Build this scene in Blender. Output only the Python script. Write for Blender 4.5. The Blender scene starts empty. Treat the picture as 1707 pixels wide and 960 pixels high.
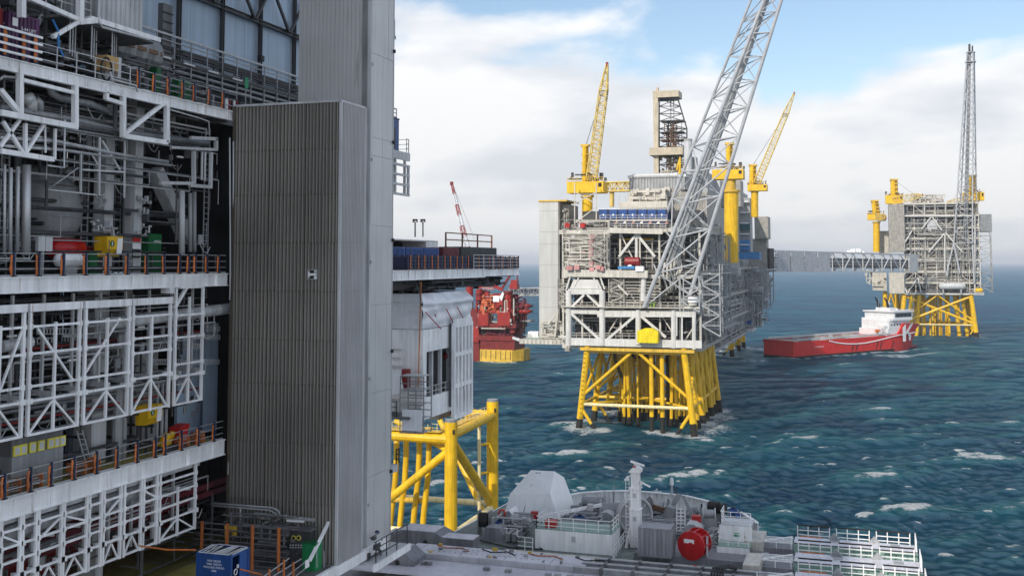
import bpy, bmesh, math, random
import numpy as np
from mathutils import Vector, Matrix
R = math.radians
D = bpy.data
C = bpy.context.scene.collection
SC = bpy.context.scene

# ---------------------------------------------------------------- camera
# world axes: +Y runs along the platform fronts away from the camera, +X points out of them, z = 0 is the sea
FPX, TH, YAW, H = 1796.0, R(4.0), R(18.05), 50.0
CX, CY = 853.5, 437 - 1796.0 * math.tan(R(4.0))
cd = D.cameras.new('camera')
cam = D.objects.new('camera', cd); C.objects.link(cam)
cd.sensor_width = 36.0; cd.lens = FPX / 1707 * 36; cd.shift_y = (CY - 480) / 1707
cd.clip_start = 0.5; cd.clip_end = 90000
cam.location = (0, 0, H); cam.rotation_euler = (R(90) + TH, 0, YAW)
SC.camera = cam

# ---------------------------------------------------------------- sky and sun
SUN_DIR = Vector((-0.24, -0.80, 0.56)).normalized()          # towards the sun: behind and left of the camera
SUN_EL = math.asin(SUN_DIR.z)
W = D.worlds.new('World'); SC.world = W; W.use_nodes = True
nt = W.node_tree; nt.nodes.clear()
def N(t, **k):
    n = nt.nodes.new(t)
    for a, v in k.items(): setattr(n, a, v)
    return n
def L(a, b): nt.links.new(a, b)
out = N('ShaderNodeOutputWorld'); bg = N('ShaderNodeBackground'); bg2 = N('ShaderNodeBackground'); mixs = N('ShaderNodeMixShader')
sky = N('ShaderNodeTexSky', sky_type='NISHITA', sun_disc=False)
sky.sun_elevation = SUN_EL
sky.sun_rotation = math.atan2(SUN_DIR.x, SUN_DIR.y)
sky.air_density = 1.1; sky.dust_density = 0.6; sky.ozone_density = 1.5
bg.inputs['Strength'].default_value = 0.11
L(sky.outputs[0], bg.inputs['Color'])
# clouds: a broken deck of cumulus that thickens towards the horizon
tc = N('ShaderNodeTexCoord'); sep = N('ShaderNodeSeparateXYZ'); L(tc.outputs['Generated'], sep.inputs[0])
def mth(op, a, b=None, c=None, clamp=False):
    m = N('ShaderNodeMath', operation=op, use_clamp=clamp)
    for i, v in enumerate((a, b, c)):
        if v is None: continue
        if isinstance(v, (int, float)): m.inputs[i].default_value = v
        else: L(v, m.inputs[i])
    return m.outputs[0]
mp = N('ShaderNodeMapping'); mp.inputs['Scale'].default_value = (1, 1, 2.1); mp.inputs['Location'].default_value = (3.1, 0.4, 0.1)
L(tc.outputs['Generated'], mp.inputs[0])
nz = N('ShaderNodeTexNoise'); nz.inputs['Scale'].default_value = 3.4; nz.inputs['Detail'].default_value = 9; nz.inputs['Roughness'].default_value = 0.52
nz.inputs['Distortion'].default_value = 0.25; L(mp.outputs[0], nz.inputs['Vector'])
nz2 = N('ShaderNodeTexNoise'); nz2.inputs['Scale'].default_value = 5.5; nz2.inputs['Detail'].default_value = 7; nz2.inputs['Roughness'].default_value = 0.5
mp2 = N('ShaderNodeMapping'); mp2.inputs['Scale'].default_value = (1, 1, 3.2); mp2.inputs['Location'].default_value = (0.3, 1.4, 0.55); L(tc.outputs['Generated'], mp2.inputs[0]); L(mp2.outputs[0], nz2.inputs['Vector'])
# cover falls with elevation: full near the horizon, broken overhead
elev = mth('ABSOLUTE', sep.outputs['Z'])
cov = mth('SUBTRACT', 1.30, mth('MULTIPLY', elev, 2.78))
cov = mth('MAXIMUM', cov, 0.60)
dens = mth('ADD', mth('MULTIPLY', mth('SUBTRACT', nz.outputs['Fac'], 0.5), 1.5), mth('SUBTRACT', cov, 0.37))
mr = N('ShaderNodeMapRange', interpolation_type='SMOOTHSTEP'); mr.inputs['From Min'].default_value = 0.20; mr.inputs['From Max'].default_value = 0.36
L(dens, mr.inputs['Value'])
cr = N('ShaderNodeValToRGB'); cr.color_ramp.elements[0].position = 0.40; cr.color_ramp.elements[0].color = (0.75, 0.78, 0.835, 1)
cr.color_ramp.elements[1].position = 0.56; cr.color_ramp.elements[1].color = (0.97, 0.97, 0.975, 1)
L(nz2.outputs['Fac'], cr.inputs[0])
L(cr.outputs[0], bg2.inputs['Color']); L(mth('MULTIPLY', mth('ADD', mth('MULTIPLY', elev, 1.0), 1.0), 0.685), bg2.inputs['Strength'])      # clouds brightened towards the zenith, added to lift the light in the shade
L(mth('MULTIPLY', mr.outputs[0], 0.97), mixs.inputs[0]); L(bg.outputs[0], mixs.inputs[1]); L(bg2.outputs[0], mixs.inputs[2])
L(mixs.outputs[0], out.inputs[0])
sl = D.lights.new('sun', 'SUN'); sl.energy = 2.8; sl.angle = R(0.6); sl.color = (1.0, 0.93, 0.82)
so = D.objects.new('sun', sl); C.objects.link(so); so.rotation_euler = SUN_DIR.to_track_quat('Z', 'Y').to_euler()
vs = SC.view_settings; vs.view_transform = 'Standard'; vs.look = 'None'; vs.exposure = 0.42; vs.gamma = 1.0
SC.cycles.max_bounces = 5; SC.cycles.diffuse_bounces = 3; SC.cycles.glossy_bounces = 3; SC.cycles.sample_clamp_indirect = 6

# ---------------------------------------------------------------- from the photograph's pixels to points on known planes
def ray(px, py):
    xc = (px - CX) / FPX; yc = -(py - CY) / FPX
    f = math.cos(TH) - math.sin(TH) * yc; z = math.sin(TH) + math.cos(TH) * yc
    c, s = math.cos(YAW), math.sin(YAW)
    return (xc * c - f * s, xc * s + f * c, z)
def onX(px, py, X):
    r = ray(px, py); t = X / r[0]; return Vector((X, t * r[1], H + t * r[2]))
def onY(px, py, Y):
    r = ray(px, py); t = Y / r[1]; return Vector((t * r[0], Y, H + t * r[2]))
def onZ(px, py, Z):
    r = ray(px, py); t = (Z - H) / r[2]; return Vector((t * r[0], t * r[1], Z))

# ---------------------------------------------------------------- materials
MATS = {}
def mat(name, col, rough=0.5, metal=0.0, var=0.18, streak=0.25, scale=0.5, bump=0.0, rust=0.0, rustcol=(0.16, 0.07, 0.03), spec=0.4):
    if name in MATS: return MATS[name]
    m = D.materials.new(name); m.use_nodes = True
    t = m.node_tree; b = t.nodes['Principled BSDF']
    b.inputs['Roughness'].default_value = rough; b.inputs['Metallic'].default_value = metal; b.inputs['Specular IOR Level'].default_value = spec
    g = t.nodes.new('ShaderNodeNewGeometry')
    n1 = t.nodes.new('ShaderNodeTexNoise'); n1.inputs['Scale'].default_value = scale; n1.inputs['Detail'].default_value = 5
    t.links.new(g.outputs['Position'], n1.inputs['Vector'])
    mp = t.nodes.new('ShaderNodeMapping'); mp.inputs['Scale'].default_value = (3.0, 3.0, 0.22); t.links.new(g.outputs['Position'], mp.inputs[0])
    n2 = t.nodes.new('ShaderNodeTexNoise'); n2.inputs['Scale'].default_value = scale * 2; n2.inputs['Detail'].default_value = 4; t.links.new(mp.outputs[0], n2.inputs['Vector'])
    def madd(src, amt, base):
        q = t.nodes.new('ShaderNodeMapRange'); q.inputs['From Min'].default_value = 0.3; q.inputs['From Max'].default_value = 0.7
        q.inputs['To Min'].default_value = base - amt; q.inputs['To Max'].default_value = base + amt * 0.6
        t.links.new(src, q.inputs[0]); return q.outputs[0]
    mu = t.nodes.new('ShaderNodeMath'); mu.operation = 'MULTIPLY'
    t.links.new(madd(n1.outputs['Fac'], var, 1.0), mu.inputs[0]); t.links.new(madd(n2.outputs['Fac'], streak, 1.0), mu.inputs[1])
    vm = t.nodes.new('ShaderNodeVectorMath'); vm.operation = 'SCALE'; vm.inputs[0].default_value = col
    t.links.new(mu.outputs[0], vm.inputs['Scale'])
    src = vm.outputs[0]
    if rust > 0:
        rr = t.nodes.new('ShaderNodeMapRange'); rr.inputs['From Min'].default_value = 0.66 - rust * 0.2; rr.inputs['From Max'].default_value = 0.80 - rust * 0.2
        n3 = t.nodes.new('ShaderNodeTexNoise'); n3.inputs['Scale'].default_value = scale * 3; n3.inputs['Detail'].default_value = 8
        t.links.new(mp.outputs[0], n3.inputs['Vector']); t.links.new(n3.outputs['Fac'], rr.inputs[0])
        mx = t.nodes.new('ShaderNodeMix'); mx.data_type = 'RGBA'; mx.inputs['B'].default_value = (*rustcol, 1)
        t.links.new(rr.outputs[0], mx.inputs['Factor']); t.links.new(src, mx.inputs['A']); src = mx.outputs['Result']
    t.links.new(src, b.inputs['Base Color'])
    if bump > 0:
        bp = t.nodes.new('ShaderNodeBump'); bp.inputs['Strength'].default_value = bump; bp.inputs['Distance'].default_value = 0.05
        n4 = t.nodes.new('ShaderNodeTexNoise'); n4.inputs['Scale'].default_value = 3.0; n4.inputs['Detail'].default_value = 4; t.links.new(g.outputs['Position'], n4.inputs['Vector'])
        t.links.new(n4.outputs['Fac'], bp.inputs['Height']); t.links.new(bp.outputs[0], b.inputs['Normal'])
    MATS[name] = m
    return m
WHITE = mat('white_paint', (0.86, 0.87, 0.88), 0.45, var=0.12, streak=0.16, rust=0.2, rustcol=(0.38, 0.30, 0.22))
CREAM = mat('cream_paint', (0.55, 0.52, 0.46), 0.5, var=0.14, streak=0.2, rust=0.18, rustcol=(0.35, 0.27, 0.18))
CREAMG = mat('grey_cream_paint', (0.36, 0.345, 0.31), 0.55, var=0.25, streak=0.25, rust=0.25)
GREY = mat('grey_paint', (0.34, 0.35, 0.36), 0.5, var=0.15, streak=0.2)
LGREY = mat('light_grey_paint', (0.52, 0.53, 0.54), 0.5, var=0.12, streak=0.18)
GALV = mat('galvanised_steel', (0.46, 0.47, 0.48), 0.42, 0.35, var=0.2, streak=0.2)
STEEL = mat('bare_steel', (0.30, 0.31, 0.32), 0.45, 0.4, var=0.25, streak=0.2)
DARK = mat('dark_steel_and_shade', (0.055, 0.056, 0.06), 0.55, var=0.3, streak=0.3)  # real dark steel, and the interiors' shade put into colour
MIDD = mat('dim_grey_steel_and_shade', (0.13, 0.13, 0.135), 0.55, var=0.3, streak=0.3)  # real grey steel, and a stand-in for shade on deep piping
BLACK = mat('black_rubber', (0.015, 0.015, 0.016), 0.6)
NAVY = mat('navy_paint', (0.018, 0.028, 0.075), 0.5)
BLUE = mat('blue_paint', (0.012, 0.07, 0.26), 0.45, rust=0.1)
SKYB = mat('light_blue_paint', (0.05, 0.22, 0.48), 0.5)
YEL = mat('yellow_paint', (0.78, 0.47, 0.012), 0.45, var=0.16, streak=0.22, rust=0.16, rustcol=(0.42, 0.22, 0.04))
YELD = mat('worn_yellow_paint', (0.66, 0.42, 0.05), 0.5, var=0.25, streak=0.2, rust=0.2)
PALEY = mat('pale_yellow_paint', (0.78, 0.66, 0.36), 0.55, var=0.15)  # paler yellow on some braces, rails and the caisson
GROWTH = mat('marine_growth', (0.020, 0.019, 0.015), 0.7, var=0.4, bump=0.6)
RED = mat('red_paint', (0.46, 0.018, 0.016), 0.42, var=0.15, streak=0.2)
DRED = mat('dark_red_paint', (0.24, 0.016, 0.018), 0.5, var=0.2, streak=0.3)
MAROON = mat('maroon_paint', (0.14, 0.018, 0.03), 0.5)
PURPLE = mat('purple_paint', (0.085, 0.025, 0.085), 0.5, rust=0.1)
ORANGE = mat('orange_strap', (0.58, 0.17, 0.045), 0.6, var=0.3)
BROWN = mat('brown_wood', (0.20, 0.07, 0.03), 0.7, var=0.3)
GREEN = mat('green_paint', (0.008, 0.11, 0.035), 0.45)
EXITG = mat('sign_green', (0.01, 0.30, 0.14), 0.5)
PINK = mat('faded_pink_primer', (0.55, 0.26, 0.25), 0.6, var=0.25)
BEIGE = mat('beige_cladding', (0.50, 0.43, 0.32), 0.55, var=0.12, streak=0.2)
CONC = mat('pale_grey_cladding', (0.50, 0.50, 0.48), 0.6, var=0.06, streak=0.12, scale=0.15)
CLAD = mat('bronze_grey_cladding', (0.085, 0.072, 0.055), 0.55, 0.05, var=0.2, streak=0.12, scale=0.12)
CLADT = mat('weathered_metal_cladding', (0.54, 0.54, 0.54), 0.42, 0.15, var=0.10, streak=0.04, scale=0.3, rust=0.03, rustcol=(0.3, 0.29, 0.28))
CLADR = mat('pale_louvre_slat', (0.30, 0.285, 0.258), 0.5, 0.05, var=0.32, streak=0.18, scale=0.12)
CLADS = mat('side_cladding', (0.42, 0.42, 0.43), 0.45, 0.15, var=0.12, streak=0.1, scale=0.3)
BLUEW = mat('pale_blue_wall', (0.36, 0.46, 0.58), 0.4, var=0.12, streak=0.15, scale=0.3)
LILAC = mat('lilac_grey_deck_paint', (0.56, 0.55, 0.60), 0.55, var=0.22, streak=0.1, rust=0.2, rustcol=(0.30, 0.29, 0.30))
SLATE = mat('slate_deck_paint', (0.20, 0.20, 0.22), 0.5, var=0.15)
GREEND = mat('green_deck_paint', (0.24, 0.36, 0.31), 0.6, var=0.2)
OLIVE = mat('olive_floor_paint', (0.30, 0.26, 0.07), 0.6, var=0.35)
TARP = mat('white_tarpaulin', (0.74, 0.76, 0.80), 0.35, var=0.06, streak=0.08, scale=0.8, bump=0.5)
INSUL = mat('insulation_jacket', (0.60, 0.61, 0.62), 0.4, 0.2, var=0.15)
GLASS = mat('dark_window_glass', (0.01, 0.013, 0.018), 0.08, var=0.0, streak=0.0, spec=0.6)
SIGNW = mat('sign_white', (0.80, 0.80, 0.80), 0.5, var=0.03, streak=0.03)
SIGNY = mat('sign_yellow', (0.75, 0.68, 0.08), 0.5)
HIVIS = mat('hi_vis_cloth', (0.45, 0.75, 0.06), 0.8)
SKIN = mat('skin', (0.45, 0.25, 0.17), 0.6)
RUSTY = mat('rusty_steel', (0.22, 0.13, 0.08), 0.6, 0.2, var=0.3, rust=0.5)
PWHITE = mat('platform_white', (0.60, 0.59, 0.56), 0.5, var=0.12, streak=0.16, rust=0.16, rustcol=(.35, .27, .18))
FLARE = mat('flare_boom_paint', (0.44, 0.45, 0.47), 0.45, var=0.15, streak=0.1)

# ---------------------------------------------------------------- mesh toolkit
class MB:
    def __init__(s): s.v = []; s.f = []
    def add(s, vs, fs):
        o = len(s.v); s.v += [tuple(v) for v in vs]; s.f += [tuple(i + o for i in f) for f in fs]; return s
    def box(s, x0, x1, y0, y1, z0, z1):
        if x1 < x0: x0, x1 = x1, x0
        if y1 < y0: y0, y1 = y1, y0
        if z1 < z0: z0, z1 = z1, z0
        return s.add([(x0, y0, z0), (x1, y0, z0), (x1, y1, z0), (x0, y1, z0), (x0, y0, z1), (x1, y0, z1), (x1, y1, z1), (x0, y1, z1)],
              [(0, 3, 2, 1), (4, 5, 6, 7), (0, 1, 5, 4), (1, 2, 6, 5), (2, 3, 7, 6), (3, 0, 4, 7)])
    def cbox(s, c, sx, sy, sz): return s.box(c[0] - sx / 2, c[0] + sx / 2, c[1] - sy / 2, c[1] + sy / 2, c[2] - sz / 2, c[2] + sz / 2)
    def frame(s, p, q, up=None):
        p = Vector(p); q = Vector(q); d = (q - p).normalized()
        u = Vector(up) if up else (Vector((0, 0, 1)) if abs(d.z) < 0.95 else Vector((0, 1, 0)))
        a = d.cross(u).normalized(); b = a.cross(d).normalized()
        return p, q, a, b
    def beam(s, p, q, w, h=None, up=None):
        h = h or w; p, q, a, b = s.frame(p, q, up); a = a * w / 2; b = b * h / 2
        return s.add([p - a - b, p + a - b, p + a + b, p - a + b, q - a - b, q + a - b, q + a + b, q - a + b],
              [(0, 1, 2, 3), (7, 6, 5, 4), (4, 5, 1, 0), (5, 6, 2, 1), (6, 7, 3, 2), (7, 4, 0, 3)])
    def ibeam(s, p, q, w, h, t=0.03, up=None):
        p, q, a, b = s.frame(p, q, up)
        for e in (-1, 1):
            c = b * (h / 2 - t / 2) * e; s.beam(p + c, q + c, w, t, up)
        return s.beam(p, q, t, h - 2 * t, up)
    def tube(s, p, q, r, n=8, r2=None, caps=True):
        r2 = r if r2 is None else r2
        p, q, a, b = s.frame(p, q); vs = []
        for c, rr in ((p, r), (q, r2)):
            for i in range(n):
                t = 2 * math.pi * i / n; vs.append(c + a * rr * math.cos(t) + b * rr * math.sin(t))
        fs = [(i, (i + 1) % n, n + (i + 1) % n, n + i) for i in range(n)]
        if caps: fs += [tuple(range(n - 1, -1, -1)), tuple(range(n, 2 * n))]
        return s.add(vs, fs)
    def path(s, pts, r, n=6):
        pts = [Vector(p) for p in pts]; vs = []; m = len(pts); a = None
        for i, p in enumerate(pts):
            d = (pts[min(i + 1, m - 1)] - pts[max(i - 1, 0)])
            if d.length < 1e-6: d = Vector((0, 0, 1))
            d.normalize()
            if a is None: a = d.cross(Vector((0, 0, 1)) if abs(d.z) < 0.9 else Vector((0, 1, 0))).normalized()
            else:
                a = a - d * a.dot(d)
                a = a.normalized() if a.length > 1e-4 else d.orthogonal().normalized()
            b = a.cross(d)
            rr = r[i] if isinstance(r, (list, tuple)) else r
            for k in range(n):
                t = 2 * math.pi * k / n; vs.append(p + a * rr * math.cos(t) + b * rr * math.sin(t))
        fs = [(i * n + k, i * n + (k + 1) % n, (i + 1) * n + (k + 1) % n, (i + 1) * n + k) for i in range(m - 1) for k in range(n)]
        fs += [tuple(range(n - 1, -1, -1)), tuple(range((m - 1) * n, m * n))]
        return s.add(vs, fs)
    def prism(s, poly, off):
        # polygon (list of 3d points) swept by off
        off = Vector(off); p = [Vector(v) for v in poly]; n = len(p)
        return s.add(p + [v + off for v in p], [tuple(range(n - 1, -1, -1)), tuple(range(n, 2 * n))] + [(i, (i + 1) % n, n + (i + 1) % n, n + i) for i in range(n)])
    def disc(s, c, axis, r, t, n=16): c = Vector(c); a = Vector(axis).normalized() * t / 2; return s.tube(c - a, c + a, r, n)
    def dome(s, c, r, n=12, m=5, zs=1.0):
        c = Vector(c); vs = []; fs = []
        for j in range(m):
            e = math.pi / 2 * j / m
            for i in range(n):
                t = 2 * math.pi * i / n; vs.append(c + Vector((r * math.cos(e) * math.cos(t), r * math.cos(e) * math.sin(t), r * zs * math.sin(e))))
        vs.append(c + Vector((0, 0, r * zs)))
        for j in range(m - 1):
            for i in range(n): fs.append((j * n + i, j * n + (i + 1) % n, (j + 1) * n + (i + 1) % n, (j + 1) * n + i))
        for i in range(n): fs.append(((m - 1) * n + i, (m - 1) * n + (i + 1) % n, m * n))
        fs.append(tuple(range(n - 1, -1, -1)))
        return s.add(vs, fs)
    def corrug(s, p0, p1, z0, z1, pitch=0.25, depth=0.06, out=(0, -1, 0), duty=0.5):
        # vertical trapezoid corrugation from p0 to p1 (xy), ribs standing proud along out
        a = Vector((p0[0], p0[1], 0)); b = Vector((p1[0], p1[1], 0)); L_ = (b - a).length; d = (b - a) / L_; o = Vector(out) * depth
        n = max(1, int(round(L_ / pitch))); pt = L_ / n; prof = []
        for i in range(n):
            u = i * pt
            prof += [(u, 0), (u + pt * (1 - duty) * 0.8, 0), (u + pt * (1 - duty) * 0.8 + pt * 0.1, 1), (u + pt * 0.94, 1)]
        prof.append((L_, 0))
        vs = []
        for z in (z0, z1):
            for u, k in prof: vs.append(a + d * u + o * k + Vector((0, 0, z)))
        m = len(prof)
        return s.add(vs, [(i, i + 1, m + i + 1, m + i) for i in range(m - 1)])
    def build(s, name, m, parent=None, smooth=False, kind=None, label=None):
        me = D.meshes.new(name); off = parent_loc(parent)
        me.from_pydata([(x - off[0], y - off[1], z - off[2]) for x, y, z in s.v], [], s.f); me.materials.append(m)
        if smooth: me.polygons.foreach_set('use_smooth', [True] * len(me.polygons))
        o = D.objects.new(name, me); C.objects.link(o)
        if parent: setpar(o, parent)
        if kind: o['kind'] = kind
        if label: o['label'] = label
        return o
CH = {}
def setpar(o, p): o.parent = p; CH.setdefault(p.name, []).append(o)
def parent_loc(o):
    v = Vector((0, 0, 0))
    while o is not None: v += Vector(o.location); o = o.parent
    return v
def thing(name, label, cat, loc=(0, 0, 0), group=None):
    o = D.objects.new(name, None); C.objects.link(o); o.location = loc; o['label'] = label; o['category'] = cat
    o.empty_display_size = 0.3
    if group: o['group'] = group
    return o
def tag(o, label, cat, group=None):
    o['label'] = label; o['category'] = cat
    if group: o['group'] = group
    return o
def struct(o): o['kind'] = 'structure'; return o
def copy_tree(o, delta=(0, 0, 0), parent=None, label=None):
    c = o.copy(); C.objects.link(c)
    if parent is None: c.location = Vector(o.location) + Vector(delta)
    else: setpar(c, parent)
    if label: c['label'] = label
    for ch in KIDS(o): copy_tree(ch, parent=c)
    return c
def KIDS(o): return list(CH.get(o.name, []))
def B(name, m, par, p, q, w, h=None, up=None, **k): return MB().beam(p, q, w, h, up).build(name, m, par, **k)
def BX(name, m, par, x0, x1, y0, y1, z0, z1, **k): return MB().box(x0, x1, y0, y1, z0, z1).build(name, m, par, **k)
def TU(name, m, par, p, q, r, n=10, r2=None, **k): return MB().tube(p, q, r, n, r2).build(name, m, par, smooth=False, **k)
def text(s, size, m, par, loc, facing='-Y', name='lettering', ext=0.004, align='CENTER'):
    cu = D.curves.new(name, 'FONT'); cu.body = s; cu.size = size; cu.extrude = ext; cu.align_x = align; cu.align_y = 'CENTER'; cu.materials.append(m)
    o = D.objects.new(name, cu); C.objects.link(o); setpar(o, par); o.location = Vector(loc) - parent_loc(par)
    o.rotation_euler = (R(90), 0, R(90) if facing == '+X' else 0)
    return o
def clutter(mb, x0, x1, y0, y1, z0, z1, n, seed, rmin=0.05, rmax=0.18, boxes=0.25):
    # dense process pipework: axis-aligned runs with elbows, small valves and junction boxes
    rg = random.Random(seed)
    for _ in range(n):
        p = Vector((rg.uniform(x0, x1), rg.uniform(y0, y1), rg.uniform(z0, z1)))
        if rg.random() < boxes:
            k = rg.uniform(0.25, 1.0) * rmax * 4
            mb.cbox(p, k * rg.uniform(0.5, 1.3), k * rg.uniform(0.5, 1.3), k * rg.uniform(0.5, 1.6)); continue
        r = rg.uniform(rmin, rmax); pts = [p]; ax = rg.choice((0, 0, 0, 1, 2, 2))
        for _k in range(rg.choice((1, 1, 2, 2))):
            q = pts[-1].copy(); lo, hi = ((x0, x1), (y0, y1), (z0, z1))[ax]
            q[ax] = rg.uniform(lo, hi); pts.append(q); ax = (ax + rg.choice((1, 2))) % 3
        for a, b in zip(pts, pts[1:]):
            if (b - a).length > 0.2: mb.tube(a, b, r, 5)
    return mb
def rail(name, label, m, pts, h=1.1, step=1.8, nr=3, group=None, w=0.05, cat='guard rail', parent=None, posts=True):
    # a guard rail along a polyline of deck points: every post and every horizontal rail a part
    t = parent or thing(name, label, cat, pts[0], group)
    P_ = [Vector(p) for p in pts]
    for a, b in zip(P_, P_[1:]):
        n = max(1, int(round((b - a).length / step)))
        if posts:
            for i in range(n + 1):
                p = a.lerp(b, i / n); B('post', m, t, p, p + Vector((0, 0, h)), w)
        for k in range(nr):
            z = Vector((0, 0, h * (k + 1) / nr - (w * 0.3 if k < nr - 1 else 0))); B('rail', m, t, a + z, b + z, w * 0.8)
    return t
# ---------------------------------------------------------------- the sea: one displaced sheet to the horizon
FOAM_SPOTS = []          # (x, y, radius, strength) round legs and hulls
def foam_at(x, y, r, k=1.0): FOAM_SPOTS.append((x, y, r, k))
def build_sea():
    rng = np.random.RandomState(11)
    ys = np.concatenate([np.linspace(437.25, 470, 70, endpoint=False), np.linspace(470, 1010, 430)])
    rad = H / ((ys - 437) / 1800.0)
    rad[0] = 60000.0
    rad = np.minimum(rad, 60000.0)
    rad = np.concatenate([rad, [70, 50, 30, 15]])
    ang = np.concatenate([np.linspace(-80, -31, 40, endpoint=False), np.linspace(-31, 31, 800), np.linspace(31.3, 80, 40)]) * math.pi / 180
    a = math.pi / 2 + YAW - ang
    X = rad[:, None] * np.cos(a)[None, :]; Y = rad[:, None] * np.sin(a)[None, :]
    dr = np.gradient(rad); cell = np.maximum(np.abs(dr)[:, None], rad[:, None] * (ang[60] - ang[59]))
    ZS = np.zeros_like(X); Z = np.zeros_like(X); S = np.zeros_like(X); DX = np.zeros_like(X); DY = np.zeros_like(X)
    base = math.radians(-70) + YAW          # mean travel direction of the swell
    for i in range(110):
        lam = 2.6 * (48 / 2.6) ** (rng.rand() ** 1.25); th = base + rng.randn() * (0.36 + 1.8 / lam)
        k = 2 * math.pi / lam; amp = 0.0135 * lam ** 0.60 * (0.3 + 1.2 * rng.rand())
        fade = np.clip((lam / (cell * 2.2)) - 0.6, 0, 1)
        ph = k * (X * math.cos(th) + Y * math.sin(th)) + rng.rand() * 6.283
        s = np.sin(ph) * amp * fade
        if lam < 11: ZS += s
        Z += s; S += np.cos(ph) * amp * k * fade
        DX -= np.cos(ph) * amp * 0.8 * fade * math.cos(th); DY -= np.cos(ph) * amp * 0.8 * fade * math.sin(th)
    sd = float(Z[rad < 700].std())
    foam = np.clip((Z / sd - 1.75) * 1.0, 0, 1)
    ss = float(ZS[rad < 500].std()); foam = np.maximum(foam, np.clip((ZS / ss - 1.75) * 0.9, 0, 1) * (Z > 0))
    for (x, y, r, k) in FOAM_SPOTS:
        d2 = (X - x) ** 2 + ((Y - y) * 0.8) ** 2
        foam = np.maximum(foam, 1.4 * k * np.exp(-d2 / (r * r)))
    far = np.clip(1 - rad / 9000.0, 0, 1)[:, None]
    X2 = X + DX * far; Y2 = Y + DY * far
    n, m = X.shape
    co = np.stack([X2, Y2, Z * np.clip(1.2 - rad / 12000.0, 0, 1)[:, None]], -1).reshape(-1, 3)
    idx = np.arange(n * m).reshape(n, m)
    q = np.stack([idx[:-1, :-1], idx[:-1, 1:], idx[1:, 1:], idx[1:, :-1]], -1).reshape(-1, 4)[:, ::-1]
    me = D.meshes.new('sea'); me.vertices.add(n * m); me.vertices.foreach_set('co', co.ravel().astype(np.float32))
    me.loops.add(q.size); me.loops.foreach_set('vertex_index', q.ravel().astype(np.int32))
    me.polygons.add(len(q)); me.polygons.foreach_set('loop_start', (np.arange(len(q)) * 4).astype(np.int32))
    me.update(calc_edges=True)
    me.polygons.foreach_set('use_smooth', np.ones(len(q), bool))
    at = me.attributes.new('foam', 'FLOAT', 'POINT'); at.data.foreach_set('value', foam.ravel().astype(np.float32))
    at = me.attributes.new('crest', 'FLOAT', 'POINT'); at.data.foreach_set('value', np.clip(Z / sd * 0.25 + 0.5, 0, 1).ravel().astype(np.float32))
    m_ = D.materials.new('sea_water'); m_.use_nodes = True; t = m_.node_tree; b = t.nodes['Principled BSDF']; Ln = t.links.new
    def nd(ty, **k):
        x = t.nodes.new(ty)
        for kk, vv in k.items(): setattr(x, kk, vv)
        return x
    g = nd('ShaderNodeNewGeometry')
    def noise(scale, detail=4, rough=0.55, rot=0.0, sc=(1, 1, 1), dist=0.0):
        mp = nd('ShaderNodeMapping'); mp.inputs['Scale'].default_value = sc; mp.inputs['Rotation'].default_value = (0, 0, rot); Ln(g.outputs['Position'], mp.inputs[0])
        x = nd('ShaderNodeTexNoise'); x.inputs['Scale'].default_value = scale; x.inputs['Detail'].default_value = detail; x.inputs['Roughness'].default_value = rough; x.inputs['Distortion'].default_value = dist
        Ln(mp.outputs[0], x.inputs['Vector']); return x.outputs['Fac']
    def ma(op, p, q_, clamp=False):
        x = nd('ShaderNodeMath', operation=op, use_clamp=clamp)
        for i, v in enumerate((p, q_)):
            if isinstance(v, (int, float)): x.inputs[i].default_value = v
            else: Ln(v, x.inputs[i])
        return x.outputs[0]
    at1 = nd('ShaderNodeAttribute', attribute_name='foam'); at2 = nd('ShaderNodeAttribute', attribute_name='crest')
    # body colour: teal and navy patches stand in for cloud and platform shadow; crests tealer
    big = nd('ShaderNodeMapRange'); big.inputs['From Min'].default_value = 0.38; big.inputs['From Max'].default_value = 0.62
    Ln(noise(0.012, 3), big.inputs[0])
    c1 = nd('ShaderNodeMix', data_type='RGBA'); c1.inputs['A'].default_value = (0.006, 0.050, 0.104, 1); c1.inputs['B'].default_value = (0.009, 0.106, 0.158, 1); Ln(big.outputs[0], c1.inputs['Factor'])
    c2 = nd('ShaderNodeMix', data_type='RGBA'); c2.inputs['B'].default_value = (0.014, 0.18, 0.20, 1); Ln(c1.outputs['Result'], c2.inputs['A'])
    cf = nd('ShaderNodeMapRange'); cf.inputs['From Min'].default_value = 0.55; cf.inputs['From Max'].default_value = 1.0; cf.inputs['To Max'].default_value = 0.7; Ln(at2.outputs['Fac'], cf.inputs[0])
    Ln(cf.outputs[0], c2.inputs['Factor'])
    # foam: ragged streaks on the crests and round the legs, thin lace between them
    br = noise(1.7, 9, 0.72, rot=-0.3, sc=(0.5, 1, 1), dist=0.8)
    lace = noise(0.22, 10, 0.75, rot=0.25, sc=(0.35, 1, 1), dist=1.2)
    f1 = nd('ShaderNodeMapRange'); f1.inputs['From Min'].default_value = 0.68; f1.inputs['From Max'].default_value = 0.80
    Ln(ma('ADD', ma('MULTIPLY', at1.outputs['Fac'], 0.33), ma('MULTIPLY', br, 0.98)), f1.inputs[0])
    f2 = nd('ShaderNodeMapRange'); f2.inputs['From Min'].default_value = 0.63; f2.inputs['From Max'].default_value = 0.90; f2.inputs['To Max'].default_value = 0.42
    Ln(ma('ADD', lace, ma('MULTIPLY', ma('SUBTRACT', at2.outputs['Fac'], 0.5), 0.22)), f2.inputs[0])
    fo = ma('MAXIMUM', f1.outputs[0], f2.outputs[0], True)
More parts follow.
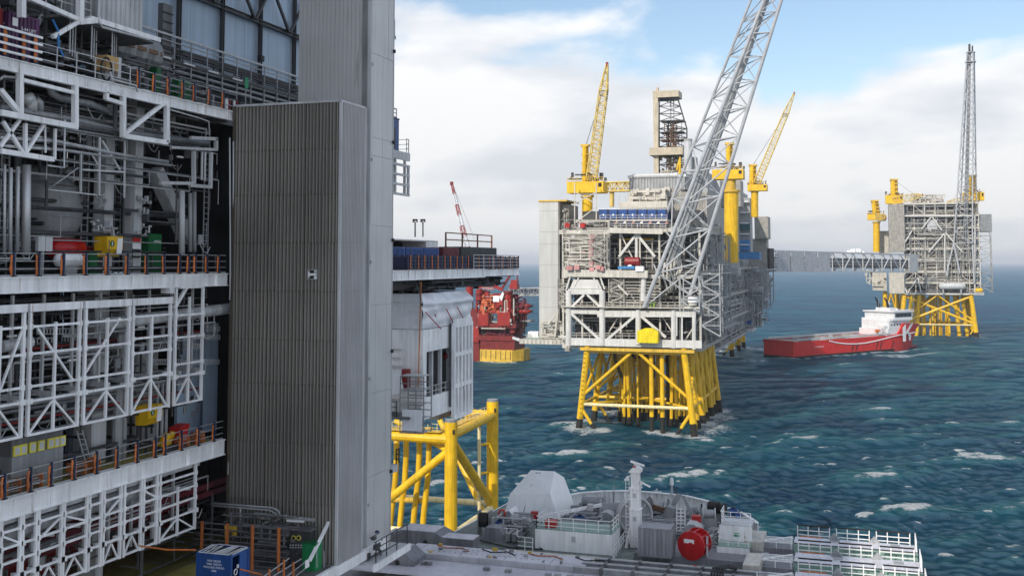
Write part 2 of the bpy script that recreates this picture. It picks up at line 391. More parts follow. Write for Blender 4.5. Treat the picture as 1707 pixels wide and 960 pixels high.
    c3 = nd('ShaderNodeMix', data_type='RGBA'); c3.inputs['B'].default_value = (0.84, 0.88, 0.90, 1); Ln(c2.outputs['Result'], c3.inputs['A']); Ln(fo, c3.inputs['Factor'])
    Ln(c3.outputs['Result'], b.inputs['Base Color'])
    rg = nd('ShaderNodeMapRange'); rg.inputs['To Min'].default_value = 0.07; rg.inputs['To Max'].default_value = 0.75; Ln(fo, rg.inputs[0]); Ln(rg.outputs[0], b.inputs['Roughness'])
    b.inputs['IOR'].default_value = 1.33; b.inputs['Specular IOR Level'].default_value = 0.30
    # wind ripples
    h1 = noise(0.30, 9, 0.66, rot=-0.30, sc=(0.36, 1, 1), dist=0.6); h2 = noise(0.55, 12, 0.82, rot=-0.25, sc=(0.38, 1, 1), dist=0.5)
    bp = nd('ShaderNodeBump'); bp.inputs['Strength'].default_value = 1.0; bp.inputs['Distance'].default_value = 0.9; Ln(h1, bp.inputs['Height'])
    bq = nd('ShaderNodeBump'); bq.inputs['Strength'].default_value = 1.0; bq.inputs['Distance'].default_value = 3.2; Ln(h2, bq.inputs['Height']); Ln(bp.outputs[0], bq.inputs['Normal'])
    Ln(bq.outputs[0], b.inputs['Normal'])
    # reflection: Fresnel, held down as the mean over unresolved wave slopes is
    gl = nd('ShaderNodeBsdfGlossy'); gl.inputs['Color'].default_value = (0.60, 0.78, 0.95, 1); Ln(rg.outputs[0], gl.inputs['Roughness']); Ln(bq.outputs[0], gl.inputs['Normal'])
    fr = nd('ShaderNodeFresnel'); fr.inputs['IOR'].default_value = 1.33; Ln(bq.outputs[0], fr.inputs['Normal'])
    b.inputs['Specular IOR Level'].default_value = 0.0
    ms = nd('ShaderNodeMixShader'); Ln(ma('MULTIPLY', ma('MINIMUM', ma('MULTIPLY', fr.outputs[0], 1.15), 0.46), ma('SUBTRACT', 1.0, fo)), ms.inputs[0]); Ln(b.outputs[0], ms.inputs[1]); Ln(gl.outputs[0], ms.inputs[2])
    Ln(ms.outputs[0], t.nodes['Material Output'].inputs['Surface'])
    me.materials.append(m_)
    o = D.objects.new('sea', me); C.objects.link(o); o['kind'] = 'structure'
    return o
# ---------------------------------------------------------------- the near topside on the left: facade plane x = FX
FX = -38.1
rnd = random.Random(5)
def fy(px, py=437): return onX(px, py, FX).y
def fz(px, py): return onX(px, py, FX).z
def fp(px, py, w=0.0): return onX(px, py, FX + w)

top = thing('offshore_topside', 'huge grey and white multi-deck platform module filling the left of the view', 'offshore platform', (-44, 45, 30))
ZU, ZM, ZL, ZB = 59.6, 49.3, 39.0, 31.2          # deck levels: upper, middle, lower, bottom floor
def deck(y0, y1, z, x0=-51.2, hgt=0.7, m=WHITE, par=top, seg=6.0):
    BX('deck_plate', MIDD, par, x0, FX - 0.26, y0, y1, z - 0.25, z)
    n = max(1, int((y1 - y0) / seg))
    for i in range(n):                               # the edge girder in its welded lengths
        a = y0 + (y1 - y0) * i / n; b = y0 + (y1 - y0) * (i + 1) / n - 0.03
        g = MB().ibeam((FX - 0.12, a, z - hgt / 2), (FX - 0.12, b, z - hgt / 2), 0.26, hgt, 0.05)
        for k in range(3):
            yy = a + (b - a) * (k + 0.5) / 3; g.box(FX - 0.12, FX - 0.005, yy - 0.012, yy + 0.012, z - hgt + 0.05, z - 0.05)
        g.build('edge_girder', m, par)
    for yy in np.arange(y0 + 1, y1, 2.4): MB().ibeam((x0, yy, z - 0.5), (FX - 0.26, yy, z - 0.5), 0.2, 0.48, 0.04).build('floor_beam', MIDD, par)
deck(36.6, 60.2, ZU, hgt=0.62); deck(36.6, 59.3, ZM, hgt=0.78); deck(36.6, 59.3, ZL, hgt=0.95)
# the bottom floor, olive green with a red patch at the back
BX('floor_plate', OLIVE, top, -51.2, FX - 1.0, 22, 66, ZB - 0.3, ZB)
BX('floor_girder', LGREY, top, FX - 1.0, FX - 0.75, 40, 59, ZB - 0.6, ZB)
# inner bulkheads that close each storey, near-black colour standing in for shade
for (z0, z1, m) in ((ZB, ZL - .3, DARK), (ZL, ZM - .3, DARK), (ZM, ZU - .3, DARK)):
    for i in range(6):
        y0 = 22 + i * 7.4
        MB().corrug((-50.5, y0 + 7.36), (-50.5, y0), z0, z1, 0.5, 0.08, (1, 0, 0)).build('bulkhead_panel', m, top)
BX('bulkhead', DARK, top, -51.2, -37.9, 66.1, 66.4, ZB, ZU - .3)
# columns and raking braces between the lower decks
def col_px(x0, x1, ytop, ybot, w, m=LGREY, name='column'):
    a = onX(x0, ybot, FX - w); b = onX(x1, ybot, FX - w); wd = b.y - a.y
    return BX(name, m, top, FX - w - wd * 1.0, FX - w, a.y, b.y, ZM, ZU - 0.3)
col_px(172, 187, 260, 430, 2.2); col_px(222, 235, 260, 430, 1.6)
B('brace', LGREY, top, onX(88, 345, FX - 4), onX(66, 405, FX - 4), 0.8, 0.8); B('brace', LGREY, top, onX(112, 285, FX - 4), onX(88, 345, FX - 4), 0.8, 0.8)
B('brace', LGREY, top, onX(258, 285, FX - 2.2), onX(312, 400, FX - 2.2), 0.75, 0.75)
for (x, w) in ((167, 1.2), (216, 1.2), (60, 3.0)): pass
for (x, w) in ((165, 2.0), (205, 4.0)):
    a = onX(x, 720, FX - w); BX('column', LGREY, top, FX - w - 1.2, FX - w, a.y - 0.6, a.y + 0.6, ZL, ZM - 0.3)
BX('column', LGREY, top, FX - 3.4, FX - 2.2, onX(160, 920, FX - 2.2).y, onX(172, 920, FX - 2.2).y, 24, ZL - 0.4)
# wall panels behind the lower walkway
for (xa, xb, w, m, z1) in ((115, 165, 4.2, BLUEW, ZL + 4), (225, 262, 3.6, CLADT, ZL + 5.5), (295, 338, 3.2, BLUEW, ZL + 6.5), (342, 362, 2.6, BLUEW, ZL + 7)):
    a = onX(xa, 700, FX - w); b = onX(xb, 700, FX - w); BX('wall_panel', m, top, FX - w - .2, FX - w, a.y, b.y - .04, ZL + 0.02, z1)
# upper module wall: pale blue panels in dark steel framing, stepping back from the edge
UW = -46.0
for i, y in enumerate(np.arange(30, 96, 3.6)):
    for k in range(8):
        BX('wall_panel', BLUEW, top, UW - 0.15, UW - (0.0 if k % 2 else 0.008), y + 0.02, y + 3.58, ZU + 2.4 + k * 3.7 + 0.02, ZU + 2.4 + (k + 1) * 3.7 - 0.02)
BX('wall_base', LGREY, top, UW - 0.3, UW - 0.02, 30, 97, ZU, ZU + 2.4)
for y in np.arange(31.8, 96, 5.4): MB().ibeam((UW + 0.3, y, ZU + 3.4), (UW + 0.3, y, ZU + 31), 0.28, 0.28, 0.05, up=(0, 1, 0)).build('wall_stanchion', DARK, top)
for z in (ZU + 5.2, ZU + 9.6): MB().ibeam((UW + 0.32, 30, z), (UW + 0.32, 97, z), 0.3, 0.36, 0.05).build('wall_rail', DARK, top)
for i, y in enumerate(np.arange(36, 91, 5.4)): B('wall_brace', DARK, top, (UW + .6, y, ZU + 9.6), (UW + .45, y + 2.6, ZU + 12.8), 0.2); B('wall_brace', DARK, top, (UW + .6, y + 5.2, ZU + 9.6), (UW + .45, y + 2.7, ZU + 12.8), 0.2)
BX('roof_plate', MIDD, top, -51.2, -41.0, -30, 66, ZU + 32.0, ZU + 32.6); BX('upper_deck_ext', MIDD, top, -50, -41, 60.3, 83.9, ZU - .3, ZU)
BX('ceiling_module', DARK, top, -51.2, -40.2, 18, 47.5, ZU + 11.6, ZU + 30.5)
# the module runs on unseen behind the camera, made tall and closed to shade the towers
BX('unseen_end_module', CLADT, top, -62, FX - 0.4, -40, 36.5, 28, ZU + 52)
for y in np.arange(56, 66, 1.4): MB().tube((UW + 0.5, y, ZU + 15.5), (-41.5, y, ZU + 15.5), 0.14, 6).build('roof_pipe', DARK, top)
for x in np.arange(-45, -41, 0.8): MB().tube((x, 52, ZU + 15.2), (x, 66, ZU + 15.2), 0.12, 6).build('roof_pipe', MIDD, top)

# ---- process pipework between the decks, its dark tones painted in as interior shade
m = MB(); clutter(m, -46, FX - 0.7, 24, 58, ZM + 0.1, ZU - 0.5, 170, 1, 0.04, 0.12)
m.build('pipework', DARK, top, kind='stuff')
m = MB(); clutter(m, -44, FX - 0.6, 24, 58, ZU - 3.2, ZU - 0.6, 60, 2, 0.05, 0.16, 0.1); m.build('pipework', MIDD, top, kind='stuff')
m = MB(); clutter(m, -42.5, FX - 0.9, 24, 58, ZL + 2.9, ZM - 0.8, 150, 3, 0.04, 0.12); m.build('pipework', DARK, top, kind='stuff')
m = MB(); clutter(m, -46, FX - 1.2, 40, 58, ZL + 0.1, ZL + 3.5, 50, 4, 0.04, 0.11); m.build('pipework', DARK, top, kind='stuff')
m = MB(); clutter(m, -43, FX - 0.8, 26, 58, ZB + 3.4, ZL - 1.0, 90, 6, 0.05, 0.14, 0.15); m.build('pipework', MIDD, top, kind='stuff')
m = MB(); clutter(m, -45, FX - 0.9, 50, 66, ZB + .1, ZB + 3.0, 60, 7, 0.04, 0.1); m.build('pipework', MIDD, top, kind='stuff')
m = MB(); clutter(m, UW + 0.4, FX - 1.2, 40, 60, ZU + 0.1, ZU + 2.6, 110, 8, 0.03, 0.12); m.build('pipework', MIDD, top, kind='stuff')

m = MB(); clutter(m, -45, -40.2, 42, 52, ZU + .6, ZU + 9, 110, 9, .04, .14, .2); m.build('pipework', DARK, top, kind='stuff')
m = MB(); clutter(m, -44, -40.5, 42, 51, ZU + .6, ZU + 8, 40, 10, .05, .12, .2); m.build('pipework', GREY, top, kind='stuff')
BX('plant_screen', DARK, top, UW + .4, UW + .6, 36, 50.6, ZU, ZU + 14)
for k in range(7): BX('screen_post', MIDD, top, UW + .6, UW + .7, 40 + k * 1.5, 40.15 + k * 1.5, ZU, ZU + 12)
p = onX(205, 82, FX - 4.2); MB().path([p + Vector((0, -2.6 + k * .28, 0)) for k in range(19)], [1.15 if k % 4 else 1.28 for k in range(19)], 14).build('ribbed_drum', STEEL, top); BX('drum_band', RUSTY, top, p.x + .9, p.x + 1.22, p.y - 2.4, p.y + 2.2, p.z - .12, p.z + .12); BX('drum_cradle', LGREY, top, p.x - 1, p.x + .6, p.y - 2, p.y + 2, ZU, p.z - .7)
m = MB(); clutter(m, -43.5, FX - 1.0, 52, 60, ZU + .1, ZU + 1.8, 70, 13, .03, .09, .3); m.build('pipework', STEEL, top, kind='stuff')
# thin service lines, trays and hoses running along the decks in the dark
q1, q2, q3 = MB(), MB(), MB(); rg = random.Random(71)
for (z0, z1, n_) in ((ZU - 3.4, ZU - .9, 26), (ZM + .4, ZU - 3.5, 16), (ZL + 3.0, ZM - 1.0, 34), (ZB + 3.2, ZL - 1.1, 26)):
    for k in range(n_):
        x = FX - rg.uniform(.5, 3.2); z = rg.uniform(z0, z1); a = rg.uniform(37, 50); b = a + rg.uniform(5, 18); b = min(b, 58.8); q = (q1, q2, q3)[k % 3]
        q.tube((x, a, z), (x, b, z), rg.choice((.03, .04, .06)), 5)
        for e in (a, b): q.tube((x, e, z), (x, e, z + rg.choice((-1, 1)) * rg.uniform(.3, 1.6)), .03, 4)
    for k in range(n_ // 2):
        x = FX - rg.uniform(.4, 2.5); y = rg.uniform(38, 58); z = rg.uniform(z0, z1); q2.box(x - .12, x, y, y + rg.uniform(.2, .5), z, z + rg.uniform(.2, .6)); q1.path([(x, y, z), (x + .1, y + .3, z - .5), (x, y + .8, z - .62), (x - .1, y + 1.3, z - .2)], .025, 4)
q1.build('service_lines', LGREY, top, kind='stuff'); q2.build('service_lines', GREY, top, kind='stuff'); q3.build('service_lines', MIDD, top, kind='stuff')
GLS = 'small white bulkhead lamps under the decks'
for k, (px, py) in enumerate(((62, 228), (300, 262), (140, 255), (20, 560), (120, 600), (235, 545), (300, 640), (90, 905), (250, 835))):
    p = onX(px, py, FX - 1.0); MB().cbox(p, .12, .55, .1).build('bulkhead_lamp', SIGNW, top)
# individual pipes one can follow
def pipe(px, r, m=STEEL, w=-1.0, name='pipe', par=top, n=8): return MB().path([onX(x, y, FX + w) for x, y in px], r, n).build(name, m, par, smooth=True)
for pts, r, mm, w in (
    ([(0, 180), (120, 200), (210, 222), (345, 240)], 0.22, STEEL, -0.9), ([(0, 230), (90, 235), (200, 258), (280, 270)], 0.10, GALV, -0.5), ([(0, 243), (100, 250), (285, 276)], 0.08, GALV, -0.5),
    ([(82, 140), (86, 155), (98, 163), (150, 173), (180, 186)], 0.20, STEEL, -0.8), ([(0, 133), (5, 128), (30, 130)], 0.07, GALV, -0.2),
    ([(383, 230), (384, 456), (383, 500)], 0.05, LGREY, 0.15), ([(389, 236), (389, 640), (380, 790)], 0.05, LGREY, 0.15),
    ([(303, 318), (303, 424)], 0.19, LGREY, -0.9), ([(317, 322), (317, 420)], 0.13, GREY, -1.1), ([(324, 320), (324, 420)], 0.13, GREY, -1.2),
    ([(44, 275), (43, 425)], 0.22, GALV, -0.8), ([(30, 278), (28, 420)], 0.10, GALV, -0.6), ([(18, 280), (17, 425)], 0.09, GALV, -0.5), ([(8, 275), (7, 425)], 0.07, GALV, -0.5),
    ([(130, 280), (80, 316), (160, 325), (162, 330)], 0.04, LGREY, -0.4), ([(184, 120), (186, 132), (227, 143), (229, 154)], 0.05, LGREY, 0.1),
    ([(280, 182), (335, 198), (348, 203), (349, 226)], 0.04, LGREY, 0.0), ([(108, 200), (107, 280), (80, 276)], 0.05, LGREY, -0.1)):
    pipe(pts, r, mm, w)
def ribbed(px0, px1, r, w, m=INSUL, name='insulated_pipe'):
    a = onX(*px0, FX + w); b = onX(*px1, FX + w); d = b - a; n = max(6, int(d.length / 0.28)); pts = []; rr = []
    for i in range(n + 1):
        for e in (0, 0.5):
            if i == n and e: break
            pts.append(a + d * ((i + e) / n)); rr.append(r * (1.0 if e == 0 else 0.90))
    o = MB().path(pts, rr, 12).build(name, m, top, smooth=False); return o
ribbed((166, 541), (384, 514), 0.36, -0.9); ribbed((0, 578), (50, 570), 0.30, -0.9)
ribbed((0, 892), (236, 815), 0.42, -0.9, GREY)
MB().path([onX(40, 168, FX - .9), onX(50, 163, FX - .9), onX(53, 172, FX - .9), onX(52, 186, FX - .9)], 0.28, 12).build('insulated_pipe', INSUL, top, smooth=True)
MB().path([onX(58, 166, FX - 1.1), onX(65, 172, FX - 1.1), onX(65, 187, FX - 1.1)], 0.24, 12).build('insulated_pipe', GALV, top, smooth=True)
# red fire mains behind the hanging frames
for z, x, r in ((45.7, -1.4, .07), (42.2, -1.4, .06)): TU('fire_main', DRED, top, (FX + x, 24, z), (FX + x, 58.5, z), r, 6)
for z in (36.0, 35.5): BX('maroon_girder', MAROON, top, FX - 1.55, FX - 1.35, 24, 66, z - 0.16, z + 0.16)
BX('red_bulkhead', DRED, top, -47, -46.8, 50, 66, ZB, ZB + 3.5)
for z in np.arange(41.5, 43.9, 0.42): TU('pipe', STEEL, top, (FX - 1.2 - (z * 7 % 1), 24, z), (FX - 1.2 - (z * 7 % 1), 55, z), 0.08, 6)
# cable ladders on edge behind the frame at the far end
def ladder_tray(xa, xb, y, w=-1.6):
    a = onX(xa, y, FX + w); b = onX(xb, y, FX + w); mm = MB()
    for e in (-0.14, 0.14): mm.beam(a + Vector((0, 0, e)), b + Vector((0, 0, e)), 0.05, 0.05)
    n = int((b - a).length / 0.22)
    for i in range(n + 1): p = a.lerp(b, i / n); mm.beam(p - Vector((0, 0, .14)), p + Vector((0, 0, .14)), 0.05)
    mm.build('cable_ladder', LGREY, top)
for xa, xb, y in ((255, 283, 562), (255, 283, 576), (290, 336, 560), (290, 336, 577), (343, 366, 548), (343, 366, 562), (290, 365, 603), (62, 92, 568), (108, 160, 566), (255, 283, 603), (62, 130, 552), (145, 168, 575)): ladder_tray(xa, xb, y)

# ---- hanging steel frames: every member a part
def mem(t, px0, px1, w=0.16, m=WHITE, off=-0.1, name='member', d=None):
    return B(name, m, t, onX(*px0, FX + off), onX(*px1, FX + off), w, d or w, up=(1, 0, 0))
def hang(label, loc_px, group): return thing('hanging_frame', label, 'steel frame', onX(*loc_px, FX), group)
def frame_panel(label, ya, yb, rows, z0, z1, xbrace=None, lower=True, group=None, w=0.17, sub=1, zm=None):
    t = hang(label, (0, 0), group); t.location = (FX, ya, z0); x = FX - 0.1; yc = (ya + yb) / 2
    for y in (ya, yb): B('post', WHITE, t, (x, y, z0), (x, y, z1), w * 1.15, w * 1.1, up=(1, 0, 0))
    for k in range(sub): yy = ya + (yb - ya) * (k + 1) / (sub + 1); B('mid_post', WHITE, t, (x - .002, yy, z0), (x - .002, yy, zm or z1 - 0.55), w * .95, up=(1, 0, 0))
    for z in rows: B('rail', WHITE, t, (x - 0.004, ya + w * .58, z), (x - 0.004, yb - w * .58, z), w * 0.85, up=(1, 0, 0))
    if lower:
        zt = rows[-2]
        for y in (ya, yb): B('brace', WHITE, t, (x - 0.03, yc, zt - .1), (x - 0.03, y + (0.12 if y == ya else -0.12), z0 + .1), w * 0.7, up=(1, 0, 0))
    if xbrace: B('brace', WHITE, t, (x - 0.03, *xbrace[0]), (x - 0.03, *xbrace[1]), w * 0.75, up=(1, 0, 0))
    for z in rows[:-1]:
        for y in (ya, yb): BX('gusset_plate', WHITE, t, x - .02, x + w * .7, y - w * .95, y + w * .95, z - w * .9, z + w * .9)
    for y in (ya, yb): BX('bearing_bracket', WHITE, t, x - .3, x + .12, y - .2, y + .2, rows[-2] - .12, rows[-2] + .12)
    return t
G1 = 'white hanging frames under the middle deck'
cols = [(-40, 40), (51, 133), (143, 215), (222, 284), (293, 338)]
lab1 = ['white lattice frame under the middle deck, cut by the left edge of the view', 'white lattice frame under the middle deck above the row of yellow-framed gauges',
        'white lattice frame under the middle deck, the central one of the five', 'white lattice frame under the middle deck above the yellow safety box of the lower walkway', 'narrow white lattice frame under the middle deck, closest to the cladded stair tower']
for i, (xa, xb) in enumerate(cols):
    ya, yb = fy(xa, 620), fy(xb, 620); z = (46.9, 45.6, 44.05, 43.35, 41.75)
    if i == 3: z = (47.0, 45.8, 45.0, 43.6, 41.8)
    xbr = [((ya + 1.6, 44.1), (yb, 46.9)), ((ya + .5, 46.8), (yb - .3, 44.0)), ((ya - .2, 44.0), (yb - .7, 47.0)), None, None][i]
    frame_panel(lab1[i], ya, yb, z, 41.7, 47.6 if i < 4 else 48.5, xbr, group=G1, w=0.135)
    if i < 4: BX('top_girder', WHITE, top, FX - .34, FX - .02, ya - (.3 if i == 0 else .1), yb + (.2 if i == 3 else .14), 47.62, 48.0)
B('bracket_brace', WHITE, top, (FX - .1, fy(293, 500), 47.3), (FX - .1, fy(313, 490), 48.5), .17, up=(1, 0, 0))
BX('edge_bracket', WHITE, top, FX - .6, FX + .06, fy(283, 470), fy(290, 470), 48.2, ZM - .02); BX('edge_bracket', WHITE, top, FX - .4, FX + .08, fy(300, 470), fy(336, 470), 48.45, ZM - .02)
G2 = 'white hanging frames under the lower deck'
cols2 = [(-60, 0), (4, 36), (40, 62), (66, 104), (108, 146), (150, 170), (174, 202), (208, 236), (240, 262), (267, 326)]
lab2 = ['under the lower deck, wholly at the left edge of the view', 'under the lower deck, second bay from the left', 'under the lower deck, third bay from the left, a narrow one', 'under the lower deck, fourth bay from the left', 'under the lower deck, fifth bay from the left', 'under the lower deck, sixth bay from the left, a narrow one', 'under the lower deck, seventh bay from the left', 'under the lower deck, eighth bay from the left',
        'under the lower deck, ninth bay from the left, a narrow one', 'under the lower deck, wide last bay nearest the cladded stair tower']
for i, (xa, xb) in enumerate(cols2):
    ya, yb = fy(xa, 900), fy(xb, 900); z = (37.5, 36.75, 36.05, 35.3, 34.3)
    br = ((ya, 37.4), (yb, 36.8)) if i in (1, 4, 8) else (((yb, 37.4), (ya, 36.6)) if i in (3, 6) else None)
    frame_panel('white steel lattice ' + lab2[i], ya, yb, z, 34.2, 38.05, br, group=G2, w=0.125, lower=(i in (0, 3, 4, 6, 7, 9)), sub=1 if i in (0, 9) else 0, zm=37.0)
for z in (37.9,): BX('pipe_support', LGREY, top, FX - 2.2, FX - .3, 24, 57, z - .12, z + .06)
for y in np.arange(40, 57, 1.9): B('hanger', LGREY, top, (FX - 0.9, y, 34.3), (FX - 0.9, y, 38.0), .14); B('outrigger', LGREY, top, (FX - 2.2, y, 36.6), (FX - .3, y + .9, 36.6), .16, .2)
for y in np.arange(38, 57, 2.1): B('hanger', LGREY, top, (FX - 1.0, y, 43.3), (FX - 1.0, y, 48.4), .13); B('outrigger', LGREY, top, (FX - 2.4, y, 43.5), (FX - .3, y, 43.5), .2, .24)
# stray frames below the upper deck
t = hang('white outrigger frame below the upper deck, by the two curved insulated pipes', (60, 200), 'white outrigger frames under the upper deck')
for a, b, w in (((33, 106), (33, 190), .26), ((125, 128), (125, 212), .26), ((0, 188), (127, 212), .28), ((38, 134), (123, 155), .18), ((0, 150), (32, 188), .22), ((0, 112), (28, 118), .2)): mem(t, a, b, w)
t = hang('white outrigger frame below the upper deck with one long raking brace', (240, 235), 'white outrigger frames under the upper deck')
for a, b, w in (((205, 151), (205, 229), .25), ((278, 168), (278, 238), .26), ((206, 227), (278, 238), .26), ((208, 223), (276, 170), .2), ((177, 145), (177, 166), .22), ((177, 165), (203, 173), .2)): mem(t, a, b, w)
t = hang('low white frame with crossed braces above the bundle of upright pipes', (40, 262), 'white outrigger frames under the upper deck')
for a, b, w in (((0, 252), (88, 266), .24), ((0, 245), (33, 200), .15), ((5, 203), (40, 258), .15), ((41, 258), (74, 206), .15), ((42, 206), (42, 256), .16), ((92, 215), (91, 266), .12), ((75, 205), (76, 255), .07)): mem(t, a, b, w, off=-.3)
t = hang('thin grey scaffold frame hanging in front of the two broad columns', (170, 300), 'white outrigger frames under the upper deck')
for a, b, w in (((135, 255), (134, 323), .09), ((166, 229), (165, 326), .1), ((208, 236), (207, 330), .08), ((136, 283), (207, 287), .09), ((170, 235), (200, 284), .09), ((152, 256), (163, 275), .07)): mem(t, a, b, w, LGREY, -.5)
t = hang('white pipe loop bracket hanging under the upper deck beside the stair tower', (335, 290), 'white outrigger frames under the upper deck')
for a, b, w in (((318, 230), (361, 232), .2), ((360, 231), (360, 250), .2), ((285, 246), (361, 250), .16), ((323, 252), (323, 306), .2), ((352, 254), (351, 312), .18), ((268, 305), (323, 306), .18), ((316, 309), (352, 312), .2)): mem(t, a, b, w, LGREY, -.3)
for a, b in (((337, 254), (336, 300)), ((342, 254), (341, 302))): TU('pipe', GALV, t, onX(*a, FX - .35), onX(*b, FX - .35), 0.08)

# ---- walkway guard rails with navy posts and orange strops
def strop_rail(label, z, pxs, py, group, y0, y1, nr=3, m=GALV):
    t = thing('guard_rail', label, 'guard rail', (FX - .2, y0, z), group); x = FX - 0.2
    for i in range(nr): TU('rail', m, t, (x, y0, z + 1.12 * (i + 1) / nr), (x, y1, z + 1.12 * (i + 1) / nr), 0.026, 6)
    BX('kick_plate', GREY, t, x - .02, x + .02, y0, y1, z, z + .1)
    for px in pxs:
        y = fy(px, py)
        p = BX('post', NAVY, t, x - .07, x + .07, y - .06, y + .06, z, z + 1.18); BX('side_post', GALV, p, x - .03, x + .03, y + .075, y + .125, z, z + 1.16); BX('post_foot', BLACK, p, x - .12, x + .12, y - .12, y + .12, z, z + .07)
        mm = MB(); rg = random.Random(px)
        for k in range(5): mm.path([(x + .05, y - .12 - rg.uniform(0, .12), z + 1.05 - k * .02), (x + .1, y - .2 - rg.uniform(0, .1), z + .7), (x + .1, y - .22 - rg.uniform(-.05, .1), z + .35), (x + .04, y - .1 - rg.uniform(0, .15), z + .08)], rg.uniform(.025, .045), 5)
        mm.build('strop', ORANGE, t)
    return t
GR = 'guard rails with orange strops'
strop_rail('guard rail with navy posts and orange strops along the middle deck below the red tank', ZM, [-8, 28, 70, 111, 148, 184, 217, 249, 278, 304, 319, 330, 349, 369], 440, GR, 30, 59.2)
strop_rail('guard rail with navy posts and orange strops along the lowest walkway beneath the gauges', ZL, [-20, 14, 57, 91, 129, 166, 200, 233, 263, 279, 306, 334, 360], 770, GR, 30, 59.2)
strop_rail('guard rail with orange strops on the upper deck in front of the green cabinet', ZU, [236, 262, 286, 310, 329, 354, 377], 140, GR, fy(225, 130), 60.0)
t = rail('guard_rail', 'plain light grey guard rail on the upper deck by the beige reel box', LGREY, [(FX - .2, fy(66, 90), ZU), (FX - .2, fy(222, 130), ZU)], 1.15, 1.5, 3)
t = thing('guard_rail', 'four thick white barrier bars with orange strops in front of the purple container', 'guard rail', (FX - .1, 36, ZU), GR)
for i in range(4): B('bar', WHITE, t, (FX + .1, 33, ZU + .25 + i * .36), (FX + .1, fy(68, 60), ZU + .25 + i * .36), .09, .11)
for px in (9, 40, 60):
    y = fy(px, 60); BX('post', NAVY, t, FX - .3, FX - .05, y, y + .3, ZU, ZU + 1.45)
    mm = MB(); rg = random.Random(px)
    for k in range(4): mm.path([(FX - .0, y - .1 + k * .04, ZU + 1.4), (FX + .06, y - .12 + k * .05, ZU + .8), (FX, y - .05 + k * .03, ZU + .1)], .045, 5)
    mm.build('strop', ORANGE, t)

# ---- containers and cabins on the upper deck
def container(name, label, m, p, sx, sy, sz, group=None, cat='container', frame=None, pitch=.28, depth=.06):
    # p is the low corner (min x, min y, floor)
    t = thing(name, label, cat, (p[0] + sx / 2, p[1] + sy / 2, p[2]), group); x0, y0, z0 = p; x1, y1, z1 = x0 + sx, y0 + sy, z0 + sz; e = 0.12; fm = frame or m
    BX('body', m, t, x0 + .08, x1 - .08, y0 + .08, y1 - .08, z0 + .1, z1 - .06)
    for (a, b, o) in (((x0 + e, y0 + .05), (x1 - e, y0 + .05), (0, -1, 0)), ((x1 - .05, y0 + e), (x1 - .05, y1 - e), (1, 0, 0))): MB().corrug(a, b, z0 + e, z1 - e, pitch, depth, o).build('side_panel', m, t)
    for xx in (x0, x1 - e):
        for yy in (y0, y1 - e): BX('corner_post', fm, t, xx, xx + e, yy, yy + e, z0, z1)
    for zz in (z0, z1 - e):
        for yy in (y0, y1 - e): BX('frame_rail', fm, t, x0 + e, x1 - e, yy + .004, yy + e - .004, zz + .003, zz + e - .003)
        for xx in (x0, x1 - e): BX('frame_rail', fm, t, xx + .004, xx + e - .004, y0 + e, y1 - e, zz + .003, zz + e - .003)
    return t
y0, y1 = fy(44, 60), fy(88, 60)
c = container('freight_container', 'purple corrugated freight container with a white serial number on the upper deck', PURPLE, (FX - 4.0, y0, ZU + .02), 2.9, y1 - y0 + .3, 2.55)
text('S-44 LIFT', 0.26, SIGNW, c, (FX - 1.09, (y0 + y1) / 2 + .45, ZU + 1.85), '+X'); BX('placard', SIGNW, c, FX - 1.1, FX - 1.085, y0 + .25, y0 + .6, ZU + 1.9, ZU + 2.3)
c = container('freight_container', 'dark red container squeezed between a blue one and the purple one', DRED, (FX - 3.8, fy(12, 60), ZU + .02), 2.5, y0 - fy(12, 60) - .15, 2.6)
text('4183', 0.3, SIGNW, c, (FX - 1.28, fy(20, 40), ZU + 2.0), '+X')
container('freight_container', 'slate blue container cut by the top left corner of the view', mat('slate_blue_paint', (.06, .10, .17), .5), (FX - 3.2, 33, ZU + .02), 2.6, fy(12, 60) - 33 - .1, 3.0)
# corrugated cabin on an outrigger deck at the top
ca, cb = onX(165, 20, FX - .6), onX(236, 40, FX - .6)
t = thing('corrugated_cabin', 'galvanised corrugated cabin on white outrigger beams high above the upper deck', 'cabin', (FX - 2, ca.y, ZU + 3.3))
MB().corrug((FX - .6, ca.y), (FX - .6, cb.y), ZU + 3.4, ZU + 7.2, 0.42, 0.08, (1, 0, 0)).build('side_wall', GALV, t)
MB().corrug((FX - 4.5, ca.y), (FX - .6, ca.y), ZU + 3.4, ZU + 7.2, 0.42, 0.08, (0, -1, 0)).build('end_wall', GALV, t)
BX('core', GREY, t, FX - 4.5, FX - .62, ca.y + .02, cb.y, ZU + 3.4, ZU + 7.2)
BX('floor_beam', WHITE, t, FX - .75, FX - .45, ca.y - .4, cb.y + 1.6, ZU + 3.12, ZU + 3.38); BX('floor_beam', WHITE, t, FX - 4.6, FX - .45, ca.y - .75, ca.y - .42, ZU + 3.12, ZU + 3.38)
for px in (133,): B('post', WHITE, t, onX(px, 38, FX - .6), onX(px, 0, FX - .6) + Vector((0, 0, 1)), .3); 
B('brace', WHITE, t, onX(50, -2, FX - .6), onX(130, 33, FX - .6), .22); B('brace', WHITE, t, onX(130, 37, FX - .6), onX(88, 62, FX - .6), .2); B('post', WHITE, t, onX(36, 30, FX - .6), onX(36, -10, FX - .6), .3)
B('floor_beam', WHITE, t, onX(131, 37, FX - .6), onX(165, 34, FX - .6), .26, .3)
BX('floor_plate', MIDD, t, FX - 5, FX - .8, ca.y - 2.5, cb.y + 1.4, ZU + 3.0, ZU + 3.1)
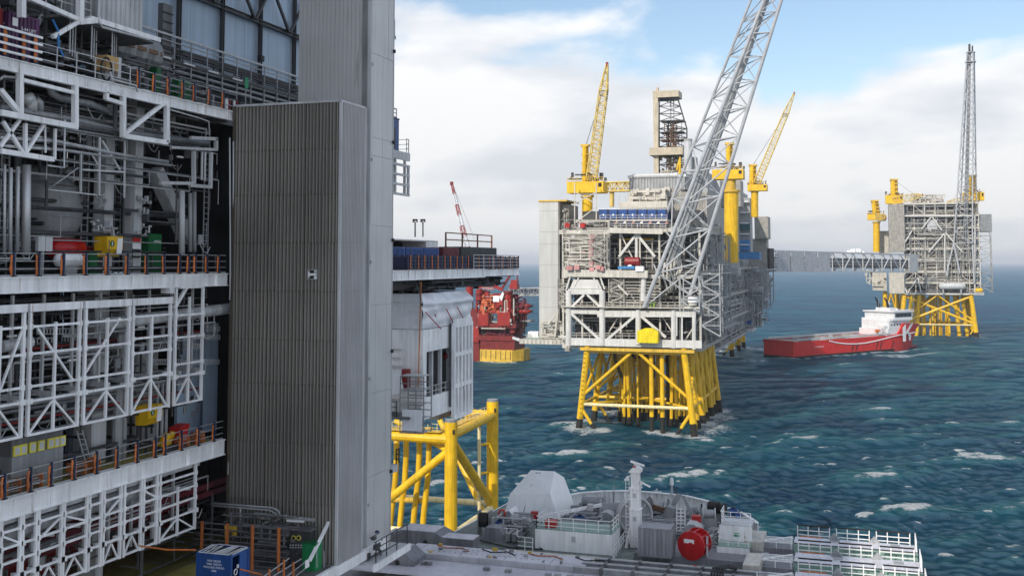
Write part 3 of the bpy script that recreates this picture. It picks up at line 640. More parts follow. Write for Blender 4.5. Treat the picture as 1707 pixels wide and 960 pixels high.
for k in range(9): B('hanger', LGREY, t, (FX - .9 - .3 * (k % 3), ca.y - 1.8 + k * .55, ZU + 1.2), (FX - .9 - .3 * (k % 3), ca.y - 1.8 + k * .55, ZU + 3.0), .05)
MB().path([onX(165, -5, FX - .45), onX(164, 36, FX - .45), onX(171, 46, FX - .45), onX(250, 67, FX - .45)], .06, 6).build('conduit', LGREY, t)
t = rail('guard_rail', 'light grey railing of the high landing beside the corrugated cabin', LGREY, [(FX - .9, fy(100, 30), ZU + 3.4), (FX - .9, ca.y - .3, ZU + 3.4)], 1.2, 1.2, 3)
# stairs behind
t = thing('steel_stair', 'steep dark steel stair between the purple container and the cabin', 'stairs', (FX - 3, fy(90, 40), ZU))
for e in (0, .9): B('stringer', GREY, t, (FX - 2.2 - e, fy(84, 60), ZU + .1), (FX - 2.2 - e, fy(128, 60), ZU + 3.2), .07, .26)
for k in range(11): q = k / 11; BX('tread', GREY, t, FX - 3.1, FX - 2.2, fy(84, 60) * (1 - q) + fy(128, 60) * q, fy(84, 60) * (1 - q) + fy(128, 60) * q + .26, ZU + .2 + q * 3.0, ZU + .23 + q * 3.0)
# catwalk along the pale blue wall
t = thing('catwalk', 'long dark pipe and cable gallery along the pale blue wall of the upper deck', 'catwalk', (UW + 2, 48, ZU + 2.3))
CWX = UW + 2.4
ZW = ZU + 3.9
BX('walk_plate', DARK, t, UW + .4, CWX, 56, 97, ZW - .1, ZW); B('edge_beam', DARK, t, (CWX, 56, ZW - .1), (CWX, 97, ZW - .1), .12, .24)
for k in range(4): B('rail', (DARK, DARK, GREY, LGREY)[k], t, (CWX, 57, ZW + .35 + k * .4), (CWX, 97, ZW + .35 + k * .4), .07 if k < 3 else .12)
for y in np.arange(57, 97, 1.9): B('post', GREY, t, (CWX + .02, y, ZW - 1.6), (CWX + .02, y, ZW + 1.6), .07)
for k in range(9): TU('pipe', (GREY, DARK, MIDD)[k % 3], t, (CWX - .15 - .25 * (k % 3), 55, ZW - .25 - (k // 3) * .42 - .1 * (k % 3)), (CWX - .15 - .25 * (k % 3), 96, ZW - .25 - (k // 3) * .42 - .1 * (k % 3)), .10, 6)
BX('cable_tray', DARK, t, UW + .5, CWX - .2, 56, 96, ZW - 1.75, ZW - 1.65)
q = onX(281, 60, CWX); BX('cable_duct', MIDD, t, CWX - .5, CWX - .1, q.y - .5, q.y + .5, ZW - .6, ZW + 3.6)
for k in range(6): B('duct_clamp', BLACK, t, (CWX - .05, q.y - .55, ZW + k * .6), (CWX - .05, q.y + .55, ZW + k * .6), .05)
m = MB(); clutter(m, CWX - 1.2, CWX - .1, 56, 92, ZW - 1.6, ZW + .8, 120, 14, .02, .06, .35); m.build('cables', DARK, t, kind='stuff')
G = 'strip lights under the gallery'
for i, px in enumerate((275, 315, 355, 395)):
    p = onX(px, 96 + i * 12.5, CWX + .1); l = thing('strip_light', 'unlit white strip light under the upper deck gallery, ' + ('leftmost of four', 'second of four from the left', 'third of four from the left', 'rightmost of four')[i], 'light', p, G)
    BX('diffuser', SIGNW, l, p.x - .08, p.x + .08, p.y - .6, p.y + .6, p.z - .05, p.z + .04); BX('housing', GREY, l, p.x - .1, p.x + .1, p.y - .65, p.y + .65, p.z + .04, p.z + .09)
p = onX(435, 98, UW + 1); t = thing('floodlight', 'black floodlight on an arm against the pale blue wall', 'floodlight', p)
MB().cbox(p, .35, .5, .45).build('lamp_head', BLACK, t); B('arm', GREY, t, p - Vector((0, 0, .2)), p - Vector((.6, -.2, .9)), .06)
# things standing on the upper deck edge
p = onX(187, 124, FX - .5); t = thing('reel_box', 'beige cardboard-coloured box with a black cable coil hung on it', 'box', (FX - .9, p.y, ZU))
BX('box_body', mat('tan_board', (.45, .29, .12), .7), t, FX - 1.3, FX - .5, p.y - .5, p.y + .5, ZU + .75, ZU + 1.55); BX('cabinet', LGREY, t, FX - 1.3, FX - .55, p.y + .52, p.y + .8, ZU + .5, ZU + 1.6)
MB().path([(FX - .4, p.y - .6 + .42 * math.sin(a), ZU + .75 + .62 * math.cos(a)) for a in np.linspace(0, 6.28, 17)], .05, 6).build('cable_coil', BLACK, t); BX('stand', GREY, t, FX - 1.2, FX - .7, p.y - .3, p.y + .3, ZU, ZU + .75)
def locker(name, label, m, px, py, w, sx, sy, sz, z, cat, group=None):
    p = onX(px, py, FX + w); t = thing(name, label, cat, (FX + w - sx / 2, p.y, z), group)
    b = BX('body', m, t, FX + w - sx, FX + w, p.y - sy / 2, p.y + sy / 2, z + .08, z + sz); BX('door', m, t, FX + w, FX + w + .025, p.y - sy / 2 + .05, p.y + sy / 2 - .05, z + .14, z + sz - .06)
    BX('handle', DARK, t, FX + w + .025, FX + w + .06, p.y + sy * .3, p.y + sy * .36, z + sz * .45, z + sz * .6); BX('plinth', DARK, t, FX + w - sx + .04, FX + w - .04, p.y - sy / 2 + .04, p.y + sy / 2 - .04, z, z + .08)
    return t
locker('equipment_cabinet', 'green steel cabinet behind the railing of the upper deck', GREEN, 308, 140, -1.6, .9, 1.3, 1.35, ZU + .25, 'cabinet')
locker('equipment_cabinet', 'narrow green and white cabinet by the upper deck pipes', GREEN, 265, 110, -1.4, .5, .45, 1.6, ZU + .3, 'cabinet')
for px, z in ((411, ZU + 1.1),):
    p = onX(px, 138, FX - 1.6); t = thing('exit_sign', 'small green exit sign on a post near the top of the stair tower', 'sign', (p.x, p.y, ZU)); BX('plate', EXITG, t, p.x - .02, p.x + .02, p.y - .2, p.y + .2, p.z - .4, p.z + .35); B('post', GREY, t, (p.x - .05, p.y, ZU), (p.x - .05, p.y, p.z), .06)
# blue hose draped from the purple container
MB().path([onX(88, 34, FX - .9), onX(97, 52, FX - .6), (FX - .3, fy(106, 70), ZU + 1.2), (FX - .15, fy(111, 75), ZU + .75)], .06, 6).build('hose', mat('blue_hose', (.02, .17, .45), .4)); tag(D.objects['hose'], 'blue hose draped from the purple container over the railing', 'hose')
# pump skid with white flasks behind the upper deck railing end
t = thing('valve_skid', 'small skid of red and white bottles at the deck end beside the stair tower', 'skid', (FX - .6, fy(395, 165), ZU))
for k in range(6): TU('bottle', (SIGNW, DRED, BLACK)[k % 3], t, (FX - .5, fy(389, 165) + k * .28, ZU + .05), (FX - .5, fy(389, 165) + k * .28, ZU + .85), .11, 8)
B('top_rail', GALV, t, (FX - .3, fy(386, 150), ZU + 1.3), (FX - .3, fy(424, 150), ZU + 1.35), .1, .14)

# ---- equipment on the middle deck
p = onX(110, 414, FX - 2.2); t = thing('pressure_tank', 'glossy red horizontal pressure tank on the middle deck', 'tank', p)
r = .55; pts = [(0, .15), (.12, .42), (.35, .55), (2.2, .55), (2.45, .42), (2.55, .15)]
MB().path([(p.x, p.y - 1.3 + a, p.z) for a, _ in pts], [b for _, b in pts], 14).build('shell', mat('glossy_red', (.50, .008, .01), .25), t, smooth=True)
for e in (-.7, .7): BX('saddle', DARK, t, p.x - .4, p.x + .4, p.y + e - .12, p.y + e + .12, ZM, p.z - .4)
TU('nozzle', DRED, t, (p.x, p.y + 1.2, p.z), (p.x, p.y + 2.2, p.z), .16)
p = onX(115, 434, FX - 1.0); t = thing('white_tank', 'white insulated horizontal drum lying behind the middle deck railing', 'tank', p)
MB().path([(p.x, p.y - .95 + a, p.z) for a in (0, .1, .25, 1.6, 1.75, 1.85)], [.1, .3, .36, .36, .3, .1], 12).build('shell', WHITE, t, smooth=True); BX('saddle', GREY, t, p.x - .2, p.x + .2, p.y - .4, p.y + .4, ZM, p.z - .25)
p = onX(62, 395, FX - 4.5); t = thing('storage_vessel', 'large dull grey ribbed vessel behind the upright pipes', 'vessel', (p.x, p.y, ZM))
pc = Vector((FX - 5.2, onX(60, 360, FX - 5.2).y, ZM + 2.6 + .9)); MB().path([pc + Vector((0, a, 0)) for a in (-2.0, -1.5, -1, 0, 1.0, 1.4, 1.7)], [.6, 1.7, 2.3, 2.6, 2.3, 1.6, .4], 20).build('shell', GREY, t, smooth=True); BX('saddle', DARK, t, pc.x - 1, pc.x + 1, pc.y - .6, pc.y + .6, ZM, pc.z - 2)
c = locker('waste_cabinet', 'tall dark green cabinet with white lettering on the middle deck', GREEN, 258, 410, -1.4, 1.0, 1.25, 2.35, ZM, 'cabinet')
text('AVFALL', .2, SIGNW, c, (FX - 1.36, onX(262, 400, FX - 1.4).y, ZM + 1.9), '+X')
locker('green_pump_box', 'small green machine beside the yellow safety box on the middle deck', GREEN, 157, 414, -1.5, .8, .75, 1.3, ZM, 'pump')
def safety_box(label, px, py, w, z):
    p = onX(px, py, FX + w); t = thing('safety_box', label, 'safety box', (p.x, p.y, z), 'yellow safety boxes'); h = p.z + .55
    MB().prism([(p.x - .5, p.y - .75, h - 1.1), (p.x + .05, p.y - .75, h - 1.1), (p.x + .35, p.y - .75, h - .7), (p.x + .35, p.y - .75, h), (p.x - .5, p.y - .75, h)], (0, 1.3, 0)).build('box_body', YEL, t)
    MB().prism([(p.x + .36, p.y + .1, h - .1), (p.x + .36, p.y + .5, h - .1), (p.x + .36, p.y + .42, h - .95), (p.x + .36, p.y + .0, h - .95)], (.02, 0, 0)).build('chute', SIGNW, t)
    MB().disc((p.x + .36, p.y - .35, h - .4), (1, 0, 0), .17, .02).build('emblem', GREEN, t); MB().cbox((p.x + .372, p.y - .35, h - .4), .006, .06, .22).build('emblem_mark', SIGNW, t); B('stand', DARK, t, (p.x - .3, p.y, z), (p.x - .3, p.y, h - 1.1), .12)
safety_box('yellow safety box with a white chute on the middle deck between the two broad columns', 185, 411, -1.2, ZM)
safety_box('yellow safety box with a white chute on the lower walkway under the lattice frame', 252, 690, -1.0, ZL)
p = onX(74, 415, FX - .9); t = thing('junction_box', 'pair of pale grey junction boxes on a frame left of the red tank', 'junction box', (p.x, p.y, ZM))
for e in (-.42, .1): BX('box_body', LGREY, t, p.x - .2, p.x, p.y + e, p.y + e + .46, ZM + 1.25, ZM + 2.0)
B('stand', GREY, t, (p.x - .1, p.y, ZM), (p.x - .1, p.y, ZM + 1.3), .1)
p = onX(228, 412, FX - 1.55); t = thing('notice_board', 'red and white safety notices fixed on the broad right-hand column', 'sign', p)
BX('plate', SIGNW, t, p.x, p.x + .03, p.y - .4, p.y + .3, p.z - .1, p.z + .25); BX('header', RED, t, p.x, p.x + .03, p.y - .4, p.y + .3, p.z + .28, p.z + .52); BX('key_panel', BLACK, t, p.x, p.x + .05, p.y - .4, p.y + .3, p.z - .6, p.z - .14)
for k in range(4): BX('key', SIGNW, t, p.x + .05, p.x + .06, p.y - .34 + k * .17, p.y - .24 + k * .17, p.z - .5, p.z - .3)
# valve clusters bolted to the broad columns
for px, py, i in ((162, 375, 0), (182, 385, 1), (240, 355, 2), (237, 385, 3), (165, 335, 4), (238, 338, 5)):
    p = onX(px, py, FX - 1.3); mm = MB(); clutter(mb=mm, x0=p.x - .2, x1=p.x + .3, y0=p.y - .4, y1=p.y + .4, z0=p.z - .35, z1=p.z + .35, n=16, seed=20 + i, rmin=.02, rmax=.06)
    o = mm.build('valve_cluster', GALV, top, kind='stuff')
# vertical cable ladders in the dark
for px, py, w in ((140, 395, -3.0), (343, 380, -1.8), (5, 395, -2.5), (195, 380, -3.2)):
    p = onX(px, py, FX + w); mm = MB()
    for e in (-.25, .25): mm.beam((p.x, p.y + e, ZM), (p.x, p.y + e, ZU - 1), .06)
    for z in np.arange(ZM + .3, ZU - 1, .35): mm.beam((p.x, p.y - .25, z), (p.x, p.y + .25, z), .04)
    mm.build('access_ladder', GREY, top)

# ---- lower walkway equipment
pa, pb = onX(20, 760, FX - .8), onX(106, 730, FX - .8)
t = thing('gauge_panel', 'grey instrument cabinet with a row of yellow-framed gauges on its top', 'control panel', (FX - 1.2, (pa.y + pb.y) / 2, ZL))
BX('cabinet', STEEL, t, FX - 2.0, FX - .8, pa.y, pb.y, ZL, ZL + 1.7); BX('pipe_loop_panel', MIDD, t, FX - 1.8, FX - .85, pa.y, pb.y, ZL + 1.7, ZL + 2.5)
for px in (30, 41, 56, 70, 86, 96, 105):
    q = onX(px, 735, FX - .75).y; g = BX('gauge', SIGNY, t, FX - .84, FX - .75, q - .22, q + .2, ZL + 1.72, ZL + 2.22); BX('dial', LGREY, g, FX - .75, FX - .74, q - .15, q + .13, ZL + 1.8, ZL + 2.14)
p = onX(278, 708, FX - .9); t = thing('yellow_pump', 'lumpy yellow hose machine next to the red bin on the lower walkway', 'machine', (p.x, p.y, ZL))
mm = MB()
for k in range(14): a = random.Random(k); mm.tube((p.x - .3 + a.uniform(0, .5), p.y - .55 + k * .08, ZL + .35), (p.x - .2 + a.uniform(0, .5), p.y - .5 + k * .08, ZL + .95 + a.uniform(-.1, .15)), .1, 6)
mm.build('hose_bundle', YEL, t); BX('base_skid', DARK, t, p.x - .5, p.x + .4, p.y - .6, p.y + .6, ZL, ZL + .35)
p = onX(297, 700, FX - 1.0); t = thing('waste_bin', 'red open-topped tilting bin beside the yellow machine', 'bin', (p.x, p.y, ZL)); MB().prism([(p.x - .4, p.y - .3, ZL + .3), (p.x - .4, p.y + .25, ZL + .3), (p.x - .4, p.y + .6, ZL + 1.35), (p.x - .4, p.y - .35, ZL + 1.2)], (.8, 0, 0)).build('hopper', RED, t); BX('base', DARK, t, p.x - .4, p.x + .4, p.y - .3, p.y + .25, ZL, ZL + .3)
for px in (196, 207): p = onX(px, 700, FX - 1.6); TU('riser_pipe', STEEL, top, (p.x, p.y, ZL), (p.x, p.y, ZL + 4), .3 if px == 196 else .16, 10)
for px in (262, 270, 277): p = onX(px, 690, FX - 1.4); TU('riser_pipe', GREY, top, (p.x, p.y, ZL), (p.x, p.y, ZL + 4), .1, 8)
a = onX(128, 715, FX - 1.2); b = onX(142, 750, FX - 1.2); t = thing('step_ladder', 'dark aluminium ladder leaning beside the blue-grey wall of the lower walkway', 'ladder', (b.x, b.y, ZL))
for e in (0, .4): B('stile', GREY, t, (a.x, a.y + e, ZL + 2.2), (b.x + .3, b.y + e - .1, ZL), .06)
for k in range(8): q = k / 8; B('rung', GREY, t, (a.x + .3 * (1 - q), b.y + (a.y - b.y) * q, ZL + 2.2 * q + .1), (a.x + .3 * (1 - q), b.y + (a.y - b.y) * q + .4, ZL + 2.2 * q + .1), .035)
for px, py in ((320, 665), (332, 665), (313, 670), (308, 683), (322, 690), (330, 682)):
    p = onX(px, py, FX - 3.15); b_ = BX('wall_hatch', DARK if px in (320, 332) else GREY, top, p.x, p.x + .04, p.y - .15, p.y + .15, p.z - .2, p.z + .2)
# bundles of scaffold tubes and nets lying on the walkway behind the railing
GB = 'bundles of tubes on the lower walkway'
for i, (xa, xb) in enumerate(((18, 54), (60, 88), (132, 160), (168, 180), (310, 328), (338, 352))):
    a, b = fy(xa, 780), fy(xb, 760); t = thing('tube_bundle', 'grey scaffold tubes tied on the lowest walkway, %s' % ['at the left edge of the view', 'second from the left', 'third from the left', 'a short one in the middle', 'last but one before the stair tower', 'closest to the stair tower'][i], 'tube bundle', (FX - .7, a, ZL), GB)
    rg = random.Random(40 + i)
    for k in range(14): x = FX - .95 + rg.uniform(0, .5); z = ZL + .1 + rg.uniform(0, .65); TU('tube', (GALV, RUSTY, STEEL)[k % 3], t, (x, a + rg.uniform(0, .4), z), (x + .05, b - rg.uniform(0, .4), z), .035, 5)
    for q in (.2, .8): BX('lashing', ORANGE, t, FX - 1.0, FX - .4, a + (b - a) * q, a + (b - a) * q + .05, ZL + .05, ZL + .74)
BX('walkway_floor', OLIVE, top, FX - 3.0, FX - .3, 30, 58.8, ZL + .004, ZL + .014)

# ---- the bottom landing in front of the stair tower: barrier of dark bars, blue crate, console
ZC = 31.9
BX('landing_floor', MIDD, top, FX - 1.0, -30.6, 42, 59.3, ZC - 0.25, ZC); B('landing_beam', WHITE, top, (-30.5, 52.5, ZC - .25), (-30.5, 59.4, ZC - .25), .24, .5)
BX('landing_stripe', OLIVE, top, FX - .9, -36.2, 42, 58, ZC, ZC + .006)
BYP = 57.2
t = thing('barrier_rack', 'tall rack of dark horizontal tubes held by four orange strops by the tower', 'barrier', onY(400, 945, BYP))
DIMT = mat('dim_tube', (.10, .10, .105), .5)
for k in range(9): a = onY(322, 869 + k * 9.3, BYP); b = onY(478, 883 + k * 9.3, BYP); TU('bar', DIMT, t, a, b, .05, 6)
for px, y0_, y1_ in ((337, 868, 914), (379, 872, 916), (421, 875, 952), (465, 879, 958)): a = onY(px, y0_, BYP - .08); b = onY(px - 1, y1_, BYP - .08); B('strop', ORANGE, t, a, b, .17, .06)
BX('back_post', DARK, t, *[v for v in (onY(350, 900, BYP).x, onY(352, 900, BYP).x)], BYP + .06, BYP + .16, ZC, ZC + 4.2)
# pipe gantry above the barrier
GP = 58.4
def gp(pts, r, m=LGREY): return MB().path([onY(x, y, GP) for x, y in pts], r, 7).build('pipe', m, top, smooth=True)
for pts, r in (([(352, 838), (455, 846), (464, 851), (467, 860)], .06), ([(352, 842), (450, 850), (460, 856), (462, 864)], .05), ([(401, 846), (401, 884)], .05), ([(450, 872), (478, 858)], .05), ([(451, 873), (450, 905)], .07), ([(474, 875), (502, 862)], .05), ([(474, 876), (473, 910)], .07), ([(435, 880), (440, 872), (452, 867)], .05), ([(436, 905), (436, 880)], .05)): gp(pts, r, GREY)
G = 'strip lights by the foot of the stair tower'
for i, (xa, xb, y) in enumerate(((431, 451, 862), (478, 507, 867))):
    a, b = onY(xa, y, GP - .1), onY(xb, y + 1.5, GP - .1); l = thing('strip_light', 'white strip light low in front of the stair tower, the %s one' % ('shorter left' if i == 0 else 'longer right'), 'light', a, G)
    B('diffuser', SIGNW, l, a, b, .1, .12); B('housing', GREY, l, a + Vector((-.05, .0, .11)), b + Vector((.2, 0, .11)), .14, .08)
B('bracket', GREY, top, onY(425, 856, GP + .05), onY(524, 866, GP + .05), .12, .16)
a, b = onY(484, 882, 58.3), onY(516, 925, 58.3)
t = thing('control_console', 'dark control console with two yellow-ringed dials at the foot of the tower', 'console', ((a.x + b.x) / 2, 58.6, ZC)); BX('cabinet', DARK, t, a.x, b.x, 58.3, 59.0, ZC, a.z); BX('hood', MIDD, t, a.x - .05, b.x + .15, 58.1, 59.0, a.z, a.z + .12)
for px in (489.5, 498): q = onY(px, 896, 58.29); f = MB().disc(q, (0, 1, 0), .15, .03).build('dial_ring', SIGNY, t); MB().disc(q - Vector((0, .02, 0)), (0, 1, 0), .1, .02).build('dial_face', BLACK, f)
for i in range(2):
    for k in range(5): q = onY(484 + k * 4.5, 908 + i * 4, 58.28); MB().disc(q, (0, 1, 0), .05, .04, 8).build('button', LGREY, t)
a, b = onY(504, 905, 57.9), onY(526, 935, 57.9); t = thing('green_cabinet', 'bright green box beside the control console at the foot of the tower', 'cabinet', ((a.x + b.x) / 2, 58, ZC)); BX('body', mat('bright_green', (.01, .22, .07), .45), t, a.x, b.x, 57.9, 58.7, ZC, a.z); BX('lid', GREEN, t, a.x - .03, b.x + .03, 57.86, 58.74, a.z, a.z + .07)
a = onY(385, 880, 57.9); t = thing('hoist', 'yellow chain hoist hanging behind the orange strops', 'hoist', a); mm = MB(); mm.cbox(a, .7, .3, .35); mm.cbox(a + Vector((-.25, 0, -.35)), .2, .25, .5); mm.cbox(a + Vector((.25, 0, -.3)), .2, .25, .4); mm.build('hoist_body', YELD, t); TU('chain', STEEL, t, a, a + Vector((0, 0, .9)), .03, 5)
m = MB(); clutter(m, -37.5, -32.2, 57.8, 59.2, ZC + .05, ZC + 3.0, 90, 31, .03, .1, .4); m.build('pipework', MIDD, top, kind='stuff')
# blue crate
a = onY(327, 920, 50.6); b = onY(385, 962, 50.6); cz = ZC
t = thing('offshore_crate', 'blue open-topped offshore crate with white stencilled lines and net on top', 'crate', ((a.x + b.x) / 2, 51.6, cz)); BC = BLUE
x0, x1, y0, y1, z1 = a.x, b.x, 50.6, 52.4, a.z
BX('front_panel', BC, t, x0 + .1, x1 - .1, y0 + .05, y0 + .1, cz + .2, z1 - .1); BX('back_panel', BC, t, x0 + .1, x1 - .1, y1 - .1, y1 - .05, cz + .2, z1 - .1); BX('floor', DARK, t, x0 + .1, x1 - .1, y0 + .1, y1 - .1, cz + .2, cz + .26); BX('side_panel', BC, t, x0 + .05, x0 + .1, y0 + .1, y1 - .1, cz + .2, z1 - .1)
BX('side_panel', BC, t, x1 - .1, x1 - .05, y0 + .9, y1 - .1, cz + .2, z1 - .1)
for xx in (x0, x1 - .12):
    for yy in (y0, y1 - .12): BX('post', BC, t, xx, xx + .12, yy, yy + .12, cz, z1)
for zz in (cz + .08, z1 - .12):
    for yy in (y0, y1 - .12): BX('rail', BC, t, x0 + .12, x1 - .12, yy + .005, yy + .115, zz, zz + .115)
    for xx in (x0, x1 - .12): BX('rail', BC, t, xx + .005, xx + .115, y0 + .12, y1 - .12, zz, zz + .115)
BX('net_cover', BLACK, t, x0 + .13, x1 - .13, y0 + .13, y1 - .13, z1 - .08, z1 - .05); 
mm = MB(); rg = random.Random(3)
for k in range(12): mm.path([(x0 + .1 + k * (x1 - x0 - .2) / 12, y0 + .15, z1 - .02), (x0 + .1 + k * (x1 - x0 - .2) / 12 + rg.uniform(-.3, .3), y1 - .2, z1 + rg.uniform(-.02, .06))], .03, 4)
mm.build('net_rope', LGREY, t, kind='stuff')
for i, s_ in enumerate(('MAX GROSS', 'TARE 1250 KG', 'PAYLOAD 4750 KG', '6000')): text(s_, .15, SIGNW, t, ((x0 + x1) / 2, y0 + .045, z1 - .38 - .17 * i))
text('LT-CB34 672', .17, SIGNW, t, ((x0 + x1) / 2, y0 + .045, cz + .45)); 
for (r_, yy, zz_) in ((.15, .42, .95), (.08, .62, .70)): MB().path([(x1 + .012, y0 + yy + r_ * math.cos(q), z1 - zz_ + r_ * math.sin(q)) for q in np.linspace(0, 6.283, 15)], .025, 4).build('ring_mark', SIGNW, t)
for (xa_, xb_, yy) in ((x0, x1, y0 + .02), (x0, x1, y1 - .03)): BX('rim_strip', SIGNW, t, xa_ + .15, xb_ - .15, yy, yy + .05, z1 + .003, z1 + .02)
for xx in (x0 + .03, x1 - .06): BX('rim_strip', SIGNW, t, xx, xx + .05, y0 + .15, y1 - .15, z1 + .003, z1 + .02)

BX('cleat', SIGNY, t, x1 - .2, x1 - .1, y0 + .03, y0 + .05, cz + .2, cz + .5)
a, b = onY(232, 909, 50.5), onY(326, 916, 50.5); MB().path([a, a.lerp(b, .5) - Vector((0, 0, .1)), b], .05, 5).build('tie_strap', ORANGE); tag(D.objects['tie_strap'], 'orange strap stretched from the blue crate to the white frame', 'strap')
a, b = onY(400, 948, 51.5), onY(436, 957, 51.5); MB().path([a, b], .05, 5).build('lashing_strap', ORANGE); tag(D.objects['lashing_strap'], 'orange lashing strap running right from the blue crate', 'strap')
for i, y in enumerate((905, 914, 923, 932, 941)):
    pass
mm = MB(); rg = random.Random(8)
for k in range(9): yy = 47.5 + k * .5; mm.beam((-38.3, yy + 1.5, ZC + .12), (-36.6, yy + 3.4, ZC + .12), .1, .1)
o = mm.build('grating_rack', MIDD); tag(o, 'dark grating rack lying on the olive floor left of the blue crate', 'grating')
# stair rails and white strut in front of the tower
t = thing('stair_rail', 'grey sloping handrails with orange wraps coming up to the foot of the tower', 'handrail', (-31.5, 53, ZC))
for (p0, p1) in (((440, 960), (482, 930)), ((455, 960), (502, 931)), ((478, 960), (540, 912)), ((490, 962), (548, 915))): TU('rail', GREY, t, onX(*p0, -31.4), onX(*p1, -31.4), .035, 6)
for px, pa_, pb_ in ((449, 948, 962), (473, 932, 962), (489, 936, 962)): B('wrap', ORANGE, t, onX(px, pa_, -31.35), onX(px, pb_, -31.35), .09)
for px in (528, 540): B('post', GREY, t, onX(px, 918, -30.8), onX(px, 945, -30.8), .05)
t = thing('raking_strut', 'slim white strut leaning from the landing up to the cladded tower', 'strut', onX(517, 935, -31)); B('strut', WHITE, t, onX(516, 934, -31.0), onX(548, 870, -31.0), .16); a = onX(512, 938, -30.9); BX('sign_plate', SIGNW, t, a.x, a.x + .03, a.y - .25, a.y + .2, a.z - .25, a.z + .2)

# ---------------------------------------------------------------- cladded stair tower standing proud of the facade
TX0, TX1, TY0, TY1 = FX + .1, -30.45, 59.5, 62.85
t = thing('stair_tower', 'tall stair tower clad in dark bronze-grey corrugated sheets, standing out from the platform side', 'stair tower', ((TX0 + TX1) / 2, 61, 31.8))
zs = [31.9, 35.4, 38.95, 42.5, 45.2, 48.2, 51.2, 54.2, 57.0, 59.9]
BX('core', DARK, t, TX0 + .12, TX1 - .12, TY0 + .12, TY1, 31.9, 59.7)
xs_ = [TX0, TX0 + 2.55, TX0 + 5.1, TX1 - .12]
for i in range(9):
    for k in range(3):
        xa, xb, yy = xs_[k] + .012, xs_[k + 1] - .012, TY0 + .03 + .004 * ((i + k) % 3)
        pn = BX('cladding_panel', CLAD, t, xa, xb, yy, yy + .05, zs[i] + .02, zs[i + 1] - .02)
        q = MB(); ns = 10
        for j in range(ns): x = xa + (xb - xa) * (j + .5) / ns + rnd.uniform(-.012, .012); q.box(x - .035, x + .035, yy - .10 - rnd.uniform(0, .02), yy, zs[i] + .005, zs[i + 1] - .005)
        for j in range(ns * 2): x = xa + (xb - xa) * (j + .5) / ns / 2; q.box(x - .012, x + .012, yy - .03, yy, zs[i] + .005, zs[i + 1] - .005)
        q.build('louvre_slats', CLADR, pn, kind='stuff')
        for z in (zs[i] + .9, zs[i] + 2.0): q = BX('stiffener', CLAD, pn, xa, xb, yy - .012, yy, z, z + .05)
    MB().corrug((TX1 - .03, TY0 + .14), (TX1 - .03, TY1 - .1), zs[i] + .004, zs[i + 1] - .004, .2, .07, (1, 0, 0), .45).build('side_panel', CLADS, t)
    BX('joint_rail', CLAD, t, TX0, TX1 - .13, TY0 - .03, TY0 + .05, zs[i] - .02, zs[i] + .02)
B('corner_trim', LGREY, t, (TX1 - .02, TY0 - .03, 31.6), (TX1 - .02, TY0 - .03, 59.95), .16, .16); B('corner_trim', CLAD, t, (TX0 + .05, TY0 - .02, 31.6), (TX0 + .05, TY0 - .02, 59.9), .22); B('corner_trim', LGREY, t, (TX1 - .02, TY1, 31.6), (TX1 - .02, TY1, 59.9), .12)
B('top_trim', LGREY, t, (TX0, TY0 - .03, 59.93), (TX1, TY0 - .03, 59.93), .16, .14); B('top_trim', LGREY, t, (TX1 - .02, TY0, 59.93), (TX1 - .02, TY1, 59.93), .14, .14)
BX('roof', MIDD, t, TX0, TX1 - .1, TY0 + .05, TY1, 59.7, 59.86); B('base_beam', WHITE, t, (TX0, TY0, 31.62), (TX1, TY0, 31.62), .3, .5); B('base_beam', WHITE, t, (TX1 - .05, TY0 - .2, 31.55), (TX1 - .05, 66.6, 31.55), .3, .62)
# the square opening with a white wide-flange beam end and sign
a, b = onY(512, 449, TY0 - .07), onY(529, 466, TY0 - .07)
t2 = BX('beam_opening', GREY, t, a.x, b.x, TY0 - .09, TY0 - .04, b.z, a.z); BX('opening_recess', BLACK, t2, a.x + .05, b.x - .05, TY0 - .1, TY0 - .088, b.z + .05, a.z - .05)
mx_, mz = (a.x + b.x) / 2, (a.z + b.z) / 2; BX('flange', SIGNW, t2, a.x + .1, a.x + .19, TY0 - .13, TY0 - .1, mz - .2, mz + .2); BX('web', SIGNW, t2, a.x + .19, b.x - .04, TY0 - .13, TY0 - .1, mz - .07, mz + .07); BX('flange', SIGNW, t2, b.x - .2, b.x - .03, TY0 - .126, TY0 - .1, mz - .28, mz - .1); BX('flange', LGREY, t2, b.x - .2, b.x - .03, TY0 - .126, TY0 - .1, mz + .1, mz + .26)
# ---------------------------------------------------------------- tall plain metal tower behind it
UX1 = -30.6; UY0, UY1 = 63.9, 67.55; UX0 = onY(500, 100, UY0).x - .1
t = thing('utility_tower', 'taller plain tower clad in smooth weathered metal sheets, behind the corrugated stair tower', 'tower', ((UX0 + UX1) / 2, 65.5, 30.9))
BX('core', GREY, t, UX0 + .05, UX1 - .05, UY0 + .05, UY1 - .05, 31, 84)
nx = 17; zz = [31.0, 36.2, 41.5, 47.2, 52.4, 57.0, 58.2, 63.8, 69.5, 75.2, 84]
for i in range(nx):
    xa = UX0 + (UX1 - .25 - UX0) * i / nx; xb = UX0 + (UX1 - .25 - UX0) * (i + 1) / nx; e = rnd.uniform(0, .008); BX('cladding_sheet', CLADT, t, xa + .008, xb - .008, UY0 - e, UY0 + .06, 55, 84)
for i in range(len(zz) - 1):
    for k in range(4):
        ya = UY0 + .2 + (UY1 - UY0 - .3) * k / 4; yb = UY0 + .2 + (UY1 - UY0 - .3) * (k + 1) / 4; e = rnd.uniform(0, .02); BX('side_sheet', CLADT, t, UX1 - .06, UX1 + e, ya + .008, yb - .008, zz[i] + .01, zz[i + 1] - .01)
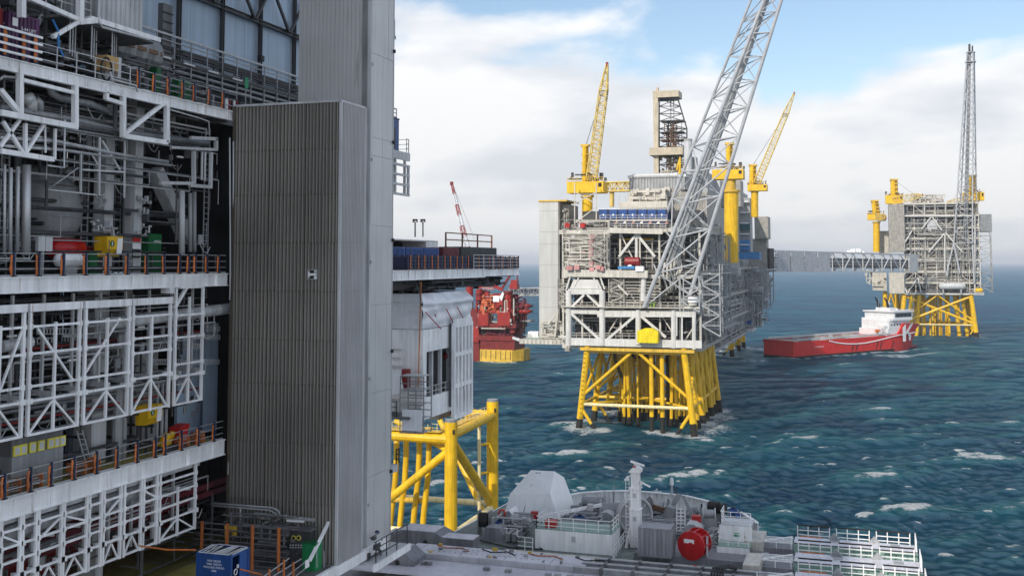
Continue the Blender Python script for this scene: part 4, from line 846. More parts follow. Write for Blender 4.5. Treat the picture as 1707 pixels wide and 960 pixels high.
BX('corner_trim', LGREY, t, UX1 - .22, UX1 + .04, UY0 - .04, UY0 + .18, 30.95, 84); BX('drip_strip', STEEL, t, UX1 - .62, UX1 - .28, UY0 - .045, UY0 - .02, 55, 84); BX('corner_trim', GALV, t, UX1 - .1, UX1 + .035, UY1 - .1, UY1, 30.95, 84)
BX('side_return', GREY, t, UX1 - 1.2, UX1 - .1, TY1 + .02, UY0 - .05, 31, 60)
for z in (36, 44, 51.5, 58.2, 64.5, 70.5): MB().cbox((UX1 + .08, UY1 - .12, z), .16, .16, .22).build('wall_lamp', BLACK, t); MB().cbox((UX1 + .06, UY0 + .1, z - 1.5), .1, .12, .2).build('wall_bracket', GREY, t)
# landing with railing at its foot
t = thing('tower_landing', 'small dark-railed landing with a valve stand below the tall metal tower', 'landing', (-30, 65, 31.2))
BX('floor', LGREY, t, -30.9, -29.6, 63.0, 68.3, 31.0, 31.12); B('edge_beam', WHITE, t, (-29.55, 62.8, 30.9), (-29.55, 68.4, 30.9), .16, .42)
for y in (63.3, 64.9, 66.5, 68.2): B('post', DARK, t, (-29.65, y, 31.1), (-29.65, y, 32.45), .06)
for z in (31.55, 32.0, 32.42): B('rail', DARK, t, (-29.65, 63.1, z), (-29.65, 68.3, z), .05)
mm = MB(); clutter(mm, -30.4, -29.9, 63.6, 65.2, 31.2, 32.6, 18, 77, .03, .08, .5); mm.build('valve_stand', DARK, t, kind='stuff'); MB().dome((-30.1, 64.4, 32.7), .16).build('lamp', NAVY, t)

# ---------------------------------------------------------------- what shows of the topside beyond the towers
BX('deck_plate', MIDD, top, -62, FX - .26, 84, 119.9, ZM - .25, ZM)
for i in range(6):
    a = 84 + i * 6; g = MB().ibeam((FX - .12, a, ZM - .45), (FX - .12, a + 5.96, ZM - .45), .26, .9 if i < 4 else .7, .05)
    for k in range(4): yy = a + .7 + k * 1.5; g.box(FX - .12, FX - .004, yy - .02, yy + .02, ZM - .8, ZM - .05)
    g.build('edge_girder', WHITE, top)
mm = MB(); clutter(mm, -44, FX - .3, 88, 117, ZM - 2.0, ZM - .9, 120, 55, .05, .2, .2); mm.build('pipework', DARK, top, kind='stuff'); 
for y in np.arange(86, 119, 2.5): MB().ibeam((-55, y, ZM - .6), (FX - .26, y, ZM - .6), .25, .6, .05).build('floor_beam', DARK, top)
for x in (-40, -43, -47): MB().ibeam((x, 84, ZM - 1.4), (x, 118, ZM - 1.4), .3, .8, .06).build('floor_beam', DARK, top)
BX('inner_bulkhead', DARK, top, -50, -49.7, 88, 118, 36, ZM - .3)
# baskets on the deck edge, one by one
GBK = 'navy cargo baskets along the far deck edge'
ybs = np.arange(88.0, 117.5, 3.25)
bas = None
for i, y in enumerate(ybs):
    lab = 'navy cargo basket with orange strops on the far deck edge, half hidden by the tower'
    if bas is None:
        bas = t = thing('cargo_basket', lab, 'cargo basket', (FX - 1.2, y, ZM), GBK); x0, x1 = FX - 2.2, FX - .35
        for xx in (x0, x1):
            for yy in (y, y + 1.5, y + 3.0): BX('post', NAVY, t, xx - .07, xx + .07, yy, yy + .14, ZM + .02, ZM + 1.35)
            for z in (.1, .42, .74, 1.06): BX('slat', NAVY, t, xx - .03, xx + .03, y + .14, y + 3.0, ZM + z, ZM + z + .2)
        BX('floor', DARK, t, x0, x1, y, y + 3.1, ZM + .03, ZM + .1); BX('load', NAVY, t, x0 + .2, x1 - .2, y + .2, y + 2.9, ZM + .1, ZM + 1.15)
        for q in (.5, 2.3): BX('strop', ORANGE, t, x1 + .071, x1 + .11, y + q, y + q + .16, ZM + .05, ZM + 1.35)
    else: copy_tree(bas, (0, y - ybs[0], 0), label='navy cargo basket with orange strops on the far deck edge, %s from the tall tower' % ('second', 'third', 'fourth', 'fifth', 'sixth', 'seventh', 'eighth', 'ninth', 'tenth')[i - 1])
t = rail('guard_rail', 'light grey three-bar railing in front of the navy baskets at the far deck end', LGREY, [(FX - .1, 104.5, ZM), (FX - .1, 119.7, ZM), (-46, 119.7, ZM)], 1.45, 3.0, 4, w=.08)
GC = 'blue containers on the far deck'
for i in range(3): container('small_container', ['bright blue container seen edge-on above the baskets, next to the tall tower', 'bright blue corrugated container above the baskets in the middle', 'bright blue corrugated container above the baskets, farthest along'][i], BLUE, (FX - 4.9, 88.5 + i * 4.2, ZM), 2.4, 4.0, 2.1, GC)
container('dark_container', 'dark green-grey container row at the far deck end below the brown railing', mat('dark_green_grey', (.05, .06, .06), .5), (FX - 5.2, 107.5, ZM), 2.6, 11.6, 2.35); container('small_container', 'maroon small container between blue and dark ones on the far deck', MAROON, (FX - 4.8, 102, ZM), 2.3, 4.5, 2.2)
t = rail('guard_rail', 'rust-brown timber railing on top of the dark container row', BROWN, [(FX - 3, 104, ZM + 2.4), (FX - 3, 118.5, ZM + 2.4)], 1.35, 4.8, 2, w=.14)
for y in (104, 108.8, 113.6, 118.4): B('post', BROWN, t, (FX - 3, y, ZM), (FX - 3, y, ZM + 2.4), .16)
t = thing('deck_cabin', 'white box cabin with an open dark front behind the blue containers', 'cabin', (FX - 8, 95, ZM)); a = onX(652, 392, FX - 7); b = onX(730, 405, FX - 7)
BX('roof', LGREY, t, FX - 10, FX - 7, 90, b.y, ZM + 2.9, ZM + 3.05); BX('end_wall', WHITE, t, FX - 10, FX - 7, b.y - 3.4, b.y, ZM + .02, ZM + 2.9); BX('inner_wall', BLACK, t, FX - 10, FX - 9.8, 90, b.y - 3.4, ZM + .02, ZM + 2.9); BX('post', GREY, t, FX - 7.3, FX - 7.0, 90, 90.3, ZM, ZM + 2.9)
G = 'twin floodlights on posts'
for i, px in enumerate((692, 705)):
    p = onX(px, 395, FX - 8); l = thing('floodlight_post', 'black floodlight on a post above the white cabin, the %s of the pair' % ('left' if i == 0 else 'right'), 'floodlight', p, G); hh = onX(px, 368, FX - 8)
    B('pole', DARK, l, p, hh, .12); MB().cbox(hh, .4, .5, .35).build('lamp_head', BLACK, l); MB().cbox(hh + Vector((.16, -.2, -.1)), .16, .2, .14).build('lens', LGREY, l)
# upper deck end with blue cabin, railing and white frame
y1 = onX(683, 240, FX).y; y0 = 84
BX('deck_plate', MIDD, top, -60, FX - .1, y0, y1, ZU - .25, ZU); B('edge_girder', LGREY, top, (FX - .05, y0, ZU - .35), (FX - .05, y1, ZU - .35), .2, .7)
t = thing('blue_cabin', 'tall blue cabin on the high deck corner right of the tall tower', 'cabin', (FX - 2, 90, ZU)); yb = onX(665, 220, FX - .8).y; BX('body', BLUE, t, FX - 3, FX - .8, 84, yb, ZU + .02, ZU + 2.95); BX('door', DARK, t, FX - .8, FX - .76, yb - 1.7, yb - .8, ZU + .1, ZU + 2.2); BX('roof_rim', NAVY, t, FX - 3.05, FX - .75, 84, yb + .05, ZU + 2.95, ZU + 3.05)
rail('guard_rail', 'dark thin railing round the high deck corner beside the blue cabin', GREY, [(FX - .1, yb + .1, ZU), (FX - .1, y1, ZU), (FX - 2.5, y1, ZU)], 1.25, 1.1, 3, w=.05)
t = thing('hanging_frame', 'white open rectangular frame below the high deck corner, against the sky', 'steel frame', (FX, y1, ZU - 4)); za, zb = onX(682, 278, FX).z, onX(682, 326, FX).z; ye = onX(682, 300, FX).y
for k in range(4): z = za + (zb - za) * k / 3; B('rail', LGREY, t, (FX, 84, z), (FX, ye, z), .17, .2)
for px in (659, 675, 681): y = onX(px, 300, FX).y; B('post', LGREY, t, (FX - .03, y, zb), (FX - .03, y, za if px == 681 else ZU - .6), .2)
y1 = onX(660, 60, FX).y; BX('deck_plate', MIDD, top, -60, FX, 84, y1, 69.2, 69.5); t = rail('guard_rail', 'short dark railing of the topmost ledge right of the tall tower', DARK, [(FX - .1, 84, 69.5), (FX - .1, y1 - .1, 69.5)], 1.4, .6, 3, w=.08); BX('extinguisher', RED, t, FX - .3, FX - .15, y1 - 1.2, y1 - .9, 69.6, 70.8)
y1 = onX(663, 775, FX).y; BX('ledge', LGREY, top, -60, FX, 84, y1, 32.3, 32.9); t = rail('guard_rail', 'short black railing of the low ledge above the yellow braces', BLACK, [(FX - .1, 86, 32.9), (FX - .1, y1 - .1, 32.9)], 1.2, 1.0, 3, w=.09)
# tarpaulin-wrapped module
MX = FX; MY0 = onX(705, 600, MX).y; MY1 = onX(787, 600, MX).y; z_top = onX(705, 490, MX).z; z_mid = onX(705, 650, MX).z; z_bot = onX(705, 700, MX).z
t = thing('wrapped_module', 'white steel module with its upper half wrapped in creased white tarpaulin', 'module', (MX - 5, MY0 + 5, z_bot))
def wrap(pfun, nu, nv, name, seed):
    rg = np.random.RandomState(seed); ph = rg.rand(8) * 6; vs = []
    for j in range(nv + 1):
        for i in range(nu + 1):
            u, v = i / nu, j / nv
            b = .10 * abs(math.sin(u * 10 + ph[0] + v * 1.1)) + .06 * math.sin(u * 23 + v * 9 + ph[1]) + .05 * math.sin(v * 17 - u * 6 + ph[2]) + (.16 * math.sin(math.pi * min(1, max(0, (v - .62) / .16))) if .62 < v < .78 else 0)
            vs.append(pfun(u, v, b))
    fs = [(j * (nu + 1) + i, j * (nu + 1) + i + 1, (j + 1) * (nu + 1) + i + 1, (j + 1) * (nu + 1) + i) for j in range(nv) for i in range(nu)]
    return MB().add(vs, fs).build(name, TARP, t, smooth=True)
zt0, zt1 = onX(705, 549, MX).z, z_top
wrap(lambda u, v, b: (MX - .1 + b + (0 if v < .8 else -(v - .8) * 3), MY0 + (MY1 - MY0) * u, zt0 + (zt1 - zt0 + (onX(787, 480, MX).z - zt1) * 0) * v - (u * 1.6 * (1 - v))*0), 60, 30, 'tarpaulin', 1)
wrap(lambda u, v, b: (-52 + (MX - .1 + 52) * u, MY0 - b, zt0 + (zt1 - zt0) * v), 40, 30, 'tarpaulin', 2)
wrap(lambda u, v, b: (-52 + (MX + 52 - .6) * u, MY0 + (MY1 - MY0) * v, zt1 - .1 + b * .6), 30, 20, 'tarpaulin', 3)
BX('inner_frame', LGREY, t, -52, MX - .5, MY0 + .3, MY1 - .3, zt0, zt1 - .3)
yd = onX(733, 700, MX).y
BX('wall', WHITE, t, -52, MX - .02, MY0 - .02, MY0 + .3, z_bot, zt0 - .05); BX('side_wall', WHITE, t, MX - .3, MX, MY0 + .3, MY1 - .2, onX(705, 588, MX).z, zt0 - .06)
BX('lower_girder', WHITE, t, MX - .35, MX + .02, MY0 + .3, MY1, z_bot - .02, z_bot + 1.9); BX('mid_post', WHITE, t, MX - .3, MX - .02, MY0 + .32, MY0 + .9, z_bot + 1.9, onX(705, 588, MX).z)
for k in range(3): y = MY0 + 2.6 + k * 2.2; BX('mid_post', LGREY, t, MX - .5, MX - .2, y, y + .35, z_bot + 1.9, onX(705, 588, MX).z)
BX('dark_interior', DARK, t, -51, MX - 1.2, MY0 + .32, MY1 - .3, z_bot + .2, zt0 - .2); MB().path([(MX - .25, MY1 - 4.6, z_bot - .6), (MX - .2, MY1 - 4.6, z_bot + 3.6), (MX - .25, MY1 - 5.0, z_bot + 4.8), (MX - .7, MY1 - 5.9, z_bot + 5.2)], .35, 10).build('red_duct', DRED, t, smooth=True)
rail('', '', LGREY, [(MX - .1, MY0 + 1, z_bot + 1.4), (MX - .1, MY1 - 3.5, z_bot + 1.4)], 1.4, 1.2, 3, parent=t, w=.07)
# red ratchet straps over the tarpaulin
for a, b in (((709, 520), (735, 548)), ((744, 515), (757, 540)), ((762, 512), (775, 535)), ((725, 524), (727, 528))): TU('tie_down_strap', RED, t, onX(*a, MX + .3), onX(*b, MX + .25), .05, 5)
o = TU('lifting_sling', ORANGE, None, onY(702, 470, MY0 - .5), onY(697, 645, MY0 - .4), .06, 6); tag(o, 'long orange sling hanging down in front of the wrapped module', 'sling')
mm = MB().path([onX(692, 468, FX - .2), onX(700, 490, FX + .3), onX(702, 510, FX + .35)], .05, 5); o = mm.build('hook_rope', DARK); tag(o, 'dark hanging rope above the orange sling at the deck edge', 'rope')
# grid wall of white ribs
ga, gb = onX(757, 600, MX + .6).y, onX(786, 600, MX + .6).y; gz0, gz1 = z_bot - .6, onX(786, 535, MX + .6).z
t = thing('ribbed_wall', 'white open grid of tall ribs on the corner of the wrapped module', 'wall frame', (MX + .6, (ga + gb) / 2, gz0))
for k in range(6): y = ga + (gb - ga) * k / 5; B('rib', WHITE, t, (MX + .55, y, gz0), (MX + .55, y, gz1), .36, .3, up=(1, 0, 0))
for k in range(4): z = gz0 + (gz1 - gz0) * k / 3; B('cross_beam', WHITE, t, (MX + .57, ga, z), (MX + .57, gb, z), .2, .4 if k < 3 else .8)
BX('back_plate', MIDD, t, MX + .12, MX + .2, ga, gb, gz0 + 1, gz1)
# scaffold on the module corner and the ledge left of it
sx0, sx1 = onY(667, 680, MY0 - 3).x, onY(706, 680, MY0 - 3).x; sz0, sz1 = onY(690, 722, MY0 - 3).z, onY(690, 628, MY0 - 3).z
t = thing('scaffold', 'hanging tube scaffold with a pale sheet on its lower side, at the module corner', 'scaffold', ((sx0 + sx1) / 2, MY0 - 2, sz0))
for x in np.linspace(sx0, sx1, 4):
    for y in (MY0 - 3, MY0 - 1.2): TU('upright', STEEL, t, (x, y, sz0), (x, y, sz1), .05, 5)
for k in range(9):
    z = sz0 + (sz1 - sz0) * k / 8
    for y in (MY0 - 3, MY0 - 1.2): TU('ledger', STEEL, t, (sx0, y, z), (sx1, y, z), .045, 5)
    if k % 2 == 0: BX('platform_board', LGREY, t, sx0, sx1, MY0 - 2.9, MY0 - 1.3, z + .05, z + .09)
BX('sheet', TARP, t, sx0 + .2, sx1 - .1, MY0 - 3.07, MY0 - 3.04, sz0 + .2, sz0 + (sz1 - sz0) * .42)
BX('ledge_beam', WHITE, top, -52, sx0 + 1, MY0 - .6, MY0 - .2, z_bot + .4, z_bot + 1.5); BX('ledge_floor', MIDD, top, -52, sx0 + 1, MY0 - 3.4, MY0 - .62, z_bot + .5, z_bot + .7)
rail('guard_rail', 'black railing on the ledge left of the hanging scaffold', BLACK, [(-50, MY0 - 3.3, z_bot + .7), (sx0 - .2, MY0 - 3.3, z_bot + .7)], 1.3, .9, 3, w=.07)
p = onY(660, 640, MY0 - 2); vs = [(p.x - 1.3, p.y, p.z - 1.3), (p.x + .9, p.y - .2, p.z - .6), (p.x + .35, p.y, p.z + 1.3), (p.x - 1.3, p.y + .1, p.z + .5), (p.x - .2, p.y + .9, p.z - .6)]
o = MB().add(vs, [(0, 1, 2, 3), (1, 4, 2), (4, 3, 2), (0, 3, 4), (0, 4, 1)]).build('folded_tarp', TARP); tag(o, 'bunched white tarpaulin on the ledge beside the scaffold', 'tarpaulin')
TU('red_cylinder', DRED, None, onY(677, 650, MY0 - .9), onY(677, 615, MY0 - .9), .42, 10); tag(D.objects['red_cylinder'], 'dull red upright cylinder behind the scaffold top', 'cylinder')
for k in range(8): z = z_bot + 1 + k * .75; B('louvre_beam', LGREY, top, (-50, MY0 - .25, z), (onY(668, 600, MY0 - .2).x, MY0 - .25, z), .2, .12)

# ---------------------------------------------------------------- yellow jacket standing in the sea beyond
LZ = 25.6
t = thing('yellow_jacket', 'bright yellow tubular jacket with open leg tops, standing in the sea beside the wrapped module', 'jacket', (-75, 168, 0))
N1, N2 = onZ(752, 703, LZ), onZ(821, 669, LZ + .6)
W1, W2 = N1 + Vector((-34, 0, 0)), N2 + Vector((-34, 0, 0))
def leg(p, dx=0, r=1.0):
    o = TU('leg', YEL, t, (p.x, p.y, -4), (p.x, p.y, p.z), r, 18); TU('leg_sleeve', STEEL, o, (p.x, p.y, p.z), (p.x, p.y, p.z + .4), r * .92, 18); TU('weld_band', YELD, o, (p.x, p.y, p.z - 5.6), (p.x, p.y, p.z - 5.5), r * 1.01, 18); MB().cbox((p.x + r * .7, p.y - r * .72, p.z - 1.4), .25, .25, .7).build('number_plate', BLACK, o); TU('wet_zone', GROWTH, o, (p.x, p.y, -4), (p.x, p.y, 2.4), r * 1.02, 14)
    foam_at(p.x, p.y, 3.2, .9)
leg(N1, 0, .98); leg(N2); leg(W1); leg(W2)
def tb(a, b, r, m=YEL, name='brace', n=12): return TU(name, m, t, a, b, r, n)
zt = LZ - 2.6
tb((N1.x, N1.y, zt + .6), (N2.x, N2.y, zt + .9), .75, name='top_chord'); tb((N1.x, N1.y, zt), (W1.x, W1.y, zt + .4), .85, name='top_chord'); tb((N2.x, N2.y, zt + 1), (W2.x, W2.y, zt + 1), .7, name='top_chord')
tb((N1.x, N1.y, zt - 1.5), (onY(645, 835, N1.y)), .62); tb((N1.x, N1.y, zt - 2), (onY(660, 702, N1.y + 8)), .45)
tb((N1.x + .4, N1.y + .3, zt - 1), (N2.x - .3, N2.y - .5, 9.5), .72); tb(onX(733, 700, -74), onX(812, 865, -62.4), .5)
tb((N1.x, N1.y, 8.6), (W1.x, W1.y, 9), .55, PALEY); tb((N1.x, N1.y, 8.4), (N2.x, N2.y, 8.4), .55, PALEY); tb((N2.x, N2.y, 9), (W2.x, W2.y, 9), .5, PALEY)
for px, k in ((661, 0), (677, 1), (699, 2), (715, 3)):
    y = N1.y + 6 - k * 1.2; a = onY(px, 730, y); TU('conductor_guide', YELD, t, onY(px, 722, y), onY(px, 712, y), .62, 10)
    MB().path([onY(px, 715, y), onY(px, 760, y), onY(px - 2, 800, y), onY(px - 8, 850, y), onY(px - 15, 930, y), onY(px - 16, 1040, y)], .47, 10).build('conductor', YEL, t, smooth=True)
tb(onY(640, 832, N1.y + 6), onY(706, 834, N1.y + 4), .42, YELD)
# walkway on the top chord
for a, b in ((N1, N2),):
    d = (b - a); 
    BX('walkway', YELD, t, a.x - 2.6, a.x - .9, a.y + 2, b.y - 1.5, zt + 1.2, zt + 1.35)
    for k in range(9): q = (k + .5) / 9; p = Vector((a.x - .9, a.y + 2 + (b.y - a.y - 3.5) * q, zt + 1.3)); B('rail_post', PALEY, t, p, p + Vector((0, 0, 1.2)), .07)
    for z in (.6, 1.2): B('rail', PALEY, t, (a.x - .9, a.y + 2, zt + 1.3 + z), (a.x - .9, b.y - 1.5, zt + 1.3 + z), .06)
BX('walkway', YELD, t, N1.x - 26, N1.x - 1.5, N1.y - .9, N1.y + 1.0, zt + 1.0, zt + 1.12)
for k in range(16): p = Vector((N1.x - 2 - k * 1.5, N1.y - .8, zt + 1.1)); B('rail_post', PALEY, t, p, p + Vector((0, 0, 1.2)), .07)
for z in (.6, 1.2): B('rail', PALEY, t, (N1.x - 25, N1.y - .8, zt + 1.1 + z), (N1.x - 1.8, N1.y - .8, zt + 1.1 + z), .06)
BX('guide_frame', YEL, t, N2.x - 7, N2.x - 2.0, N2.y - 7, N2.y - 4, zt + 2.2, zt + 2.6); 
for x in (-7, -4.6, -2.1): B('guide_post', YEL, t, (N2.x + x, N2.y - 7, zt + .6), (N2.x + x, N2.y - 7, zt + 3.8), .18); 
B('guide_rail', YEL, t, (N2.x - 7, N2.y - 7, zt + 3.8), (N2.x - 2.1, N2.y - 7, zt + 3.8), .15)
BX('fender', DARK, t, onZ(700, 690, 26).x - 2, onZ(735, 690, 26).x, N1.y + 4, N1.y + 9, zt + 2.2, zt + 3.0)
cz_ = onY(799, 850, N2.y - 3); TU('caisson', PALEY, t, onY(799, 712, N2.y - 3), cz_, .3, 10)
for y in (742, 790): tb(onY(798, y, N2.y - 3), (N2.x, N2.y, onY(798, y, N2.y - 3).z), .22, YEL)
# ---------------------------------------------------------------- the construction vessel at the bottom: deck about z = 24
ZD = 24.0
def sp(px, py, z=ZD): return onZ(px, py, z)
vs_ = thing('construction_vessel', 'large grey and white construction vessel whose bow deck fills the bottom of the view', 'ship', (-20, 105, 0))
HULLW = mat('vessel_white', (.88, .88, .88), .45, var=.10, streak=.15, rust=.24, rustcol=(.4, .3, .2))
# hull outline at deck level: bow curve from the photograph's bulwark, closed aft
curve = [(826, 866), (872, 842), (940, 826), (965, 821), (1005, 818), (1050, 817), (1100, 821), (1145, 826), (1187, 836), (1215, 846), (1242, 856), (1264, 871), (1276, 882)]
ZBW = 25.5
cv = [onZ(x, y, ZBW) for x, y in curve]
cv[0] = Vector((-38.6, 97.5, ZBW)); cv[1] = Vector((-37.2, 116.0, ZBW))
aft = [Vector((cv[-1].x + 1.5, 84, 0)), Vector((cv[0].x, 84, 0))]
outl = [Vector((p.x, p.y, 0)) for p in cv] + aft
n = len(outl); cen = Vector((sum(p.x for p in outl) / n, sum(p.y for p in outl) / n, 0))
vv = []; 
for z, k in ((-3, .86), (6, .93), (16, .985), (ZD - .06, 1.0)): vv += [Vector((cen.x + (p.x - cen.x) * k, cen.y + (p.y - cen.y) * k, z)) for p in outl]
ff = [(j * n + i, (j * n + (i + 1) % n), (j + 1) * n + (i + 1) % n, (j + 1) * n + i) for j in range(3) for i in range(n)] + [tuple(range(3 * n, 4 * n))]
MB().add(vv, ff).build('hull', HULLW, vs_)
mm = MB().prism([Vector((cen.x + (p.x - cen.x) * .985, cen.y + (p.y - cen.y) * .985, ZD - .055)) for p in outl], (0, 0, .05)); mm.build('deck', mat('worn_deck_paint', (.17, .205, .19), .7, var=.4, rust=.3), vs_)
def bulwark(i0, i1):
    w = MB(); ribs = []
    for i in range(i0, i1):
        a, b = cv[i], cv[i + 1]; d = (b - a).normalized(); nrm = Vector((d.y, -d.x, 0)); 
        a0, b0 = Vector((a.x, a.y, ZD)), Vector((b.x, b.y, ZD))
        w.prism([a0, b0, Vector((b.x, b.y, ZBW)), Vector((a.x, a.y, ZBW))], nrm * .08); BX  # plate
        k = max(1, int((b - a).length / 1.3))
        MB().beam(Vector((a.x, a.y, ZBW)) + nrm * .12, Vector((b.x, b.y, ZBW)) + nrm * .12, .36, .12).build('bulwark_cap', HULLW, vs_)
        for q in range(k):
            p = a0.lerp(b0, (q + .5) / k); MB().prism([p + nrm * .1, p + nrm * .85, p + nrm * .3 + Vector((0, 0, ZBW - ZD - .15)), p + nrm * .1 + Vector((0, 0, ZBW - ZD - .15))], d * .07).build('bulwark_rib', HULLW, vs_)
    w.build('bulwark', HULLW, vs_)
bulwark(1, 8); bulwark(9, 11)
for k in range(-2, 14): foam_at(cv[0].x + k * 3.2, 128 + 6 * math.sin(k), 2.5, .5)
def sbox(name, m, par, pxa, pxb, py, h, dep, z=ZD, lift=0.0):
    a = onZ(pxa, py, z); b = onZ(pxb, py, z); y = (a.y + b.y) / 2
    xa = onY(pxa, py, y).x; xb = onY(pxb, py, y).x
    return BX(name, m, par, xa, xb, y, y + dep, z + lift, z + lift + h), Vector(((xa + xb) / 2, y, z)), xa, xb
# --- the lilac lifting beams and tracks in front
t = thing('lift_beam', 'long lilac-grey lifting beam with bolt holes lying across the bottom of the view, left half', 'lifting beam', (-30, 92, ZD))
pts = [(700, 913), (860, 915), (985, 930), (1010, 960)]
xL = onZ(640, 940, ZD + 1).x; xM = onZ(985, 932, ZD + 1).x
yA = onZ(830, 916, ZD + 1).y
BX('top_plate', LILAC, t, xL, xM, yA - 3.0, yA, ZD + .9, ZD + 1.0); BX('web_plate', LILAC, t, xL, xM, yA - 3.0, yA - 2.9, ZD - 1, ZD + .9)
BX('lower_plate', LILAC, t, xL - 4, xM + 2, yA - 8, yA - 3.55, ZD + .55, ZD + .65); BX('gutter', SLATE, t, xL - 4, xM + 2, yA - 3.54, yA - 3.01, ZD + .2, ZD + .5); BX('beam_body', SLATE, t, xL, xM, yA - 2.9, yA - .1, ZD - 2, ZD + .89)
for k in range(11):
    x = xL + 3 + k * (xM - xL - 5) / 11
    for e in (0, .5): MB().disc((x + e, yA - .8, ZD + 1.0), (0, 0, 1), .07, .03, 8).build('bolt_hole', BLACK, t); MB().disc((x - 1.2 + e, yA - 1.9, ZD + 1.0), (0, 0, 1), .07, .03, 8).build('bolt_hole', BLACK, t)
a, b = onZ(855, 906, ZD + .6), onZ(1056, 931, ZD + .6)
t = BX('cream_walkway', CREAM, None, a.x, b.x, yA + .1, yA + 1.6, ZD, ZD + .7); tag(t, 'narrow cream walkway strip between the lilac beam and the white deckhouse', 'walkway')
t = thing('skid_track', 'grey steel skid track with clamps running right from the lilac beam', 'track', (-12, yA - 2, ZD))
xR = onZ(1285, 945, ZD + .8).x
for k in range(3):
    y = yA - .3 - k * 1.5; MB().ibeam((xM + (.3 if k == 0 else -.4 * k), y, ZD + .9), (xR, y, ZD + .9), .45, .5, .08).build('rail_beam', GREY, t); BX('bed_plate', LILAC if k else SLATE, t, xM, xR, y - 1.15, y - .25, ZD + .5, ZD + .62)
    for q in range(5): x = xM + 1.5 + q * 2.6; BX('clamp', MIDD, t, x, x + .22, y - .4, y + .28, ZD + .55, ZD + 1.24)
BX('red_tag', RED, t, xM + 8.6, xM + 8.9, yA - .3, yA - .1, ZD + 1.16, ZD + 1.2); BX('base', SLATE, t, xM, xR, yA - 8, yA + .2, ZD - 1, ZD + .5)
rg = random.Random(12)
tt = thing('deck_fittings', 'loose lugs, hoses and small plates scattered on the lilac beams at the bottom edge', 'fittings', (-30, 90, ZD + 1))
for k in range(16): x = rg.uniform(xL + 1, xM - 1); y = yA - rg.choice((.4, 1.5, 2.6)); BX('lug', rg.choice((SLATE, STEEL, YELD, GREY)), tt, x, x + rg.uniform(.15, .5), y, y + rg.uniform(.1, .3), ZD + 1.0, ZD + 1.0 + rg.uniform(.06, .3))
for k in range(4): x = xL + 2 + k * 4.2; MB().path([(x, yA - .3, ZD + 1.05), (x + 1.1, yA - .9 - .2 * (k % 2), ZD + 1.05), (x + 2.4, yA - .5, ZD + 1.05), (x + 3.4, yA - 1.4, ZD + 1.05)], .05, 5).build('hose', BLACK if k % 2 else ORANGE, tt, smooth=True)
for k in range(5): x = xL + 1 + k * 4; BX('seam', SLATE, tt, x, x + .05, yA - 2.95, yA - .02, ZD + 1.002, ZD + 1.012)
for k in range(8): x = rg.uniform(xL, xM); BX('lower_lug', rg.choice((SLATE, STEEL, GREY)), tt, x, x + .5, yA - 5.2, yA - 4.8, ZD + .65, ZD + .9)
# upper grey platform under container and reel
sbox('grey_plinth', SLATE, vs_, 1057, 1275, 940, .5, 4.0)
# --- left block of slate housings below the tall tower
GH = 'slate beam housings at the bottom left of the vessel'
for i, (pxa, pxb, py, h, dep, z) in enumerate(((617, 690, 950, 1.6, 2.6, ZD + .2), (640, 752, 915, 1.6, 2.6, ZD))):
    t = thing('beam_housing', 'slate trapezoid housing with a round hole below the tall tower, %s one' % ('nearer left' if i == 0 else 'farther right'), 'housing', sp((pxa + pxb) / 2, py, z), GH)
    a = onZ(pxa, py, z); b = onZ(pxb, py, z); y = (a.y + b.y) / 2; xa, xb = onY(pxa, py, y).x, onY(pxb, py, y).x; w = (xb - xa)
    MB().prism([(xa, y, z), (xb, y, z), (xb, y, z + h * .55), (xb - w * .25, y, z + h), (xa + w * .25, y, z + h), (xa, y, z + h * .55)], (0, dep, 0)).build('shell', SLATE, t); MB().disc((xa + w * .62, y, z + h * .42), (0, 1, 0), .22, .03).build('hole', BLACK, t); BX('cap_plate', LILAC, t, xa + w * .25, xb - w * .25, y + .1, y + dep - .1, z + h, z + h + .05); BX('side_bracket', LILAC, t, xa - .1, xa - .02, y, y + dep, z, z + h * .6)
t = thing('deck_beam', 'dark slate beam with a pale edge lying beyond the beam housings', 'beam', sp(720, 895)); a, b = onZ(650, 893, ZD + .8), onZ(792, 905, ZD + .8); BX('beam', SLATE, t, a.x, b.x, b.y - .5, b.y + 1.0, ZD, ZD + 1.2); BX('flange', LILAC, t, a.x, b.x, b.y - .6, b.y + 1.1, ZD + 1.2, ZD + 1.28)
BX('underdeck', SLATE, vs_, -60, cv[0].x - .2, 78, 96, 20, ZD - .3)
# --- faceted white cover
P = [onY(842, 852, 106), onY(850, 823, 106.4), onY(885, 783, 108.5), onY(924, 785, 108.3), onY(917, 822, 105.6), onY(930, 864, 105), onY(884, 868, 105), onY(940, 795, 111), onY(940, 816, 110.5), onY(961, 849, 110.5), onY(858, 846, 112), onY(958, 846, 113), onY(890, 786, 112), onY(936, 793, 112.6)]
bm = bmesh.new()
for p in P: bm.verts.new(p)
bmesh.ops.convex_hull(bm, input=bm.verts); bmesh.ops.dissolve_limit(bm, angle_limit=0.05, verts=bm.verts, edges=bm.edges)
me = D.meshes.new('cover_shell'); t = thing('faceted_cover', 'big white many-sided cover on the vessel deck beside the yellow leg', 'cover', (P[0].x + 4, 108, ZD)); bm.to_mesh(me); bm.free(); me.materials.append(mat('gloss_white', (.82, .83, .84), .35, var=.04, streak=.06))
me.transform(Matrix.Translation(-Vector(t.location))); o = D.objects.new('cover_shell', me); C.objects.link(o); setpar(o, t)
MB().path([onY(897, 792, 107.9), onY(885, 810, 106.8), onY(878, 835, 105.9), onY(872, 855, 105.3)], .05, 5).build('seam_cable', GREY, t); B('lug', LGREY, t, onY(893, 789, 108.1), onY(902, 790, 108.1), .14, .3)
